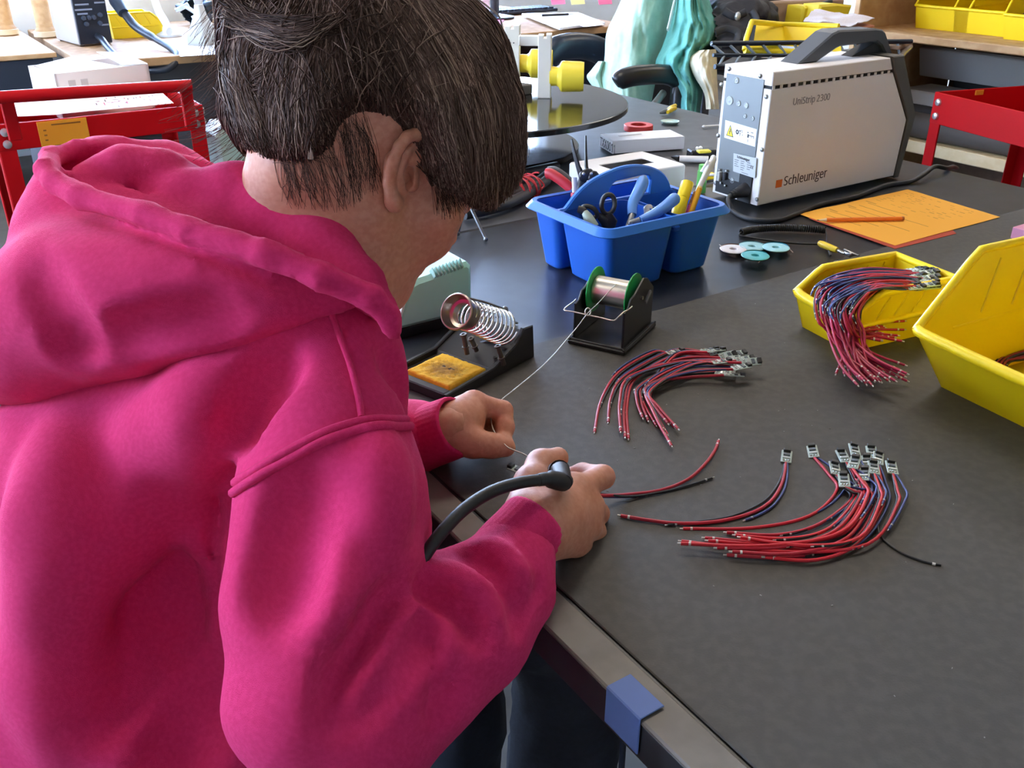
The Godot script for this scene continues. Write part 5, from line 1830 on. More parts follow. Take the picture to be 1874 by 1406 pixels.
	s = Shape.new()
	s.box(cc + Vector3(0, 0.56, 0), Vector3(0.46, 0.08, 0.44), BT, 0.035)
	part(o, "seat", s, dark)
	s = Shape.new()
	s.box(at(1190, 105, 4.0), Vector3(0.34, 0.46, 0.05), BT, 0.03)
	part(o, "backrest", s, dark)
	s = Shape.new()
	s.rod(cc + Vector3(0, 0.12, 0), cc + Vector3(0, 0.54, 0), 0.03, 12)
	part(o, "post", s, blk)
	for k in 5:
		s = Shape.new()
		var w := TAU * k / 5.0
		s.tube(PackedVector3Array([cc + Vector3(0, 0.12, 0), cc + Vector3(cos(w) * 0.28, 0.07, sin(w) * 0.28)]), radii([0.03, 0.02]), 8)
		s.blob(cc + Vector3(cos(w) * 0.29, 0.03, sin(w) * 0.29), Vector3.ONE * 0.03, Basis.IDENTITY, 10)
		part(o, "leg", s, blk)
	s = Shape.new()
	s.tube(curve([at(1126, 152, 3.32), at(1135, 146, 3.32), at(1160, 139, 3.34), at(1200, 136, 3.38), at(1228, 139, 3.42), at(1243, 152, 3.45), at(1243, 175, 3.46), at(1238, 215, 3.48)], 6), PackedFloat32Array(range(43).map(func(i): return 0.020 + 0.016 * sin(minf(1.0, i / 8.0) * PI * 0.5))), 14, true, false, 0.85)
	part(o, "armrest", s, M("#15161a", 0.35))
	s = Shape.new()
	s.tube(curve([at(1000, 108, 3.9), at(1020, 90, 3.9), at(1060, 84, 3.95), at(1095, 92, 4.0), at(1115, 110, 4.05)], 6), 0.055, 14, true, false, 0.7)
	part(o, "armrest", s, M("#1c2430", 0.35))
	s = Shape.new()
	s.tube(curve([at(1214, 170, 3.44), at(1205, 182, 3.42), at(1192, 198, 3.40)], 5), 0.014, 10)
	part(o, "arm_strut", s, M("#a9a7a2", 0.3, 0.8))
	# garments: surface given by an outline in pixels, a depth and deep folds
	garment("gown", "pale green gown hung over the back of the office chair, left of the darker one", [[1150, -30, 1235, -30], [1128, 20, 1232, 20], [1110, 60, 1226, 60], [1106, 110, 1212, 110], [1098, 150, 1200, 150], [1108, 200, 1190, 200], [1135, 240, 1180, 240]], 3.62, 0.026, 3, MN("#9fc9b8", "#aad2c2", 0.85, 3.0, 0.02), 0.16)
	garment("gown", "teal green gown bunched on the right of the office chair", [[1240, -30, 1290, -30], [1232, 20, 1305, 20], [1224, 50, 1322, 45], [1212, 85, 1320, 70], [1200, 112, 1300, 88], [1205, 130, 1290, 120], [1235, 165, 1288, 160], [1242, 200, 1282, 200], [1245, 230, 1280, 230]], 3.50, 0.05, 9, MN("#5fa59c", "#6db3a9", 0.85, 3.0, 0.02), 0.14)
	s = Shape.new()
	s.tube(curve([at(1241, -20, 3.46), at(1233, 10, 3.45), at(1226, 40, 3.45), at(1222, 55, 3.45)], 4), 0.012, 8, true, false, 0.4)
	o = place("trim_strip", "white binding strip between the two green gowns on the chair", "trim", at(1230, 20, 3.45))
	part(o, "binding", s, M("#dfe6e4", 0.8))
	garment("cloth", "crumpled pale beige and green cloth hanging beside the wire basket", [[1280, 92, 1310, 90], [1262, 108, 1312, 106], [1268, 135, 1312, 130], [1288, 170, 1314, 170], [1292, 200, 1316, 200]], 3.36, 0.03, 5, MN("#c9c3a8", "#d8cdb4", 0.9, 3.0, 0.02), 0.08)
	garment("gown_tail", "pale green gown tail hanging below the left armrest beside the turntable", [[1095, 112, 1112, 112], [1082, 128, 1114, 128], [1074, 142, 1116, 145], [1090, 165, 1120, 170]], 3.68, 0.03, 4, MN("#a3bfae", "#aecab9", 0.85, 3.0, 0.02), 0.08)

	# ---------- right: wire basket, bag, bins, papers ----------
	var wire := M("#2a3642", 0.4, 0.5)
	o = place("wire_basket", "dark wire basket holding a yellow bin behind the machine's handle", "basket", at(1380, 110, 2.95))
	var tl := at(1302, 80, 2.9)
	var tr := at(1668, 76, 3.2)
	var bl := at(1308, 122, 2.9)
	var br := at(1640, 128, 3.2)
	s = Shape.new()
	s.tube(PackedVector3Array([tl, tr]), 0.008, 8)
	part(o, "top_rail", s, wire)
	s = Shape.new()
	s.tube(PackedVector3Array([tl.lerp(bl, 0.5), tr.lerp(br, 0.5)]), 0.006, 8)
	part(o, "middle_rail", s, wire)
	s = Shape.new()
	s.tube(PackedVector3Array([bl, br]), 0.008, 8)
	part(o, "bottom_rail", s, wire)
	for k in 13:
		s = Shape.new()
		var t := k / 13.0
		var t2 := (k + 0.7) / 13.0
		s.rod(tl.lerp(tr, t), tl.lerp(bl, 0.5).lerp(tr.lerp(br, 0.5), t2), 0.005, 6)
		s.rod(tl.lerp(bl, 0.5).lerp(tr.lerp(br, 0.5), t2), bl.lerp(br, t + 0.02), 0.005, 6)
		part(o, "wire", s, M("#8b97a0", 0.4, 0.5))
	s = Shape.new()
	s.quad(bl, br, br + AX_E * -0.12 + AX_N * 0.2, bl + AX_E * -0.12 + AX_N * 0.2)
	part(o, "mesh_floor", s, M("#2c2f33", 0.6))
	# yellow bin lying in the basket, mouth to the viewer
	o = place("storage_bin", "yellow bin lying in the wire basket behind the machine, its mouth towards the viewer", "bin", at(1420, 80, 3.0))
	var Y := M("#ecd01c", 0.5)
	var f0 := at(1363, 92, 2.98); var f1 := at(1560, 108, 3.08); var f2 := at(1535, 48, 3.1); var f3 := at(1376, 40, 3.0)
	var i0 := at(1378, 86, 3.02); var i1 := at(1450, 88, 3.25); var i2 := at(1432, 45, 3.25); var i3 := at(1384, 45, 3.15)
	s = Shape.new()
	s.quad(f0, f1, at(1540, 100, 3.32), at(1385, 84, 3.25))
	s.quad(i0 + Vector3(0, 0.01, 0), at(1440, 84, 3.22), i2, i3)
	part(o, "back_wall", s, Y)
	s = Shape.new()
	s.quad(at(1440, 84, 3.22), at(1540, 96, 3.05), f2, i2)
	part(o, "side_wall", s, M("#e2c416", 0.5))
	s = Shape.new()
	s.tube(PackedVector3Array([f0, at(1366, 70, 2.99), f3, i2, f2]), 0.009, 8)
	part(o, "rim", s, Y)
	s = Shape.new()
	s.tube(PackedVector3Array([f0, at(1450, 96, 3.02), f1]), 0.012, 8)
	part(o, "front_lip", s, Y)
	s = Shape.new()
	s.quad(at(1363, 93, 2.98), at(1430, 98, 3.0), at(1428, 82, 3.0), at(1366, 76, 2.99))
	part(o, "front_wall", s, Y)
	# black bag with straps
	o = place("shoulder_bag", "black bag with dangling straps heaped behind the gowns", "bag", at(1340, 50, 3.5))
	var F := Field.new(at(1400, 120, 3.2).min(at(1280, -20, 3.9)).min(at(1280, 120, 3.9)) - Vector3.ONE * 0.05, at(1420, -20, 3.3).max(at(1420, 10, 3.9)).max(at(1400, 120, 3.2)) + Vector3.ONE * 0.05, 0.014)
	bone(F, [[1320, 70, 3.5, 0.09], [1345, 40, 3.55, 0.10], [1385, 45, 3.6, 0.09]], 0.05)
	bone(F, [[1310, 30, 3.6, 0.05], [1350, 10, 3.65, 0.06], [1400, 15, 3.7, 0.06]], 0.04)
	bone(F, [[1330, 100, 3.45, 0.07], [1365, 90, 3.5, 0.07]], 0.04)
	s = Shape.new()
	var fn := FastNoiseLite.new()
	fn.frequency = 9.0
	F.surface(s, fn, 0.03)
	part(o, "body", s, M("#1d1e25", 0.6))
	for q in [[[1310, 60], [1330, 52], [1350, 60], [1345, 78], [1320, 82]], [[1375, 20], [1385, 40], [1378, 70], [1366, 92]], [[1325, 20], [1345, 30], [1365, 22]]]:
		s = Shape.new()
		var pts := []
		for p in q: pts.append(at(p[0], p[1], 3.38))
		s.tube(curve(pts, 5), 0.014, 8, true, false, 0.4)
		part(o, "strap", s, M("#2c2d33", 0.55))
	s = Shape.new()
	s.blob(at(1350, 30, 3.36), Vector3(0.012, 0.016, 0.01), Basis.IDENTITY, 8)
	part(o, "buckle", s, M("#b9bbbd", 0.3, 0.8))
	# carton, yellow things and papers behind
	o = place("carton", "open brown cardboard box behind the yellow bin", "box", at(1440, 30, 3.7))
	s = Shape.new()
	s.box(at(1440, 36, 3.78), Vector3(0.40, 0.16, 0.2), BT * yaw(-8), 0.006)
	part(o, "body", s, M("#a58b76", 0.8))
	s = Shape.new()
	s.box(at(1420, 21, 3.7), Vector3(0.3, 0.006, 0.1), BT * yaw(-8) * Basis(Vector3.RIGHT, 0.5), 0.001)
	part(o, "flap", s, M("#b39a86", 0.8))
	for q in [[1453, 22, 3.66, 0.055, "small yellow bin lying left of another on the brown cardboard box"], [1492, 19, 3.64, 0.09, "larger yellow scoop bin lying right on the brown cardboard box"]]:
		o = place("scoop_bin", q[4], "bin", at(q[0], q[1], q[2]))
		s = Shape.new()
		s.prism(PackedVector2Array([Vector2(-q[3], -0.04), Vector2(q[3], -0.03), Vector2(q[3] * 1.2, 0.02), Vector2(q[3] * 0.2, 0.03), Vector2(-q[3] * 0.9, 0.03)]), 0.09, Transform3D(BT, at(q[0], q[1], q[2])), 0.008)
		part(o, "body", s, M("#e2c928", 0.5))
	var dw := MN("#e8e6ea", "#c5bfca", 0.7, 14.0, 0.04)
	page("white printed sheets sliding off the pile beside the wooden shelf", at(1470, 40, 3.25), at(1552, 52, 3.25), at(1600, 36, 3.5), at(1490, 20, 3.5), dw, "paper", "printed_sheet", 0.003, 0.02)
	o = place("folder", "orange-brown folder under the printed white sheets", "folder", at(1530, 56, 3.27))
	sheet(o, "cover", M("#c9835e", 0.8), at(1475, 50, 3.27), at(1550, 62, 3.27), at(1600, 50, 3.5), at(1500, 34, 3.5), 0.006, 0.004, 5)
	o = place("cables", "tangled dark blue and red cables heaped on the box by the white wall", "cables", at(1440, 10, 3.9))
	for k in 9:
		s = Shape.new()
		var pts := []
		for j in 5:
			pts.append(at(1390 + j * 28 + 8 * sin(k * 2.1 + j), 14 - k * 3 + 8 * sin(k * 1.3 + j * 1.7), 3.85 + 0.03 * sin(k + j)))
		s.tube(curve(pts, 5), 0.014, 8)
		part(o, "cable", s, M(["#1b2a44", "#20222a", "#7d2a35"][k % 3], 0.5))
	s = Shape.new()
	s.rod(at(1480, 16, 3.6), at(1520, 3, 3.7), 0.01, 8)
	o = place("stylus", "dark rod sticking out of the pile in front of the white wall", "rod", at(1500, 10, 3.65))
	part(o, "shaft", s, M("#4c5a66", 0.4, 0.5))
	# bench that carries the pile
	o = place("side_table", "low dark side table carrying the bag, basket and paper pile", "table", fl(-2.9, 3.1, 0))
	board_on(o, "top", -3.6, -2.5, 2.86, 3.55, 0.78, 0.81, M("#8a7560", 0.6))
	board_on(o, "leg", -3.55, -3.5, 2.9, 2.95, 0, 0.78, dark)
	board_on(o, "leg", -2.6, -2.55, 2.9, 2.95, 0, 0.78, dark)
	board_on(o, "leg", -3.55, -3.5, 3.46, 3.51, 0, 0.78, dark)
	board_on(o, "leg", -2.6, -2.55, 3.46, 3.51, 0, 0.78, dark)
	build_shelf(wood2, pine)
	build_left_desks(wood, wood2)

# cloth hung in folds: rows of [left u, v, right u, v] at a depth, with folds running down
func garment(called: String, label: String, rows: Array, d: float, amp: float, folds: int, m: Material, round := 0.1) -> void:
	var a := []
	var b := []
	for r in rows:
		a.append(Vector3(r[0], r[1], 0))
		b.append(Vector3(r[2], r[3], 0))
	var A := curve(a, 6)
	var B := curve(b, 6)
	var fn := FastNoiseLite.new()
	fn.seed = label.hash() % 1000
	fn.frequency = 0.02
	var front := []
	var n := 48
	for j in A.size():
		var row := PackedVector3Array()
		for i in n + 1:
			var t := float(i) / n
			var u := lerpf(A[j].x, B[j].x, t)
			var v := lerpf(A[j].y, B[j].y, t)
			var bulge := sin(PI * t)
			var w := sin(t * TAU * folds * 0.5 + fn.get_noise_2d(u, v * 0.4) * 4.0) * amp * 0.35 + fn.get_noise_2d(u * 2.0, v * 0.7) * amp
			row.append(at(u, v, d - round * bulge + w * bulge))
		front.append(row)
	var rows3 := []
	for j in A.size():
		var ring := PackedVector3Array()
		for i in n + 1: ring.append(front[j][n - i])
		for i in range(1, n): 
			var p: Vector3 = front[j][i]
			ring.append(p + (p - EYE).normalized() * (0.012 + (0.12 + round) * sin(PI * i / n)))
		rows3.append(ring)
	var o := place(called, label, "garment" if called != "cloth" else "cloth", at(A[0].x, A[0].y, d))
	var s := Shape.new()
	rows3.reverse()
	s.ring_rows(rows3)
	part(o, "cloth", s, m)

func build_shelf(wood: Material, pine: Material) -> void:
	var o := place("shelf_unit", "light wooden workshop shelf unit along the right side, holding yellow bins", "shelf", fl(-1.6, 3.8, 0))
	var e0 := -2.73
	var e1 := 0.2
	var n0 := 3.57
	var n1 := 4.32
	board_on(o, "side_panel", e0 - 0.03, e0, n0, n1, 0.0, 1.9, wood)
	board_on(o, "side_panel", e1, e1 + 0.03, n0, n1, 0.0, 1.9, wood)
	board_on(o, "shelf_board", e0, e1, n0, n1, 0.92, 0.95, wood)
	board_on(o, "shelf_board", e0, e1, n0 + 0.1, n1, 0.466, 0.517, pine)
	board_on(o, "shelf_board", e0, e1, n0, n1, 1.53, 1.56, wood)
	board_on(o, "back_panel", e0, e1, n1, n1 + 0.015, 0.0, 1.9, MN("#7d6450", "#8a705a", 0.8, 2.0, 0.02))
	board_on(o, "kick_board", e0, e1, n0 + 0.12, n0 + 0.14, 0.0, 0.14, M("#2a2320", 0.8))
	# yellow bins on the upper board
	var labs := ["yellow shelf bin next to the orange-lidded container, leftmost on the board", "yellow shelf bin in the middle of the three on the wooden board", "yellow shelf bin rightmost on the wooden board, with dark parts showing in its mouth"]
	for k in 3:
		var b := level([1726, 1806, 1886][k], [46, 52, 66][k], 0.95)
		far_bin(labs[k], fl(b.dot(AX_E) - 0.0, 3.80 - (0.06 if k == 2 else 0.0), 0.951), Basis(AX_N, Vector3.UP, AX_E), 0.40, 0.24, 0.225, "yellow bins on the wooden shelf", 0.4)
	var o2 := place("parts_bag", "dark parts showing in the mouth of the rightmost yellow shelf bin", "parts", fl(-1.95, 3.86, 1.01))
	var s := Shape.new()
	var c := level(1868, 64, 0.95)
	s.blob(fl(c.dot(AX_E) + 0.1, 3.86, 1.01), Vector3(0.06, 0.05, 0.08), BT, 14)
	part(o2, "bag", s, M("#5a4640", 0.7))
	# round container with orange lid
	var p := level(1668, 36, 0.95)
	o2 = place("container", "round clear food container with orange-red lid on the wooden shelf", "container", p)
	s = Shape.new()
	s.lathe(p + Vector3(0, 0.001, 0), Basis.IDENTITY, [Vector2(0, 0), Vector2(0.05, 0), Vector2(0.056, 0.008), Vector2(0.064, 0.042), Vector2(0, 0.042)], 28)
	part(o2, "bowl", s, M("#eec9bf", 0.35))
	s = Shape.new()
	s.lathe(p + Vector3(0, 0.042, 0), Basis.IDENTITY, [Vector2(0.06, 0.0), Vector2(0.069, 0.0), Vector2(0.07, 0.016), Vector2(0.066, 0.022), Vector2(0.05, 0.023), Vector2(0.046, 0.019), Vector2(0, 0.019)], 28)
	part(o2, "lid", s, M("#f0481c", 0.4))
	# things stowed under it
	var gm := M("#8f8c88", 0.7)
	o2 = place("panel_stack", "pale grey panel leaning under the wooden shelf", "panel", fl(-1.9, 3.5, 0.7))
	s = Shape.new()
	s.box(fl(-1.7, 3.95, 0.80), Vector3(0.03, 0.13, 1.9), BT * Basis(Vector3(0, 0, 1), 0.3), 0.004)
	part(o2, "board", s, gm)
	o2 = place("long_carton", "long flat grey-white carton lying under the wooden shelf", "carton", fl(-1.9, 3.3, 0.7))
	s = Shape.new()
	s.box(fl(-1.87, 3.9, 0.67), Vector3(0.22, 0.06, 1.5), BT, 0.006)
	part(o2, "body", s, M("#aaa7a2", 0.7))
	for k in 2:
		o2 = place("foam_roll", ["dark rolled sheet lying upper of two under the shelf", "brown-grey rolled sheet lying lower on the pine shelf edge"][k], "roll", fl(-1.9, 3.3, 0.66))
		s = Shape.new()
		var r := 0.043 if k == 0 else 0.052
		var y := 0.601 if k == 0 else 0.571
		var n := 3.79 if k == 0 else 3.735
		s.rod(fl(-2.70, n, y), fl(-1.1, n, y), r, 20)
		s.rod(fl(-1.102, n, y), fl(-1.095, n, y), r * 0.5, 16)
		part(o2, "roll", s, M(["#2b2c31", "#57504a"][k], 0.7))
	o2 = place("tote", "black equipment case pushed back under the wooden shelf", "case", fl(-1.7, 3.6, 0.62))
	s = Shape.new()
	s.box(fl(-2.31, 4.17, 0.645), Vector3(0.2, 0.24, 0.5), BT, 0.02)
	part(o2, "body", s, M("#1d1e21", 0.5))
	s = Shape.new()
	s.box(fl(-2.23, 4.05, 0.745), Vector3(0.02, 0.03, 0.26), BT, 0.004)
	part(o2, "band", s, M("#7a8088", 0.5))
	o2 = place("clipboard", "brown clipboard sticking out beside the wooden shelf's left panel", "clipboard", at(1640, 80, 3.2))
	s = Shape.new()
	s.box(at(1632, 82, 3.25), Vector3(0.16, 0.012, 0.1), BT * yaw(20), 0.003)
	part(o2, "board", s, M("#7a5f4a", 0.6))
	s = Shape.new()
	s.rod(at(1668, 76, 3.2), at(1606, 84, 3.22), 0.006, 8)
	part(o2, "edge", s, M("#c9b48a", 0.6))
	s = Shape.new()
	s.tube(PackedVector3Array([at(1644, 112, 3.15), at(1652, 98, 3.2), at(1667, 86, 3.25)]), radii([0.006, 0.012, 0.008]), 8)
	part(o2, "clip", s, M("#b9b6b0", 0.3, 0.8))

func build_left_desks(wood: Material, wood2: Material) -> void:
	var dark := M("#1b2430", 0.6)
	var blk := M("#17191e", 0.5)
	# desk with the power supply
	var o := place("desk", "wooden desk behind the left red cart, carrying a power supply and yellow bins", "desk", fl(-5.3, 1.2, 0))
	board_on(o, "top", -6.6, -4.955, 0.84, 1.9, 0.72, 0.76, wood)
	board_on(o, "leg", -5.05, -4.99, 1.82, 1.88, 0.0, 0.72, dark)
	board_on(o, "leg", -5.05, -4.99, 0.9, 0.96, 0.0, 0.72, dark)
	board_on(o, "back_panel", -5.7, -5.68, 0.9, 1.85, 0.1, 0.72, M("#5a5652", 0.8))
	o = place("desk", "lower-left wooden table with dark front at the picture's top left edge", "desk", fl(-5.6, 0.2, 0))
	board_on(o, "top", -6.6, -5.42, -1.2, 0.80, 0.735, 0.76, wood2)
	board_on(o, "front_panel", -5.45, -5.43, -0.6, 0.78, 0.3, 0.735, dark)
	# wooden posts standing on it
	for q in [[14, 52, 0.0], [86, 56, 0.0]]:
		var p := level(q[0], q[1] + 12, 0.7615)
		o = place("post", ["round wooden post with a ring foot standing at the top left corner", "pale wooden table leg right of the top left post"][0 if q[0] < 50 else 1], "post", p)
		var s := Shape.new()
		s.lathe(p, Basis.IDENTITY, [Vector2(0, 0), Vector2(0.055, 0), Vector2(0.06, 0.03), Vector2(0.048, 0.05), Vector2(0.044, 0.06), Vector2(0.042, 0.6), Vector2(0, 0.6)], 20)
		part(o, "shaft", s, wood2)
		s = Shape.new()
		s.lathe(p + Vector3(0, 0.002, 0), Basis.IDENTITY, [Vector2(0.056, 0), Vector2(0.066, 0.004), Vector2(0.064, 0.03), Vector2(0.05, 0.034)], 20)
		part(o, "foot_ring", s, M("#d8c19a", 0.5))
	# power supply: grey box with black front
	var dk := 0.7615
	var a := level(147, 86, dk)      # near lower corner between the side and the front
	var f1 := level(205, 83, dk)
	var bk := level(100, 62, dk)
	var fx := (f1 - a).normalized()
	var bx := fx.cross(Vector3.UP)
	var b := Basis(fx, Vector3.UP, bx) * yaw(16)
	var w := (f1 - a).length() * 1.12
	o = thing("power_supply", "grey bench power supply with black front panel and red display", "power supply", a, b)
	var s := Shape.new()
	s.box(Vector3(w / 2, 0.185, -0.19), Vector3(w, 0.36, 0.36), Basis.IDENTITY, 0.006)
	obj("case", s, M("#a79d94", 0.5), o)
	s = Shape.new()
	s.box(Vector3(w / 2, 0.185, -0.006), Vector3(w - 0.006, 0.35, 0.014), Basis.IDENTITY, 0.003)
	obj("front_panel", s, M("#161d2c", 0.45), o)
	s = Shape.new()
	s.box(Vector3(w * 0.5, 0.25, 0.002), Vector3(w * 0.4, 0.03, 0.004))
	obj("display", s, M("#5a1026", 0.3, 0.0, {"emission_enabled": true, "emission": Color(0.7, 0.05, 0.15), "emission_energy_multiplier": 0.5}), o)
	s = Shape.new()
	s.box(Vector3(w * 0.5, 0.285, 0.002), Vector3(w * 0.15, 0.012, 0.003))
	obj("badge", s, M("#c9ccd2", 0.4), o)
	for q in [[0.25, 0.14], [0.4, 0.14], [0.55, 0.14], [0.75, 0.15], [0.3, 0.11], [0.7, 0.11]]:
		s = Shape.new()
		s.lathe(Vector3(w * q[0], q[1], 0.001), Basis(Vector3(1, 0, 0), Vector3(0, 0, 1), Vector3(0, -1, 0)), [Vector2(0.012, 0), Vector2(0.011, 0.014), Vector2(0.004, 0.016), Vector2(0, 0.015)], 12)
		obj("knob", s, M("#3b4658", 0.4), o)
	for q in [[0.28, 0.205, 0.4], [0.8, 0.21, 0.3], [0.3, 0.18, 0.5], [0.85, 0.1, 0.22], [0.25, 0.16, 0.3]]:
		s = Shape.new()
		s.box(Vector3(w * q[0], q[1], 0.0015), Vector3(w * q[2], 0.008, 0.002))
		obj("print_mark", s, M("#8893a8", 0.6), o)
	for x in [0.02, w - 0.02]:
		for z in [-0.03, -0.34]:
			s = Shape.new()
			s.lathe(Vector3(x, 0, z), Basis.IDENTITY, [Vector2(0, 0), Vector2(0.012, 0), Vector2(0.014, 0.008)], 10)
			obj("foot", s, blk, o)
	# thick black cable looping over the desk edge
	o = place("hose", "thick black cable looping from the power supply over the desk edge", "cable", at(320, 110, 4.6))
	s = Shape.new()
	s.tube(curve([at(172, 62, 5.0), at(186, 72, 4.85), at(200, 90, 4.75), at(225, 112, 4.66), at(262, 126, 4.6), at(300, 128, 4.6), at(320, 116, 4.62), at(324, 102, 4.66), at(312, 88, 4.72), at(282, 70, 4.8), at(250, 50, 4.86), at(232, 30, 4.88), at(215, 5, 4.9), at(200, -30, 4.95)], 6), PackedFloat32Array(range(79).map(func(i): return 0.017 if i < 46 else (0.017 if i < 55 else 0.022))), 10)
	part(o, "cable", s, M("#20252d", 0.4))
	s = Shape.new()
	s.tube(PackedVector3Array([at(226, 24, 4.87), at(212, 2, 4.89), at(200, -30, 4.93)]), radii([0.028, 0.034, 0.036]), 10)
	part(o, "grip", s, M("#23303f", 0.5))
	# yellow bins
	var p := level(205, 76, dk)
	far_bin("yellow bin lying beside the power supply on the left desk", level(296, 66, dk), Basis(AX_N * -1.0, Vector3.UP, AX_E * -1.0), 0.26, 0.16, 0.13)
	o = place("yellow_tab", "upright yellow plastic divider standing behind the left desk's yellow bin", "divider", level(212, 52, dk))
	s = Shape.new()
	s.prism(PackedVector2Array([Vector2(0, 0), Vector2(0.12, 0), Vector2(0.12, 0.1), Vector2(0.1, 0.16), Vector2(0.07, 0.16), Vector2(0.06, 0.09), Vector2(0, 0.1)]), 0.02, Transform3D(BT, level(198, 52, dk)), 0.004)
	part(o, "plate", s, M("#d8bd22", 0.5))
	# grey pyramid stand
	p = level(374, 82, dk)
	o = place("cone_stand", "grey pyramid-shaped stand with clear neck on the left desk", "stand", p)
	var pr := []
	for q in [[0.13, 0.0], [0.125, 0.05], [0.085, 0.10], [0.05, 0.15], [0.035, 0.2]]:
		pr.append(rr(0, 0, q[0], q[0], q[0] * 0.12, q[1], 2))
	s = Shape.new()
	s.xf = Transform3D(BT * yaw(30), p)
	s.ring_rows(pr)
	part(o, "body", s, M("#b9b8b0", 0.5))
	s = Shape.new()
	s.lathe(p + Vector3(0, 0.2, 0), Basis.IDENTITY, [Vector2(0.02, 0), Vector2(0.024, 0.02), Vector2(0.018, 0.12), Vector2(0, 0.12)], 14)
	part(o, "neck", s, M("#c9c4ba80", 0.15, 0.0, {"transparency": BaseMaterial3D.TRANSPARENCY_ALPHA}))
	# white lamp arm and papers
	o = place("desk_lamp", "white curved lamp arm rising from the left desk", "lamp", at(300, 50, 5.0))
	s = Shape.new()
	s.tube(curve([at(310, 58, 5.0), at(302, 40, 5.02), at(288, 15, 5.04), at(275, -30, 5.06)], 5), 0.03, 12, true, false, 0.6)
	part(o, "arm", s, M("#dfe9ec", 0.4))
	s = Shape.new()
	s.lathe(level(310, 66, dk), Basis.IDENTITY, [Vector2(0, 0), Vector2(0.07, 0), Vector2(0.07, 0.012), Vector2(0.03, 0.03), Vector2(0, 0.03)], 20)
	part(o, "base", s, M("#d6dfe2", 0.4))
	page("white sheets lying at the front edge of the left desk by the pyramid stand", level(330, 104, dk), level(455, 96, dk), level(450, 74, dk), level(318, 82, dk), M("#eef1f4", 0.6))
	o = place("dark_tools", "heap of dark blue and silver tools at the back of the left desk", "tools", level(350, 40, dk))
	var F := Field.new(level(350, 34, dk) - Vector3(0.4, 0.05, 0.4), level(350, 34, dk) + Vector3(0.4, 0.32, 0.4), 0.016)
	for q in [[320, 45, 0.06], [345, 40, 0.07], [370, 38, 0.06], [330, 30, 0.08], [360, 20, 0.08]]:
		F.ball(level(q[0], q[1], dk + q[2]), Vector3(0.10, q[2], 0.09), yaw(q[0] * 3.0), 0.02)
	var fn := FastNoiseLite.new()
	fn.frequency = 14.0
	s = Shape.new()
	F.surface(s, fn, 0.05)
	part(o, "heap", s, M("#27374a", 0.45))
	for q in [[340, 12, 362, 26], [322, 20, 345, 8], [352, 34, 375, 22]]:
		s = Shape.new()
		s.rod(at(q[0], q[1], 5.0), at(q[2], q[3], 5.0), 0.012, 8)
		part(o, "tool_shaft", s, M("#c9d3da", 0.3, 0.6))
	# second mint soldering station far behind the head
	o = thing("soldering_station", "second mint green soldering station low behind the person's hair", "station", level(405, 318, 0.62), BT)
	s = Shape.new()
	s.prism(PackedVector2Array([Vector2(0.0, 0.0), Vector2(0.15, 0.0), Vector2(0.15, 0.13), Vector2(0.13, 0.15), Vector2(0.03, 0.15), Vector2(0.0, 0.12)]), 0.16, Transform3D(Basis.IDENTITY, Vector3(0, 0, -0.16)), 0.012)
	obj("case", s, M("#b7d9cc", 0.45), o)
	s = Shape.new()
	s.lathe(Vector3(0.1, 0.135, -0.05), Basis(Vector3.RIGHT, 0.6), [Vector2(0.016, 0), Vector2(0.015, 0.02), Vector2(0, 0.022)], 14)
	obj("knob", s, M("#bca58e", 0.5), o)
	o = place("stand_table", "dark pedestal carrying the second mint station behind the red cart", "pedestal", level(420, 318, 0.3))
	var ce := level(420, 300, 0.62)
	board_on(o, "top", ce.dot(AX_E) - 0.16, ce.dot(AX_E) + 0.0, ce.dot(AX_N) - 0.09, ce.dot(AX_N) + 0.06, 0.59, 0.617, M("#3d3c3b", 0.9))
	board_on(o, "leg", ce.dot(AX_E) - 0.12, ce.dot(AX_E) - 0.04, ce.dot(AX_N) - 0.06, ce.dot(AX_N) + 0.02, 0.0, 0.59, M("#2d2c2b", 0.9))

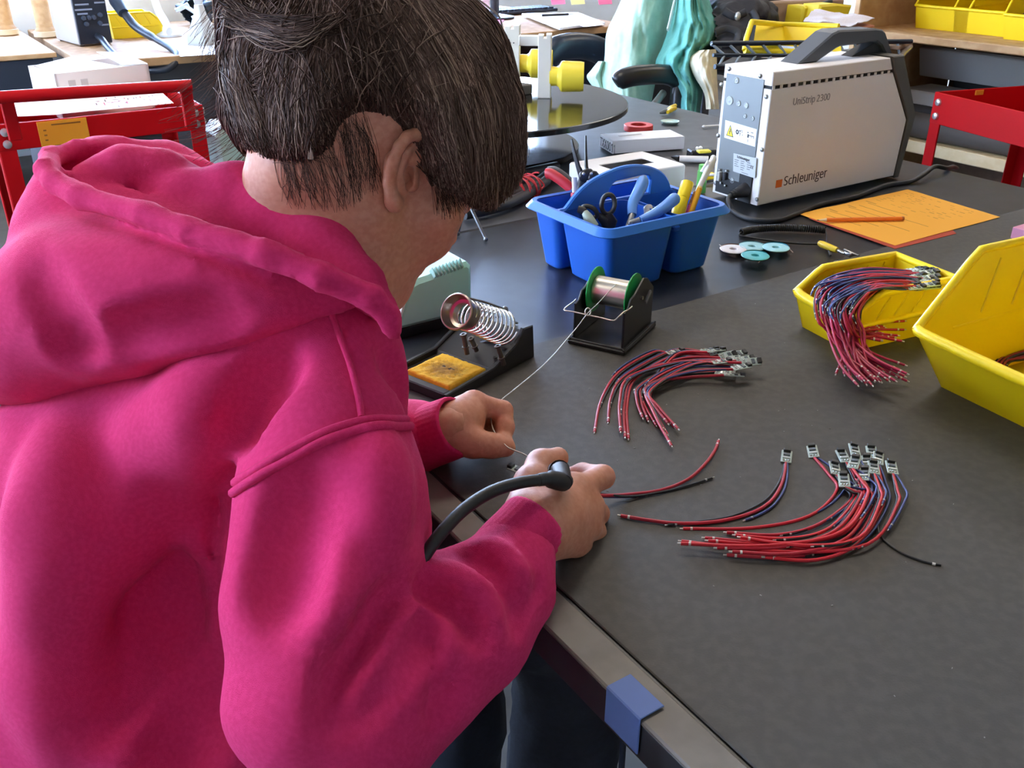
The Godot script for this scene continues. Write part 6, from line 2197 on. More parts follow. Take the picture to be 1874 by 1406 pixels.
# ---------- red tool carts ----------
func cart(o: Node3D, c: Vector3, b: Basis, wx: float, wz: float, top: float, tray_h: float, red: Material, handle: bool) -> void:
	# c: floor point under the middle; tray with rims on four angle legs
	var bolt := M("#cfc9c6", 0.3, 0.8)
	for sx in [-1.0, 1.0]:
		for sz in [-1.0, 1.0]:
			var s := Shape.new()
			var k := b * Vector3(sx * wx / 2, 0, sz * wz / 2)
			s.box(c + k + b * Vector3(-sx * 0.022, 0, 0) + Vector3(0, top / 2 + 0.04, 0), Vector3(0.045, top - 0.08, 0.005), b, 0.001)
			s.box(c + k + b * Vector3(0, 0, -sz * 0.022) + Vector3(0, top / 2 + 0.04, 0), Vector3(0.005, top - 0.08, 0.045), b, 0.001)
			var leg := part(o, "leg", s, red)
			s = Shape.new()
			s.xf = o.transform.affine_inverse()
			s.lathe(c + k + b * Vector3(-sx * 0.02, 0, 0) + Vector3(0, 0.045, 0), b * Basis(Vector3(0, 0, 1), PI / 2), [Vector2(0, -0.012), Vector2(0.043, -0.012), Vector2(0.045, 0), Vector2(0.043, 0.012), Vector2(0, 0.012)], 18)
			obj("caster", s, M("#1d1d1f", 0.6), leg)
	for y in [top - tray_h, 0.25]:
		var s := Shape.new()
		s.box(c + Vector3(0, y + 0.003, 0), Vector3(wx, 0.006, wz), b)
		part(o, "tray_floor", s, red)
		for q in [[1, 0], [-1, 0], [0, 1], [0, -1]]:
			s = Shape.new()
			s.box(c + b * Vector3(q[0] * wx / 2 * 1.003, 0, q[1] * wz / 2 * 1.003) + Vector3(0, y + tray_h / 2, 0), Vector3(0.006 if q[0] != 0 else wx + 0.006, tray_h, 0.006 if q[1] != 0 else wz + 0.006), b, 0.002)
			part(o, "tray_wall", s, red)
	for sx in [-1.0, 1.0]:
		for sz in [-1.0, 1.0]:
			for y in [top - tray_h * 0.3, top - tray_h * 0.75]:
				for face in 2:
					var s := Shape.new()
					var fb: Basis = b * (Basis(Vector3(0, 0, 1), -PI / 2 * sx) if face == 0 else Basis(Vector3(1, 0, 0), PI / 2 * sz))
					var off: Vector3 = Vector3(sx * (wx / 2 + 0.005), 0, sz * (wz / 2 - 0.024)) if face == 0 else Vector3(sx * (wx / 2 - 0.024), 0, sz * (wz / 2 + 0.005))
					s.lathe(c + b * off + Vector3(0, y, 0), fb, [Vector2(0.0125, 0), Vector2(0.011, 0.006), Vector2(0.006, 0.008), Vector2(0, 0.008)], 12)
					part(o, "bolt", s, bolt)

func build_carts() -> void:
	var red := M("#b8060f", 0.45, 0.0, {"metallic_specular": 0.3})
	# right cart: corner nearest the machine at (1716, 165)
	var o := place("tool_cart", "red metal tool cart standing right behind the bench, before the shelf", "cart", fl(-1.8, 2.9, 0))
	var k := level(1714, 168, 0.86)
	var kk := level(1874, 205, 0.86)
	var x := (kk - k)
	x.y = 0
	x = x.normalized()
	var b := Basis(x, Vector3.UP, x.cross(Vector3.UP))
	# the near face runs along x from the corner; the cart lies on the far side (-z)
	var wx := 0.72
	var wz := 0.42
	var c := k + b * Vector3(wx / 2, 0, -wz / 2)
	c.y = 0
	cart(o, c, b, wx, wz, 0.86, 0.1, red, false)
	var s := Shape.new()
	s.box(k + b * Vector3(0.0, -0.012, -0.18), Vector3(0.009, 0.016, 0.035), b, 0.001)
	part(o, "orange_label", s, M("#d98c20", 0.5))
	# left cart with push handle
	o = place("tool_cart", "red metal tool cart with tubular push handle at the left, papers in its tray", "cart", fl(-3.0, 0.1, 0))
	k = level(352, 205, 0.84)
	kk = level(12, 240, 0.84)
	x = (k - kk)
	x.y = 0
	wx = x.length() + 0.06
	x = x.normalized()
	b = Basis(x, Vector3.UP, x.cross(Vector3.UP))
	wz = 0.42
	c = (k + kk) / 2.0 + b * Vector3(0, 0, -wz / 2)
	c.y = 0
	cart(o, c, b, wx, wz, 0.86, 0.075, red, true)
	s = Shape.new()
	var h0 := level(-60, 182, 0.96)
	var h1 := level(351, 156, 0.96)
	s.tube(PackedVector3Array([h0, h1]), 0.0165, 14)
	part(o, "push_handle", s, red)
	for u in [10, 338]:
		s = Shape.new()
		var a := level(u, lerpf(178, 157, u / 351.0), 0.955)
		s.box(a + Vector3(0, -0.055, 0) + b.z * 0.005, Vector3(0.034, 0.12, 0.012), b, 0.003)
		part(o, "handle_bracket", s, red)
	var q := [level(64, 218, 0.845), level(137, 210, 0.845)]
	var lc: Vector3 = (q[0] + q[1]) / 2.0
	s = Shape.new()
	var along: float = (c + b * Vector3(0, 0, wz / 2)).dot(b.z)
	lc += b.z * (along + 0.005 - lc.dot(b.z))
	s.box(Vector3(lc.x, 0.822, lc.z), Vector3(0.135, 0.07, 0.0025), b, 0.0006)
	var lb := part(o, "warning_sticker", s, M("#e39a1c", 0.5))
	for r in 4:
		var s3 := Shape.new()
		s3.xf = o.transform.affine_inverse()
		s3.box(Vector3(lc.x, 0.846 - r * 0.014, lc.z) + b * Vector3(0.01 if r == 0 else -0.05, 0, 0.0016), Vector3(0.08 if r == 0 else 0.008, 0.004, 0.0008), b)
		obj("print", s3, M("#8a5a14", 0.6), lb)
	# papers in its tray
	var im := Image.create(256, 128, false, Image.FORMAT_RGB8)
	im.fill(Color("#f7f6f6"))
	var rng := RandomNumberGenerator.new()
	rng.seed = 11
	for j in 46:
		var px := rng.randi_range(70, 230)
		var py := rng.randi_range(14, 104)
		var col := Color("#b02a3a") if rng.randf() < 0.5 else Color("#6b4a4e")
		if rng.randf() < 0.5: im.fill_rect(Rect2i(px, py, 3, rng.randi_range(8, 26)), col)
		else: im.fill_rect(Rect2i(px, py, rng.randi_range(6, 18), 3), col)
	var pm := StandardMaterial3D.new()
	pm.albedo_texture = ImageTexture.create_from_image(im)
	pm.roughness = 0.7
	page("white paper with dark red marks in the left red cart's tray, right sheet", level(112, 209, 0.853), level(318, 190, 0.853), level(296, 170, 0.853), level(108, 182, 0.853), pm, "paper", "marked_sheet", 0.002, 0.002)
	page("plain white paper in the left red cart's tray, left sheet", level(26, 214, 0.85), level(112, 210, 0.85), level(108, 184, 0.85), level(22, 188, 0.85), M("#f4f3f3", 0.7), "paper", "plain_sheet", 0.002, 0.002)
	# white carton with open flaps behind the handle
	var p := level(112, 170, 0.88)
	var p1 := level(283, 150, 0.88)
	var d := (p1 - p)
	d.y = 0
	var L := d.length()
	d = d.normalized()
	b = Basis(d, Vector3.UP, d.cross(Vector3.UP))
	o = thing("carton", "white open cardboard box behind the left red cart's push handle", "box", p + b.z * -0.03 + Vector3(0, -0.035, 0), b)
	var card := M("#ece4dd", 0.75)
	s = Shape.new()
	s.box(Vector3(L / 2, -0.02, -0.004), Vector3(L, 0.22, 0.008))
	s.box(Vector3(L / 2, -0.02, -0.236), Vector3(L, 0.22, 0.008))
	s.box(Vector3(0.004, -0.02, -0.12), Vector3(0.008, 0.22, 0.24))
	s.box(Vector3(L - 0.004, -0.02, -0.12), Vector3(0.008, 0.22, 0.24))
	s.box(Vector3(L / 2, -0.126, -0.12), Vector3(L, 0.008, 0.24))
	obj("body", s, card, o)
	s = Shape.new()
	s.quad(Vector3(0, 0.09, 0), Vector3(L * 0.72, 0.09, 0), Vector3(L * 0.35, 0.12, -0.13), Vector3(0.0, 0.10, -0.16))
	s.quad(Vector3(0, 0.088, 0), Vector3(0.0, 0.098, -0.16), Vector3(L * 0.35, 0.118, -0.13), Vector3(L * 0.72, 0.088, 0))
	obj("flap", s, M("#f6f3ef", 0.75), o)
	s = Shape.new()
	s.quad(Vector3(L * 0.72, 0.095, 0), Vector3(L, 0.092, 0), Vector3(L * 1.0, 0.11, -0.2), Vector3(L * 0.66, 0.125, -0.16))
	s.quad(Vector3(L * 0.72, 0.093, 0), Vector3(L * 0.66, 0.123, -0.16), Vector3(L, 0.108, -0.2), Vector3(L, 0.09, 0))
	obj("flap", s, M("#f6f3ef", 0.75), o)
	for kx in 2:
		s = Shape.new()
		s.box(Vector3(0.05 + kx * 0.04, 0.05, 0.0006), Vector3(0.022, 0.03, 0.0012))
		obj("printed_mark", s, M("#c5bcb6", 0.75), o)
	o = place("box_stand", "grey low cabinet carrying the white open cardboard box", "cabinet", p)
	s = Shape.new()
	var bc := p + b * Vector3(L / 2, 0, -0.16)
	s.box(Vector3(bc.x, 0.353, bc.z), Vector3(L + 0.1, 0.70, 0.26), b, 0.006)
	part(o, "cabinet", s, M("#3c3b3e", 0.6))
	s = Shape.new()
	s.box(Vector3(bc.x, 0.5, bc.z) + b.z * 0.132, Vector3(0.1, 0.016, 0.012), b, 0.003)
	part(o, "handle", s, M("#8b8b8b", 0.4, 0.6))
# ---------- a distance field on a grid, and its surface ----------
class Field:
	var o: Vector3
	var h: float
	var nx: int
	var ny: int
	var nz: int
	var f := PackedFloat32Array()
	func _init(lo: Vector3, hi: Vector3, cell: float) -> void:
		o = lo
		h = cell
		nx = int(ceil((hi.x - lo.x) / h)) + 1
		ny = int(ceil((hi.y - lo.y) / h)) + 1
		nz = int(ceil((hi.z - lo.z) / h)) + 1
		f.resize(nx * ny * nz)
		f.fill(1.0)
	# tapered capsule; k: softness of the join; flat: an axis along which it is squeezed to sq of its width
	func cap(a: Vector3, b: Vector3, ra: float, rb: float, k := 0.01, sub := false, flat := Vector3.ZERO, sq := 1.0) -> void:
		var rm := maxf(ra, rb) + k + 2.0 * h
		var lo := (a.min(b) - Vector3.ONE * rm - o) / h
		var hi := (a.max(b) + Vector3.ONE * rm - o) / h
		var x0 := maxi(0, int(lo.x)); var x1 := mini(nx - 1, int(hi.x) + 1)
		var y0 := maxi(0, int(lo.y)); var y1 := mini(ny - 1, int(hi.y) + 1)
		var z0 := maxi(0, int(lo.z)); var z1 := mini(nz - 1, int(hi.z) + 1)
		var ab := b - a
		var l2 := maxf(ab.length_squared(), 1e-9)
		var fl := sq != 1.0
		var inv := 1.0 / sq - 1.0
		var inv2 := 1.0 / (sq * sq) - 1.0
		var dr := rb - ra
		var k4 := 0.25 / k
		for z in range(z0, z1 + 1):
			for y in range(y0, y1 + 1):
				var i := (z * ny + y) * nx + x0
				var p := o + Vector3(x0, y, z) * h - a
				for x in range(x0, x1 + 1):
					var t := clampf(p.dot(ab) / l2, 0.0, 1.0)
					var w := p - ab * t
					var d: float
					if fl:
						var wn := w.dot(flat)
						var l := (w + flat * (wn * inv)).length()
						d = l - ra - dr * t
						if l > 1e-6: d *= l / (w + flat * (wn * inv2)).length()
					else:
						d = w.length() - ra - dr * t
					var g := f[i]
					if sub:
						d = -d
						var e := k - absf(g - d)
						if d > g: g = d
						if e > 0.0: g += e * e * k4
						f[i] = g
					else:
						var e := k - absf(g - d)
						if d < g: g = d
						if e > 0.0: g -= e * e * k4
						f[i] = g
					i += 1
					p.x += h
	func ball(c: Vector3, r: Vector3, b: Basis, k := 0.01, sub := false) -> void:
		var rm := maxf(r.x, maxf(r.y, r.z)) + k + 2.0 * h
		var lo := (c - Vector3.ONE * rm - o) / h
		var hi := (c + Vector3.ONE * rm - o) / h
		var bi := b.inverse()
		var k4 := 0.25 / k
		for z in range(maxi(0, int(lo.z)), mini(nz - 1, int(hi.z) + 1) + 1):
			for y in range(maxi(0, int(lo.y)), mini(ny - 1, int(hi.y) + 1) + 1):
				var x0 := maxi(0, int(lo.x))
				var i := (z * ny + y) * nx + x0
				for x in range(x0, mini(nx - 1, int(hi.x) + 1) + 1):
					var q := bi * (o + Vector3(x, y, z) * h - c) / r
					var l := q.length()
					var d := (l - 1.0) * l / maxf((q / r).length(), 1e-6)
					var g := f[i]
					if sub:
						d = -d
						var e := k - absf(g - d)
						if d > g: g = d
						if e > 0.0: g += e * e * k4
					else:
						var e := k - absf(g - d)
						if d < g: g = d
						if e > 0.0: g -= e * e * k4
					f[i] = g
					i += 1
	func chain(pts: Array, rad: Array, k := 0.01, sub := false, flat := Vector3.ZERO, sq := 1.0) -> void:
		for i in pts.size() - 1:
			cap(pts[i], pts[i + 1], rad[i], rad[i + 1], k, sub, flat, sq)
	func val(p: Vector3) -> float:
		var q := (p - o) / h
		var x := int(q.x); var y := int(q.y); var z := int(q.z)
		if q.x < 0.0 or q.y < 0.0 or q.z < 0.0 or x >= nx - 1 or y >= ny - 1 or z >= nz - 1: return 1.0
		var a := q.x - x; var b := q.y - y; var c := q.z - z
		var i := (z * ny + y) * nx + x
		var s := nx * ny
		var v0 := lerpf(lerpf(f[i], f[i + 1], a), lerpf(f[i + nx], f[i + nx + 1], a), b)
		i += s
		var v1 := lerpf(lerpf(f[i], f[i + 1], a), lerpf(f[i + nx], f[i + nx + 1], a), b)
		return lerpf(v0, v1, c)
	func grad(p: Vector3) -> Vector3:
		return Vector3(val(p + Vector3(h, 0, 0)) - val(p - Vector3(h, 0, 0)), val(p + Vector3(0, h, 0)) - val(p - Vector3(0, h, 0)), val(p + Vector3(0, 0, h)) - val(p - Vector3(0, 0, h))).normalized()
	# first meeting of a line with the surface
	func meet(from: Vector3, dir: Vector3, near := 0.4, far := 1.6) -> Vector3:
		var t := near
		var last := 1.0
		while t < far:
			var v := val(from + dir * t)
			if v < 0.0:
				var s := last / (last - v) if last < 0.5 else 0.5
				return from + dir * (t - h * 0.6 * (1.0 - s))
			last = v
			t += h * 0.6
		return Vector3.INF
	func surface(s: Shape, fn: FastNoiseLite = null, amp := 0.0) -> void:
		var vid := PackedInt32Array()
		vid.resize(nx * ny * nz)
		vid.fill(-1)
		var verts := PackedVector3Array()
		var far := 2.5 * h
		var sxy := nx * ny
		for z in nz - 1:
			for y in ny - 1:
				var i := (z * ny + y) * nx
				for x in nx - 1:
					var v0 := f[i]
					if v0 < far and v0 > -far:
						var v1 := f[i + 1]
						var v2 := f[i + nx]
						var v3 := f[i + nx + 1]
						var v4 := f[i + sxy]
						var v5 := f[i + sxy + 1]
						var v6 := f[i + sxy + nx]
						var v7 := f[i + sxy + nx + 1]
						var m := 0
						if v0 < 0.0: m += 1
						if v1 < 0.0: m += 1
						if v2 < 0.0: m += 1
						if v3 < 0.0: m += 1
						if v4 < 0.0: m += 1
						if v5 < 0.0: m += 1
						if v6 < 0.0: m += 1
						if v7 < 0.0: m += 1
						if m > 0 and m < 8:
							var acc := Vector3.ZERO
							var n := 0
							if (v0 < 0.0) != (v1 < 0.0): acc += Vector3(v0 / (v0 - v1), 0, 0); n += 1
							if (v2 < 0.0) != (v3 < 0.0): acc += Vector3(v2 / (v2 - v3), 1, 0); n += 1
							if (v4 < 0.0) != (v5 < 0.0): acc += Vector3(v4 / (v4 - v5), 0, 1); n += 1
							if (v6 < 0.0) != (v7 < 0.0): acc += Vector3(v6 / (v6 - v7), 1, 1); n += 1
							if (v0 < 0.0) != (v2 < 0.0): acc += Vector3(0, v0 / (v0 - v2), 0); n += 1
							if (v1 < 0.0) != (v3 < 0.0): acc += Vector3(1, v1 / (v1 - v3), 0); n += 1
							if (v4 < 0.0) != (v6 < 0.0): acc += Vector3(0, v4 / (v4 - v6), 1); n += 1
							if (v5 < 0.0) != (v7 < 0.0): acc += Vector3(1, v5 / (v5 - v7), 1); n += 1
							if (v0 < 0.0) != (v4 < 0.0): acc += Vector3(0, 0, v0 / (v0 - v4)); n += 1
							if (v1 < 0.0) != (v5 < 0.0): acc += Vector3(1, 0, v1 / (v1 - v5)); n += 1
							if (v2 < 0.0) != (v6 < 0.0): acc += Vector3(0, 1, v2 / (v2 - v6)); n += 1
							if (v3 < 0.0) != (v7 < 0.0): acc += Vector3(1, 1, v3 / (v3 - v7)); n += 1
							vid[i] = verts.size()
							verts.append(o + (Vector3(x, y, z) + acc / n) * h)
					i += 1
		var idx := PackedInt32Array()
		for z in range(1, nz - 1):
			for y in range(1, ny - 1):
				var i := (z * ny + y) * nx + 1
				for x in range(1, nx - 1):
					var v := f[i]
					if v < far and v > -far:
						var neg := v < 0.0
						if neg != (f[i + 1] < 0.0):
							var a := vid[i]; var b := vid[i - nx]; var c := vid[i - nx - sxy]; var d := vid[i - sxy]
							if a >= 0 and b >= 0 and c >= 0 and d >= 0:
								if neg: idx.append_array([a, b, c, a, c, d])
								else: idx.append_array([a, c, b, a, d, c])
						if neg != (f[i + nx] < 0.0):
							var a := vid[i]; var b := vid[i - sxy]; var c := vid[i - sxy - 1]; var d := vid[i - 1]
							if a >= 0 and b >= 0 and c >= 0 and d >= 0:
								if neg: idx.append_array([a, b, c, a, c, d])
								else: idx.append_array([a, c, b, a, d, c])
						if neg != (f[i + sxy] < 0.0):
							var a := vid[i]; var b := vid[i - 1]; var c := vid[i - 1 - nx]; var d := vid[i - nx]
							if a >= 0 and b >= 0 and c >= 0 and d >= 0:
								if neg: idx.append_array([a, b, c, a, c, d])
								else: idx.append_array([a, c, b, a, d, c])
					i += 1
		var nn := PackedVector3Array()
		nn.resize(verts.size())
		for j in verts.size():
			var g := grad(verts[j])
			if fn:
				verts[j] += g * (fn.get_noise_3dv(verts[j]) * amp)
		for j in range(0, idx.size(), 3):
			var q := (verts[idx[j + 1]] - verts[idx[j]]).cross(verts[idx[j + 2]] - verts[idx[j]])
			nn[idx[j]] += q; nn[idx[j + 1]] += q; nn[idx[j + 2]] += q
		var base := s.v.size()
		for j in verts.size():
			s.put(verts[j], nn[j])
		for j in range(0, idx.size(), 3):
			s.ix.append(base + idx[j])
			s.ix.append(base + idx[j + 2])
			s.ix.append(base + idx[j + 1])

func px_line(q: Array) -> Array:
	# [[u, v, d, r_metres], ...] into points and radii
	var p := []
	var r := []
	for a in q:
		p.append(at(a[0], a[1], a[2]))
		r.append(a[3])
	return [p, r]
func bone(F: Field, q: Array, k := 0.01, sub := false, flat := Vector3.ZERO, sq := 1.0) -> void:
	var l := px_line(q)
	F.chain(l[0], l[1], k, sub, flat, sq)
# a fold drawn over the surface the viewer sees: raised (lift > 0) or pressed in (sub)
func crease(F: Field, pts: Array, r: float, lift: float, k: float, sub := false) -> void:
	var c := []
	for q in pts: c.append(Vector3(q[0], q[1], 0))
	var line := curve(c, 4)
	var P := []
	for q in line:
		var d := ray(q.x, q.y)
		var p := F.meet(EYE, d.normalized())
		if p == Vector3.INF: continue
		if P.size() and p.distance_to(P[P.size() - 1]) > 0.09:
			if P.size() > line.size() / 2: break
			P.clear()
		P.append(p)
	if P.size() < 2: return
	var n := P.size()
	var out := []
	var rad := []
	for i in n:
		var g := F.grad(P[i])
		var t := float(i) / (n - 1)
		var w := clampf(minf(t, 1.0 - t) * 5.0, 0.0, 1.0)
		rad.append(r * (0.45 + 0.55 * w))
		out.append(P[i] + g * (lift + 0.002 if not sub else lift * 0.35) + g * (r * (1.0 - w) * (-0.5 if not sub else 0.5)))
	F.chain(out, rad, k, sub)

var pink: StandardMaterial3D
func build_person() -> void:
	var t_start := Time.get_ticks_msec()
	var who := thing("person", "person in a bright pink hooded sweatshirt with pinned-up dark hair, bent over the bench soldering", "person", fl(-0.75, 0.05, 0.0), BT)
	pink = MN("#d01f60", "#d92b6b", 0.95, 7.0, 0.05, 0.4, 9.0)
	var body := Shape.new()
	# ================= hoodie: torso and sleeves =================
	var F := Field.new(at(-60, 1600, 0.95).min(Vector3(-0.62, 0.52, -1.12)), Vector3(0.12, 1.24, -0.38), 0.0068)
	var sh_r := at(612, 690, 0.715)
	# torso: chest to hips, deeper from back to front than the bones
	bone(F, [[430, 640, 0.885, 0.12], [330, 900, 0.905, 0.165], [262, 1180, 0.93, 0.175], [250, 1560, 0.97, 0.17]], 0.05, false, AX_E, 0.95)
	bone(F, [[560, 700, 0.84, 0.075], [500, 900, 0.86, 0.1], [420, 1150, 0.88, 0.11]], 0.05)
	bone(F, [[330, 1250, 0.87, 0.14], [330, 1560, 0.90, 0.15]], 0.05)
	# shoulders
	bone(F, [[400, 480, 0.96, 0.06], [500, 540, 0.855, 0.07], [575, 640, 0.75, 0.050], [588, 690, 0.73, 0.046]], 0.04)
	bone(F, [[610, 575, 0.745, 0.034], [646, 655, 0.735, 0.028], [655, 735, 0.735, 0.028]], 0.03)
	# back of the right shoulder
	bone(F, [[300, 660, 0.90, 0.10], [420, 700, 0.84, 0.088], [550, 720, 0.765, 0.070]], 0.05)
	# right upper arm
	bone(F, [[606, 700, 0.72, 0.044], [600, 800, 0.706, 0.058], [604, 900, 0.694, 0.068], [600, 1100, 0.672, 0.072], [597, 1270, 0.655, 0.068]], 0.012)
	bone(F, [[615, 820, 0.72, 0.052], [676, 960, 0.715, 0.042]], 0.02)
	# elbow and forearm
	bone(F, [[597, 1270, 0.655, 0.066], [640, 1330, 0.657, 0.060], [740, 1230, 0.675, 0.058], [850, 1140, 0.705, 0.054], [918, 1066, 0.735, 0.041], [938, 1022, 0.745, 0.0345]], 0.012)
	# left sleeve
	bone(F, [[380, 480, 0.97, 0.065], [440, 690, 1.05, 0.06], [520, 810, 1.06, 0.058], [640, 815, 1.0, 0.05], [745, 805, 0.945, 0.038], [785, 797, 0.925, 0.030]], 0.02)
	print("torso ", Time.get_ticks_msec() - t_start)
	hoodie_folds(F)
	print("folds ", Time.get_ticks_msec() - t_start)
	var wool := FastNoiseLite.new()
	wool.seed = 8
	wool.frequency = 9.0
	wool.fractal_octaves = 2
	var s := Shape.new()
	F.surface(s, wool, 0.004)
	var hoodie := part(who, "hoodie", s, pink)
	print("hoodie ", s.v.size(), " ", Time.get_ticks_msec() - t_start)
	for q in [[[604, 572], [622, 620], [640, 668], [652, 720], [660, 768]], [[402, 905], [430, 884], [467, 861], [513, 835], [560, 810], [606, 790], [653, 777], [700, 771], [744, 770]], [[404, 919], [432, 898], [469, 875], [515, 849], [562, 824], [608, 804], [655, 791], [702, 784], [746, 782]]]:
		var c := []
		for u in q: c.append(Vector3(u[0], u[1], 0))
		var P := PackedVector3Array()
		for u in curve(c, 5):
			var m := F.meet(EYE, ray(u.x, u.y).normalized())
			if m == Vector3.INF: continue
			if P.size() and m.distance_to(P[P.size() - 1]) > 0.05:
				if P.size() > 12: break
				P.clear()
			P.append(m + F.grad(m) * (0.0022 + 0.004 * wool.get_noise_3dv(m)) - F.grad(m) * 0.0012)
		if P.size() < 3: continue
		s = Shape.new()
		s.tube(P, 0.0026 if q[0][0] > 500 else 0.0036, 8)
		for i in s.v.size():
			s.v[i] = who.transform.affine_inverse() * s.v[i]
			s.n[i] = who.transform.basis.inverse() * s.n[i]
		obj("seam", s, pink, hoodie)
	build_hood(hoodie, who)
	print("hood ", Time.get_ticks_msec() - t_start)
	build_cuffs(hoodie, who)
	build_head(who, body)
	print("head ", Time.get_ticks_msec() - t_start)
	build_hands(body)
	# the body under the clothes
	var U := Field.new(Vector3(-0.58, 0.5, -1.1), Vector3(0.1, 1.2, -0.45), 0.016)
	bone(U, [[450, 600, 0.89, 0.07], [350, 900, 0.915, 0.11], [270, 1400, 0.95, 0.12]], 0.03)
	bone(U, [[505, 420, 0.835, 0.045], [470, 600, 0.88, 0.06]], 0.03)
	bone(U, [[385, 510, 0.96, 0.045], [480, 600, 0.85, 0.04], [585, 710, 0.755, 0.030]], 0.02)
	bone(U, [[588, 715, 0.752, 0.030], [600, 850, 0.715, 0.036], [600, 1260, 0.665, 0.036], [700, 1250, 0.678, 0.035], [860, 1115, 0.71, 0.033], [985, 965, 0.765, 0.024]], 0.015)
	bone(U, [[380, 520, 0.97, 0.045], [500, 800, 1.06, 0.04], [700, 810, 0.965, 0.034], [822, 782, 0.905, 0.024]], 0.015)
	U.surface(body)
	var skin := MN("#c98468", "#d49478", 0.5, 9.0, 0.03, 0.12, 6.0)
	skin.subsurf_scatter_enabled = true
	skin.subsurf_scatter_strength = 0.12
	part(who, "body", body, skin)
	# ================= jeans =================
	var J := Field.new(fl(-1.15, -0.28, 0).min(fl(-0.45, 0.72, 0)).min(fl(-1.15, 0.72, 0)).min(fl(-0.45, -0.28, 0)), Vector3(0.28, 0.86, -0.28), 0.018)
	for q in [[-0.66, -0.645], [-0.88, -0.90]]:
		J.chain([fl(q[0] - 0.08 if q[0] > -0.7 else q[0], 0.06, 0.70), fl(q[1], 0.46, 0.735), fl(q[1], 0.51, 0.67), fl(q[1] - 0.01, 0.50, 0.3), fl(q[1] - 0.01, 0.49, 0.1)], [0.072, 0.062, 0.068, 0.07, 0.068], 0.03)
	J.chain([fl(-0.72, 0.02, 0.66), fl(-0.87, 0.02, 0.66)], [0.09, 0.09], 0.04)
	s = Shape.new()
	var denim := FastNoiseLite.new()
	denim.frequency = 12.0
	J.surface(s, denim, 0.008)
	var je := part(who, "jeans", s, MN("#10141f", "#171c2a", 0.85, 6.0, 0.03, 0.3, 8.0))
	s = Shape.new()
	var sp := []
	for y in [0.6, 0.5, 0.4, 0.3, 0.2]:
		sp.append(fl(-0.575 - 0.01 * sin(y * 9.0), 0.525, y))
	s.tube(curve(sp, 4), 0.004, 6)
	for i in s.v.size():
		s.v[i] = who.transform.affine_inverse() * s.v[i]
	obj("seam", s, M("#2b3346", 0.85), je)
	for q in [-0.65, -0.91]:
		s = Shape.new()
		s.tube(PackedVector3Array([fl(q, 0.42, 0.045), fl(q, 0.5, 0.05), fl(q, 0.62, 0.035), fl(q, 0.68, 0.03)]), radii([0.035, 0.048, 0.042, 0.025]), 12)
		part(who, "shoe", s, M("#2b2b2d", 0.6))
	# ================= stool =================
	var st := thing("stool", "dark round work stool under the person, barely visible at the frame's bottom", "stool", fl(-0.74, 0.07, 0.0), BT)
	s = Shape.new()
	s.lathe(Vector3(0.0, 0.50, 0.0), Basis.IDENTITY, [Vector2(0, 0), Vector2(0.2, 0), Vector2(0.225, 0.012), Vector2(0.23, 0.035), Vector2(0.215, 0.058), Vector2(0.18, 0.066), Vector2(0, 0.066)], 40)
	obj("seat", s, M("#1d2025", 0.6), st)
	s = Shape.new()
	s.rod(Vector3(0, 0.1, 0), Vector3(0, 0.5, 0), 0.03, 14)
	obj("post", s, M("#2a2a2c", 0.4, 0.6), st)
	for k in 5:
		s = Shape.new()
		var w := TAU * k / 5.0
		s.tube(PackedVector3Array([Vector3(0, 0.1, 0), Vector3(cos(w) * 0.16, 0.075, sin(w) * 0.16), Vector3(cos(w) * 0.27, 0.03, sin(w) * 0.27)]), radii([0.028, 0.022, 0.02]), 8)
		obj("leg", s, M("#202022", 0.45), st)
	build_held_iron()
	print("person ", Time.get_ticks_msec() - t_start)

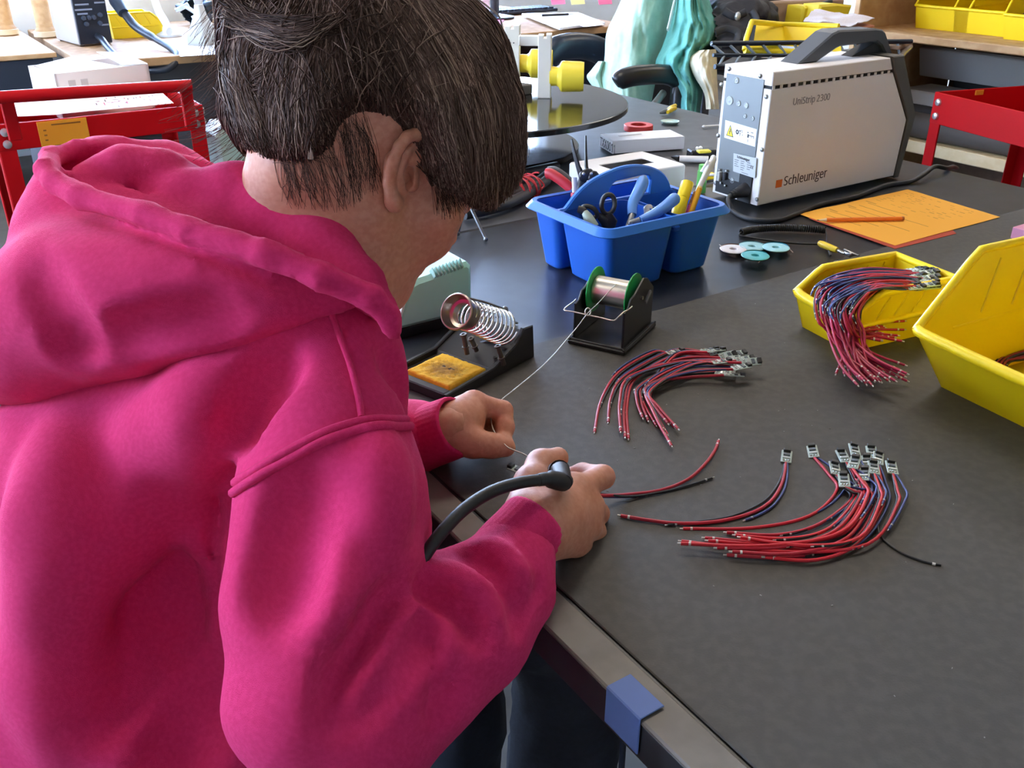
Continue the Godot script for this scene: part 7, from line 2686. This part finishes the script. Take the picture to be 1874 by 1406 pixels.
func hoodie_folds(F: Field) -> void:
	# where the sleeve leaves the back
	bone(F, [[470, 730, 0.74, 0.004], [430, 820, 0.712, 0.008], [404, 895, 0.70, 0.010], [398, 960, 0.695, 0.012], [406, 1040, 0.686, 0.013], [418, 1120, 0.677, 0.012], [432, 1210, 0.668, 0.011], [448, 1290, 0.662, 0.011], [500, 1365, 0.658, 0.011], [560, 1420, 0.655, 0.010]], 0.006, true)
	# hollow of the back, then the ridge and flap beside the sleeve
	crease(F, [[335, 870], [310, 950], [300, 1040], [318, 1130], [370, 1230]], 0.034, 0.02, 0.02, true)
	crease(F, [[385, 730], [374, 830], [370, 910], [366, 990], [364, 1050]], 0.017, 0.004, 0.004)
	crease(F, [[366, 1045], [372, 1090], [396, 1150], [424, 1195]], 0.022, 0.0, 0.004)
	crease(F, [[346, 1038], [366, 1034], [392, 1018]], 0.004, 0.001, 0.002)
	# long soft hollows of the back
	crease(F, [[250, 1080], [210, 1180], [190, 1300]], 0.035, 0.05, 0.04, true)
	crease(F, [[420, 660], [330, 790], [250, 930], [150, 1090]], 0.022, -0.012, 0.04)
	crease(F, [[400, 1240], [350, 1330], [320, 1420]], 0.02, 0.012, 0.03, true)
	crease(F, [[120, 800], [90, 950], [100, 1150], [130, 1330]], 0.02, -0.01, 0.04)
	# inside of the elbow
	crease(F, [[752, 1066], [730, 1110], [700, 1155], [660, 1215], [630, 1268], [604, 1335]], 0.016, 0.004, 0.012, true)
	crease(F, [[770, 1110], [735, 1170], [690, 1250], [650, 1310]], 0.014, -0.006, 0.012)
	crease(F, [[786, 1150], [758, 1200], [705, 1275], [640, 1335]], 0.009, 0.004, 0.012, true)
	# drapes along the forearm: deep valleys running round the sleeve, a ridge on each side
	crease(F, [[764, 1074], [800, 1080], [846, 1106], [872, 1140], [880, 1172]], 0.013, 0.010, 0.008, true)
	crease(F, [[800, 1004], [850, 1010], [894, 1034], [920, 1080], [926, 1130]], 0.012, 0.009, 0.007, true)
	crease(F, [[944, 1168], [952, 1130], [964, 1094], [990, 1062]], 0.010, 0.007, 0.006, true)
	crease(F, [[776, 1125], [792, 1170], [798, 1215]], 0.009, 0.006, 0.006, true)
	crease(F, [[826, 1205], [816, 1262], [800, 1326]], 0.011, 0.008, 0.008, true)
	crease(F, [[776, 1050], [836, 1058], [886, 1096], [902, 1150]], 0.008, -0.002, 0.006)
	crease(F, [[880, 990], [925, 1015], [952, 1060], [950, 1105]], 0.008, -0.002, 0.006)
	crease(F, [[808, 1140], [818, 1190], [806, 1240]], 0.007, -0.002, 0.006)
	# sleeve hanging from the shoulder
	crease(F, [[700, 800], [705, 900], [700, 990]], 0.012, -0.006, 0.02)
	crease(F, [[560, 880], [520, 1000], [500, 1120]], 0.014, 0.010, 0.03, true)
	crease(F, [[700, 640], [735, 700], [745, 760]], 0.008, 0.005, 0.012, true)
	crease(F, [[520, 640], [470, 720], [440, 800]], 0.012, 0.006, 0.02, true)

func build_hood(hoodie: Node3D, who: Node3D) -> void:
	var lo := at(70, 290, 0.76)
	var F := Field.new(Vector3(-0.60, 0.93, -1.06), Vector3(-0.06, 1.29, -0.52), 0.0055)
	# the bag hanging behind the neck
	bone(F, [[640, 556, 0.69, 0.006], [500, 545, 0.688, 0.019], [400, 548, 0.695, 0.033], [300, 548, 0.711, 0.0435], [220, 550, 0.734, 0.054], [150, 556, 0.76, 0.061], [60, 604, 0.79, 0.056], [-20, 632, 0.815, 0.053]], 0.03)
	bone(F, [[132, 420, 0.79, 0.032], [160, 520, 0.79, 0.055]], 0.03)
	bone(F, [[560, 520, 0.71, 0.008], [440, 500, 0.722, 0.016], [300, 480, 0.745, 0.026], [180, 450, 0.775, 0.03]], 0.03)
	# far side
	bone(F, [[135, 330, 0.80, 0.024], [200, 325, 0.86, 0.034], [300, 335, 0.895, 0.036], [430, 390, 0.91, 0.034]], 0.02)
	bone(F, [[300, 430, 0.84, 0.06], [180, 440, 0.83, 0.06], [420, 470, 0.80, 0.06]], 0.03)
	# the mouth of the hood
	bone(F, [[118, 308, 0.79, 0.016], [150, 310, 0.80, 0.026], [210, 318, 0.81, 0.032], [330, 345, 0.81, 0.045], [470, 370, 0.81, 0.055], [600, 390, 0.8, 0.065]], 0.008, true)
	# cloth lying in the mouth
	bone(F, [[172, 338, 0.795, 0.020], [232, 322, 0.80, 0.026], [300, 332, 0.806, 0.026], [360, 362, 0.81, 0.025], [470, 410, 0.80, 0.03]], 0.008)
	bone(F, [[300, 372, 0.795, 0.022], [350, 368, 0.79, 0.026], [430, 368, 0.79, 0.032], [506, 402, 0.775, 0.032], [585, 456, 0.75, 0.028], [660, 522, 0.72, 0.020], [702, 565, 0.70, 0.012]], 0.008)
	bone(F, [[250, 300, 0.84, 0.014], [300, 306, 0.855, 0.016], [360, 327, 0.87, 0.018], [430, 352, 0.885, 0.02]], 0.006)
	bone(F, [[330, 345, 0.845, 0.016], [400, 362, 0.85, 0.018], [470, 385, 0.85, 0.018]], 0.005)
	var rim := [[719, 606, 0.678, 0.0078], [712, 580, 0.672, 0.0084], [680, 546, 0.663, 0.0092], [588, 506, 0.656, 0.0096], [486, 464, 0.658, 0.0096], [345, 422, 0.674, 0.0094], [265, 394, 0.69, 0.0092], [150, 360, 0.72, 0.0092], [100, 334, 0.74, 0.0092], [84, 312, 0.754, 0.0092], [92, 288, 0.79, 0.0084], [140, 272, 0.82, 0.0076], [220, 267, 0.85, 0.0074], [300, 281, 0.88, 0.0074], [370, 312, 0.9, 0.0074], [440, 352, 0.915, 0.0072]]
	bone(F, rim, 0.006)
	hood_folds(F)
	var wool := FastNoiseLite.new()
	wool.seed = 5
	wool.frequency = 11.0
	var s := Shape.new()
	F.surface(s, wool, 0.003)
	for i in s.v.size():
		s.v[i] = who.transform.affine_inverse() * s.v[i]
		s.n[i] = who.transform.basis.inverse() * s.n[i]
	obj("hood", s, pink, hoodie)

func hood_folds(F: Field) -> void:
	# seam under the rim band
	crease(F, [[96, 372], [160, 398], [227, 414], [304, 440], [385, 470], [466, 500], [568, 544], [630, 560]], 0.0035, 0.0015, 0.004, true)
	# soft dents in the bag
	crease(F, [[430, 590], [300, 600], [180, 640]], 0.014, 0.012, 0.02, true)
	crease(F, [[60, 470], [90, 560], [130, 620], [120, 660]], 0.016, 0.034, 0.02, true)

func build_cuffs(hoodie: Node3D, who: Node3D) -> void:
	for q in [[[910, 1036, 0.742, 0.031], [932, 1010, 0.748, 0.0325], [958, 984, 0.757, 0.0322], [981, 957, 0.766, 0.0312]], [[776, 802, 0.930, 0.032], [798, 794, 0.922, 0.0318], [820, 786, 0.912, 0.031], [838, 779, 0.904, 0.0305]]]:
		var l := px_line(q)
		var path := curve(l[0], 5)
		var m := path.size()
		var rows := []
		for pass_ in 2:
			for i in m:
				var j := i if pass_ == 0 else m - 1 - i
				var t := float(j) / (m - 1)
				var r := lerpf(q[0][3], q[3][3], t)
				var tg := (path[mini(j + 1, m - 1)] - path[maxi(j - 1, 0)]).normalized()
				var up := (Vector3.UP - tg * tg.y).normalized()
				var sd := tg.cross(up)
				if pass_ == 1: r -= 0.004
				if pass_ == 0 and j > m - 3: r -= 0.0012 * (j - m + 3) * 0.5
				var ring := PackedVector3Array()
				for k in 144:
					var w := TAU * k / 144
					var rr2 := r * (1.0 + 0.006 * sin(w * 36.0))
					ring.append(path[j] + (up * cos(w) + sd * sin(w) * 0.94) * rr2)
				rows.append(ring)
		var s := Shape.new()
		s.grid(rows, true)
		for i in s.v.size():
			s.v[i] = who.transform.affine_inverse() * s.v[i]
			s.n[i] = who.transform.basis.inverse() * s.n[i]
		obj("cuff", s, pink, hoodie)

# ---------- head ----------
var HF: Vector3
var HU: Vector3
var HR: Vector3
var HC: Vector3
func hp(f: float, u: float, r: float) -> Vector3:
	return HC + HF * f + HU * u + HR * r

func build_head(who: Node3D, body: Shape) -> void:
	var fwd := AX_N.rotated(Vector3.UP, deg_to_rad(2.0))
	var rgt := fwd.cross(Vector3.UP)
	fwd = fwd.rotated(rgt, deg_to_rad(-37.0))
	HF = fwd.normalized()
	HR = rgt.normalized()
	HU = HR.cross(HF).normalized()
	var ear := at(738, 318, 0.742)
	HC = ear - HR * 0.070 + HU * 0.0
	var B := Basis(HF, HU, HR)
	var e := 0.16
	var F := Field.new(HC - Vector3(0.19, 0.17, 0.17), HC + Vector3(0.14, 0.17, 0.16), 0.0034)
	F.ball(hp(0.0, 0.038, 0), Vector3(0.094, 0.084, 0.074), B, 0.01)
	F.ball(hp(-0.03, 0.022, 0), Vector3(0.056, 0.06, 0.06), B, 0.03)
	F.cap(hp(0.045, 0.02, 0), hp(0.052, -0.055, 0), 0.055, 0.044, 0.03)
	for sd in [-1.0, 1.0]:
		F.cap(hp(0.0, -0.04, 0.05 * sd), hp(0.07, -0.088, 0.018 * sd), 0.02, 0.018, 0.03)
		F.cap(hp(0.06, -0.012, 0.046 * sd), hp(0.075, -0.03, 0.036 * sd), 0.024, 0.02, 0.025)
		F.cap(hp(0.086, 0.03, 0.015 * sd), hp(0.078, 0.03, 0.045 * sd), 0.012, 0.012, 0.015)
		F.cap(hp(0.103, 0.01, 0.03 * sd), hp(0.103, 0.01, 0.034 * sd), 0.011, 0.011, 0.012, true)
		F.cap(hp(0.086, 0.010, 0.031 * sd), hp(0.086, 0.010, 0.033 * sd), 0.0125, 0.0125, 0.003)
		F.cap(hp(0.104, -0.024, 0.008 * sd), hp(0.104, -0.024, 0.010 * sd), 0.007, 0.007, 0.006)
	F.cap(hp(0.078, -0.09, 0), hp(0.08, -0.092, 0), 0.019, 0.019, 0.025)
	F.cap(hp(0.096, 0.018, 0), hp(0.115, -0.02, 0), 0.007, 0.011, 0.012)
	F.cap(hp(0.094, -0.048, -0.016), hp(0.094, -0.048, 0.016), 0.007, 0.007, 0.008)
	F.cap(hp(0.092, -0.06, -0.014), hp(0.092, -0.06, 0.014), 0.0075, 0.0075, 0.008)
	F.cap(hp(0.104, -0.0535, -0.02), hp(0.104, -0.0535, 0.02), 0.0022, 0.0022, 0.003, true)
	# neck, running back into the collar
	F.cap(hp(-0.035, -0.03, 0), at(520, 470, 0.825), 0.052, 0.056, 0.035)
	F.cap(hp(0.01, -0.05, 0), at(600, 520, 0.79), 0.045, 0.055, 0.035)
	F.surface(body)
	# ear, on a finer grid
	EF = F
	var G := Field.new(ear - Vector3(0.045, 0.055, 0.055), ear + Vector3(0.045, 0.055, 0.055), 0.0016)
	ear_bone(G, [[735, 285, -2.0, 0.010], [730, 318, -1.0, 0.010], [724, 345, 0.0, 0.008]], 0.006)
	ear_bone(G, [[752, 280, 0.0, 0.007], [750, 335, 0.0, 0.007]], 0.006)
	ear_bone(G, [[742, 318, 2.0, 0.0022], [754, 302, 3.0, 0.003], [764, 284, 4.0, 0.0036], [768, 266, 5.0, 0.004], [763, 250, 7.0, 0.0044], [750, 241, 9.5, 0.0046], [733, 246, 11.0, 0.0046], [718, 262, 12.0, 0.0045], [707, 284, 12.5, 0.0044], [701, 308, 12.0, 0.0042], [701, 332, 10.0, 0.0042], [707, 354, 8.0, 0.0044]], 0.003)
	ear_bone(G, [[707, 352, 8.0, 0.0046], [713, 366, 6.0, 0.006], [718, 372, 4.0, 0.0056], [726, 366, 2.0, 0.005]], 0.005)
	ear_bone(G, [[712, 290, 5.0, 0.006], [710, 330, 4.0, 0.006]], 0.006)
	ear_bone(G, [[750, 264, 4.5, 0.0026], [736, 274, 7.0, 0.0032], [725, 294, 8.0, 0.0036], [720, 318, 8.0, 0.0036], [723, 340, 7.0, 0.0036], [732, 350, 5.0, 0.0036]], 0.003)
	ear_bone(G, [[753, 322, 3.5, 0.0038], [752, 338, 3.5, 0.0042]], 0.004)
	ear_bone(G, [[738, 312, 5.5, 0.0058], [739, 332, 4.5, 0.0048]], 0.003, true)
	ear_bone(G, [[743, 326, 1.0, 0.0040], [747, 328, -6.0, 0.003]], 0.002, true)
	G.surface(body)
	build_hair(who)

var EF: Field
# points given by pixel and height (mm) over the side of the head
func ear_bone(G: Field, q: Array, k: float, sub := false) -> void:
	var pts := []
	var rad := []
	for a in q:
		var p := EF.meet(EYE, ray(a[0], a[1]).normalized(), 0.5, 1.0)
		pts.append(p + HR * (float(a[2]) * 0.001))
		rad.append(a[3])
	G.chain(pts, rad, k, sub)

func build_hair(who: Node3D) -> void:
	var B := Basis(HF, HU, HR)
	var F := Field.new(HC - Vector3(0.21, 0.11, 0.17), HC + Vector3(0.17, 0.22, 0.16), 0.0042)
	F.ball(hp(0.002, 0.062, 0), Vector3(0.099, 0.083, 0.081), B, 0.01)
	F.ball(hp(-0.04, 0.05, 0), Vector3(0.078, 0.085, 0.078), B, 0.02)
	# bun and loose mass towards the back of the crown
	bone(F, [[560, 60, 0.78, 0.05], [520, 10, 0.77, 0.045], [600, -40, 0.76, 0.05]], 0.03)
	bone(F, [[470, 110, 0.80, 0.028], [480, 195, 0.80, 0.026], [520, 240, 0.79, 0.02]], 0.03)
	bone(F, [[486, 205, 0.785, 0.026], [540, 240, 0.775, 0.028], [590, 245, 0.752, 0.022]], 0.02)
	bone(F, [[540, 200, 0.765, 0.045], [600, 190, 0.735, 0.03]], 0.03)
	for q in [[[474, 218], [500, 246], [545, 246], [596, 246], [622, 226], [640, 205], [700, 192], [752, 196]], [[505, 225], [540, 236], [585, 234], [600, 215], [660, 190], [730, 180]], [[540, 215], [570, 230]]]:
		var sp := []
		var sr := []
		for u in q:
			var m := EF.meet(EYE, ray(u[0], u[1]).normalized(), 0.5, 1.0)
			if m == Vector3.INF: continue
			sp.append(m - EF.grad(m) * 0.006)
			sr.append(0.0125)
		F.chain(sp, sr, 0.012)
	# fringe falling over the forehead and the temple
	bone(F, [[745, 40, 0.76, 0.042], [826, 120, 0.78, 0.038], [876, 222, 0.80, 0.028], [892, 300, 0.80, 0.020], [885, 350, 0.80, 0.010]], 0.03)
	bone(F, [[770, 130, 0.735, 0.025], [815, 210, 0.732, 0.022], [850, 290, 0.742, 0.016], [872, 350, 0.76, 0.009]], 0.025)
	bone(F, [[770, 190, 0.718, 0.012], [788, 260, 0.722, 0.012], [800, 320, 0.732, 0.008]], 0.02)
	# the hairline: bare round the ear, behind it, at the nape and the cheek
	bone(F, [[738, 330, 0.70, 0.046], [738, 285, 0.695, 0.038], [700, 275, 0.70, 0.038], [672, 268, 0.70, 0.034], [652, 300, 0.70, 0.030]], 0.006, true)
	bone(F, [[690, 380, 0.70, 0.036], [640, 405, 0.72, 0.036], [560, 425, 0.76, 0.034], [470, 420, 0.80, 0.03]], 0.008, true)
	bone(F, [[850, 440, 0.72, 0.040], [810, 420, 0.70, 0.034]], 0.006, true)
	var hn := FastNoiseLite.new()
	hn.frequency = 26.0
	hn.seed = 2
	var s := Shape.new()
	F.surface(s, hn, 0.0025)
	var hm := MN("#46362f", "#5a473f", 0.55, 14.0, 0.03, 0.5, 9.0)
	var hair := part(who, "hair", s, hm)
	# strands
	var fams := [
		[[[456, 252], [440, 210], [455, 130], [520, 20]], [[548, 284], [538, 225], [545, 140], [575, 20]], 546, 0.004],
		[[[548, 284], [538, 225], [545, 140], [575, 20]], [[642, 226], [632, 180], [620, 110], [620, 0]], 630, 0.004],
		[[[642, 226], [632, 180], [620, 110], [620, 0]], [[765, 240], [740, 180], [700, 90], [655, -10]], 630, 0.004],
		[[[765, 240], [740, 180], [700, 90], [655, -10]], [[820, 320], [825, 230], [790, 110], [700, -20]], 630, 0.004],
		[[[720, -20], [800, 90], [850, 220], [872, 372]], [[760, -30], [860, 60], [925, 180], [932, 350]], 882, 0.006],
		[[[700, 20], [760, 130], [800, 240], [840, 350]], [[720, -20], [800, 90], [850, 220], [872, 372]], 756, 0.005],
		[[[500, 20], [440, 110], [446, 190], [466, 256]], [[456, 252], [440, 210], [455, 130], [520, 20]], 420, 0.005],
		[[[440, 0], [425, 90], [432, 175], [452, 250]], [[520, 20], [460, 120], [470, 200], [502, 268]], 546, 0.006],
		[[[760, -30], [880, 60], [935, 180], [940, 320]], [[720, -30], [840, 70], [915, 190], [930, 350]], 630, 0.006],
		[[[640, -20], [760, 10], [860, 60], [930, 170]], [[700, -20], [800, 60], [880, 140], [940, 260]], 546, 0.005],
		[[[430, -10], [480, 30], [540, 50], [600, 40]], [[450, 60], [500, 90], [560, 90], [620, 60]], 336, 0.008],
		[[[700, 60], [745, 150], [780, 230], [800, 340]], [[700, 20], [760, 130], [800, 240], [840, 350]], 420, 0.004],
	]
	var rng := RandomNumberGenerator.new()
	rng.seed = 77
	var wav := FastNoiseLite.new()
	wav.frequency = 0.007
	wav.seed = 31
	var shapes := [Shape.new(), Shape.new(), Shape.new(), Shape.new()]
	for fam in fams:
		for k in fam[2]:
			var a := rng.randf()
			var pts := []
			for j in 4:
				var g0: Array = fam[0][j]
				var g1: Array = fam[1][j]
				pts.append(Vector3(lerpf(g0[0], g1[0], a) + rng.randf_range(-14, 14), lerpf(g0[1], g1[1], a) + rng.randf_range(-12, 12), 0))
			var line := curve(pts, 3)
			var lift := rng.randf_range(0.0002, fam[3])
			var P := PackedVector3Array()
			var ph := rng.randf() * 40.0
			for q in line:
				q.x += wav.get_noise_2d(q.x + ph * 9.0, q.y) * 13.0
				var m := F.meet(EYE, ray(q.x, q.y).normalized(), 0.55, 1.0)
				if m == Vector3.INF: continue
				if P.size() and m.distance_to(P[P.size() - 1]) > 0.06: break
				P.append(m + F.grad(m) * (lift + 0.0018))
			if P.size() < 4: continue
			var rad := PackedFloat32Array()
			for i in P.size():
				rad.append(rng.randf_range(0.00042, 0.0007) * (1.0 if i < P.size() - 2 else 0.5))
			var pick: Array = [1, 1, 2, 2, 2, 3] if fam[1][3][0] > 830 and fam[1][3][1] > 250 else [0, 0, 0, 1, 1, 1, 1, 2, 2, 2, 3]
			(shapes[pick[rng.randi() % pick.size()]] as Shape).tube(P, rad, 3, false)
	# strands all over the head, flowing from the knot at the crown down to the hairline
	var knot := hp(-0.05, 0.13, 0.0)
	for k in 3400:
		var dir := Vector3(rng.randf_range(-1, 1), rng.randf_range(-1, 1), rng.randf_range(-1, 1)).normalized()
		var from := hp(-0.005, 0.05, 0.0) + dir * 0.24
		var p := F.meet(from, -dir, 0.0, 0.24)
		if p == Vector3.INF or p.distance_to(knot) > 0.30: continue
		var P := PackedVector3Array()
		var turn := rng.randf_range(-0.35, 0.35)
		var lift := rng.randf_range(0.0004, 0.003)
		for j in 13:
			var g := F.grad(p)
			var fl2 := (p - knot)
			fl2 = (fl2 - g * fl2.dot(g)).normalized().rotated(g, turn + 0.3 * wav.get_noise_3dv(p * 900.0))
			P.append(p + g * (0.0012 + lift))
			p += fl2 * 0.008
			p -= F.grad(p) * clampf(F.val(p), -0.01, 0.01)
			if EF.val(p) < -0.0005 or F.val(p) > 0.004: break
		if P.size() > 4: (shapes[[0, 0, 1, 1, 1, 2, 2, 3][rng.randi() % 8]] as Shape).tube(P, rng.randf_range(0.0004, 0.0007), 3, false)
	for k in 420:
		var u0 := rng.randf_range(450, 760)
		var v0 := rng.randf_range(0, 230)
		var an := rng.randf_range(-2.4, -0.6)
		var bend := rng.randf_range(-0.9, 0.9)
		var P := PackedVector3Array()
		var lift := rng.randf_range(0.002, 0.009)
		for j in 11:
			var m := F.meet(EYE, ray(u0, v0).normalized(), 0.55, 1.0)
			if m == Vector3.INF: break
			P.append(m + F.grad(m) * (0.001 + lift * sin(PI * j / 10.0)))
			u0 += cos(an) * 13.0
			v0 += sin(an) * 13.0
			an += bend * 0.12
		if P.size() > 5: (shapes[[0, 1, 1, 2, 2, 3][rng.randi() % 6]] as Shape).tube(P, rng.randf_range(0.0003, 0.0006), 3, false)
	# free wisps round the back and the nape
	var wis := [
		[[470, 60], [415, 110], [385, 150], [330, 200]], [[470, 90], [420, 150], [400, 200], [345, 232]], [[460, 130], [430, 190], [395, 225], [335, 245]],
		[[465, 200], [430, 240], [400, 262], [360, 278]], [[470, 250], [440, 290], [410, 318], [395, 345]], [[480, 290], [455, 320], [430, 335], [400, 340]],
		[[450, 20], [410, 60], [395, 120], [405, 170]], [[440, 40], [425, 100], [432, 160], [420, 230]], [[500, 310], [470, 350], [445, 365], [430, 360]],
		[[430, 10], [400, 30], [380, 70], [372, 100]], [[455, 100], [425, 130], [415, 160], [395, 185]], [[520, 320], [500, 365], [480, 380], [470, 400]]]
	for w in wis:
		for k in 26:
			var sp := rng.randf_range(-1, 1)
			var ln := rng.randf_range(0.6, 1.15)
			var pts := []
			for j in 4:
				var t := j / 3.0 * ln
				var jj := mini(int(t * 3.0), 2)
				var ft := t * 3.0 - jj
				var u := lerpf(w[jj][0], w[jj + 1][0], ft)
				var v := lerpf(w[jj][1], w[jj + 1][1], ft)
				pts.append(at(u + rng.randf_range(-4, 4) + sp * 9 * (1 + j), v + rng.randf_range(-5, 5) + sp * 7 * (1 + j), 0.80 + 0.012 * sp + 0.004 * j))
			(shapes[[1, 2, 2, 3][rng.randi() % 4]] as Shape).tube(curve(pts, 5), 0.00019, 3, false)
	for k in 26:
		var pts := []
		for q in [[652, -10], [646, 60], [612, 112], [574, 160], [566, 220], [569, 292]]:
			pts.append(at(q[0] + rng.randf_range(-5, 5), q[1], 0.70 + rng.randf_range(-0.004, 0.004)))
		(shapes[3] as Shape).tube(curve(pts, 4), 0.0003, 3, false)
	var arc := []
	for q in [[880, 96], [864, 150], [830, 190], [795, 203], [760, 202]]:
		arc.append(at(q[0], q[1], 0.70))
	(shapes[2] as Shape).tube(curve(arc, 5), 0.0003, 3, false)
	# short hairs at the nape and behind the ear, thin over the skin
	for fam in [[[[694, 330], [684, 270], [664, 220]], [[640, 360], [625, 290], [615, 230]], 90], [[[640, 370], [620, 310], [600, 270]], [[520, 360], [510, 320], [500, 280]], 110], [[[800, 380], [795, 330], [785, 280]], [[845, 385], [830, 320], [810, 260]], 90]]:
		for k in fam[2]:
			var a := rng.randf()
			var P := PackedVector3Array()
			var pts := []
			for j in 3:
				pts.append(Vector3(lerpf(fam[0][j][0], fam[1][j][0], a) + rng.randf_range(-12, 12), lerpf(fam[0][j][1], fam[1][j][1], a) + rng.randf_range(-22, 22), 0))
			for q in curve(pts, 4):
				var m := EF.meet(EYE, ray(q.x, q.y).normalized(), 0.55, 1.0)
				if m == Vector3.INF: continue
				P.append(m + EF.grad(m) * rng.randf_range(0.0002, 0.0006))
			if P.size() > 3: (shapes[rng.randi() % 3] as Shape).tube(P, 0.00016, 3, false)
	var hues := ["#3d2d27", "#503c34", "#665047", "#8d7566"]
	for i in 4:
		var inv := who.transform.affine_inverse()
		var q: Shape = shapes[i]
		for j in q.v.size():
			q.v[j] = inv * q.v[j]
			q.n[j] = inv.basis * q.n[j]
		var o := obj("hair_strands", q, M(hues[i], 0.65, 0.0, {"metallic_specular": 0.25}), hair)
		o.set_meta("kind", "stuff")

func build_hands(body: Shape) -> void:
	# right hand
	var c := at(1040, 930, 0.82)
	var F := Field.new(c - Vector3(0.075, 0.075, 0.09), c + Vector3(0.07, 0.07, 0.085), 0.0026)
	bone(F, [[945, 1005, 0.752, 0.026], [985, 962, 0.768, 0.0255], [1015, 945, 0.788, 0.027]], 0.012)
	bone(F, [[985, 955, 0.772, 0.020], [1053, 897, 0.818, 0.0155]], 0.012)
	bone(F, [[990, 962, 0.772, 0.020], [1078, 928, 0.824, 0.0145]], 0.012)
	bone(F, [[990, 972, 0.772, 0.020], [1072, 963, 0.816, 0.0138]], 0.012)
	bone(F, [[990, 982, 0.770, 0.018], [1052, 994, 0.803, 0.0125]], 0.012)
	bone(F, [[1053, 897, 0.818, 0.0128], [1103, 873, 0.846, 0.0108], [1066, 866, 0.868, 0.0092], [1040, 872, 0.876, 0.0082]], 0.004)
	bone(F, [[1078, 928, 0.824, 0.0125], [1093, 940, 0.848, 0.0108], [1066, 926, 0.872, 0.0094], [1042, 905, 0.878, 0.0085]], 0.004)
	bone(F, [[1072, 963, 0.816, 0.012], [1088, 974, 0.836, 0.0104], [1060, 960, 0.86, 0.009], [1036, 938, 0.87, 0.008]], 0.004)
	bone(F, [[1052, 994, 0.803, 0.011], [1064, 1004, 0.82, 0.0094], [1042, 988, 0.842, 0.0082], [1022, 964, 0.852, 0.0075]], 0.004)
	bone(F, [[962, 935, 0.772, 0.018], [972, 885, 0.797, 0.0142], [990, 850, 0.822, 0.0122], [1021, 838, 0.836, 0.0098]], 0.008)
	bone(F, [[1000, 905, 0.80, 0.016], [1035, 900, 0.815, 0.013]], 0.012)
	F.surface(body)
	# left hand
	c = at(872, 775, 0.93)
	F = Field.new(c - Vector3(0.065, 0.06, 0.075), c + Vector3(0.06, 0.06, 0.075), 0.0026)
	bone(F, [[795, 794, 0.925, 0.019], [826, 782, 0.912, 0.020], [850, 768, 0.922, 0.0205]], 0.010)
	bone(F, [[832, 770, 0.915, 0.0165], [867, 738, 0.935, 0.0132]], 0.009)
	bone(F, [[832, 775, 0.918, 0.018], [870, 747, 0.952, 0.013]], 0.012)
	bone(F, [[834, 785, 0.922, 0.018], [866, 760, 0.963, 0.013]], 0.012)
	bone(F, [[836, 795, 0.922, 0.017], [864, 780, 0.965, 0.012]], 0.012)
	bone(F, [[867, 738, 0.935, 0.0118], [920, 752, 0.945, 0.0102], [925, 782, 0.935, 0.009], [921, 804, 0.927, 0.0082]], 0.004)
	bone(F, [[871, 746, 0.951, 0.0115], [908, 766, 0.963, 0.0098], [910, 790, 0.953, 0.0088], [897, 802, 0.943, 0.008]], 0.004)
	bone(F, [[866, 760, 0.962, 0.011], [898, 774, 0.974, 0.0094], [895, 795, 0.963, 0.0084], [881, 798, 0.95, 0.0078]], 0.004)
	bone(F, [[864, 780, 0.965, 0.010], [888, 788, 0.972, 0.0085], [880, 801, 0.96, 0.0076]], 0.004)
	bone(F, [[842, 803, 0.906, 0.0165], [866, 812, 0.906, 0.0132], [900, 816, 0.913, 0.0112], [926, 819, 0.918, 0.0096]], 0.008)
	F.surface(body)

func build_held_iron() -> void:
	var o := place("soldering_iron", "slim soldering iron in the person's right hand, black cable arching back over the sleeve", "soldering iron", at(1020, 880, 0.8))
	var blk := M("#1b1b1c", 0.5)
	var s := Shape.new()
	s.tube(curve([at(738, 1082, 0.72), at(752, 1054, 0.68), at(775, 1020, 0.672), at(808, 975, 0.68), at(850, 932, 0.70), at(900, 900, 0.72), at(950, 884, 0.735), at(985, 879, 0.745)], 6), 0.0050, 12)
	part(o, "cable", s, blk)
	s = Shape.new()
	s.tube(PackedVector3Array([at(985, 879, 0.745), at(995, 877, 0.748), at(1004, 877, 0.75), at(1006, 877, 0.751), at(1020, 880, 0.756), at(1030, 882, 0.762), at(1036, 880, 0.768)]), radii([0.0052, 0.0056, 0.0058, 0.0072, 0.0078, 0.008, 0.0065]), 16)
	part(o, "elbow_boot", s, M("#222223", 0.55))
	s = Shape.new()
	s.tube(PackedVector3Array([at(1031, 884, 0.758), at(1027, 868, 0.775), at(1025, 862, 0.782)]), radii([0.0075, 0.0082, 0.0085]), 16)
	part(o, "collar", s, blk)
	s = Shape.new()
	s.tube(PackedVector3Array([at(1024, 861, 0.783), at(1021, 864, 0.80), at(1012, 868, 0.83), at(998, 868, 0.87)]), radii([0.009, 0.0095, 0.009, 0.007]), 16)
	part(o, "handle", s, M("#2a2a2b", 0.55))
	s = Shape.new()
	s.tube(PackedVector3Array([at(998, 868, 0.87), at(982, 867, 0.895), at(968, 866, 0.91)]), radii([0.0035, 0.0028, 0.0008]), 10)
	part(o, "tip", s, M("#b7b3ac", 0.3, 0.9))
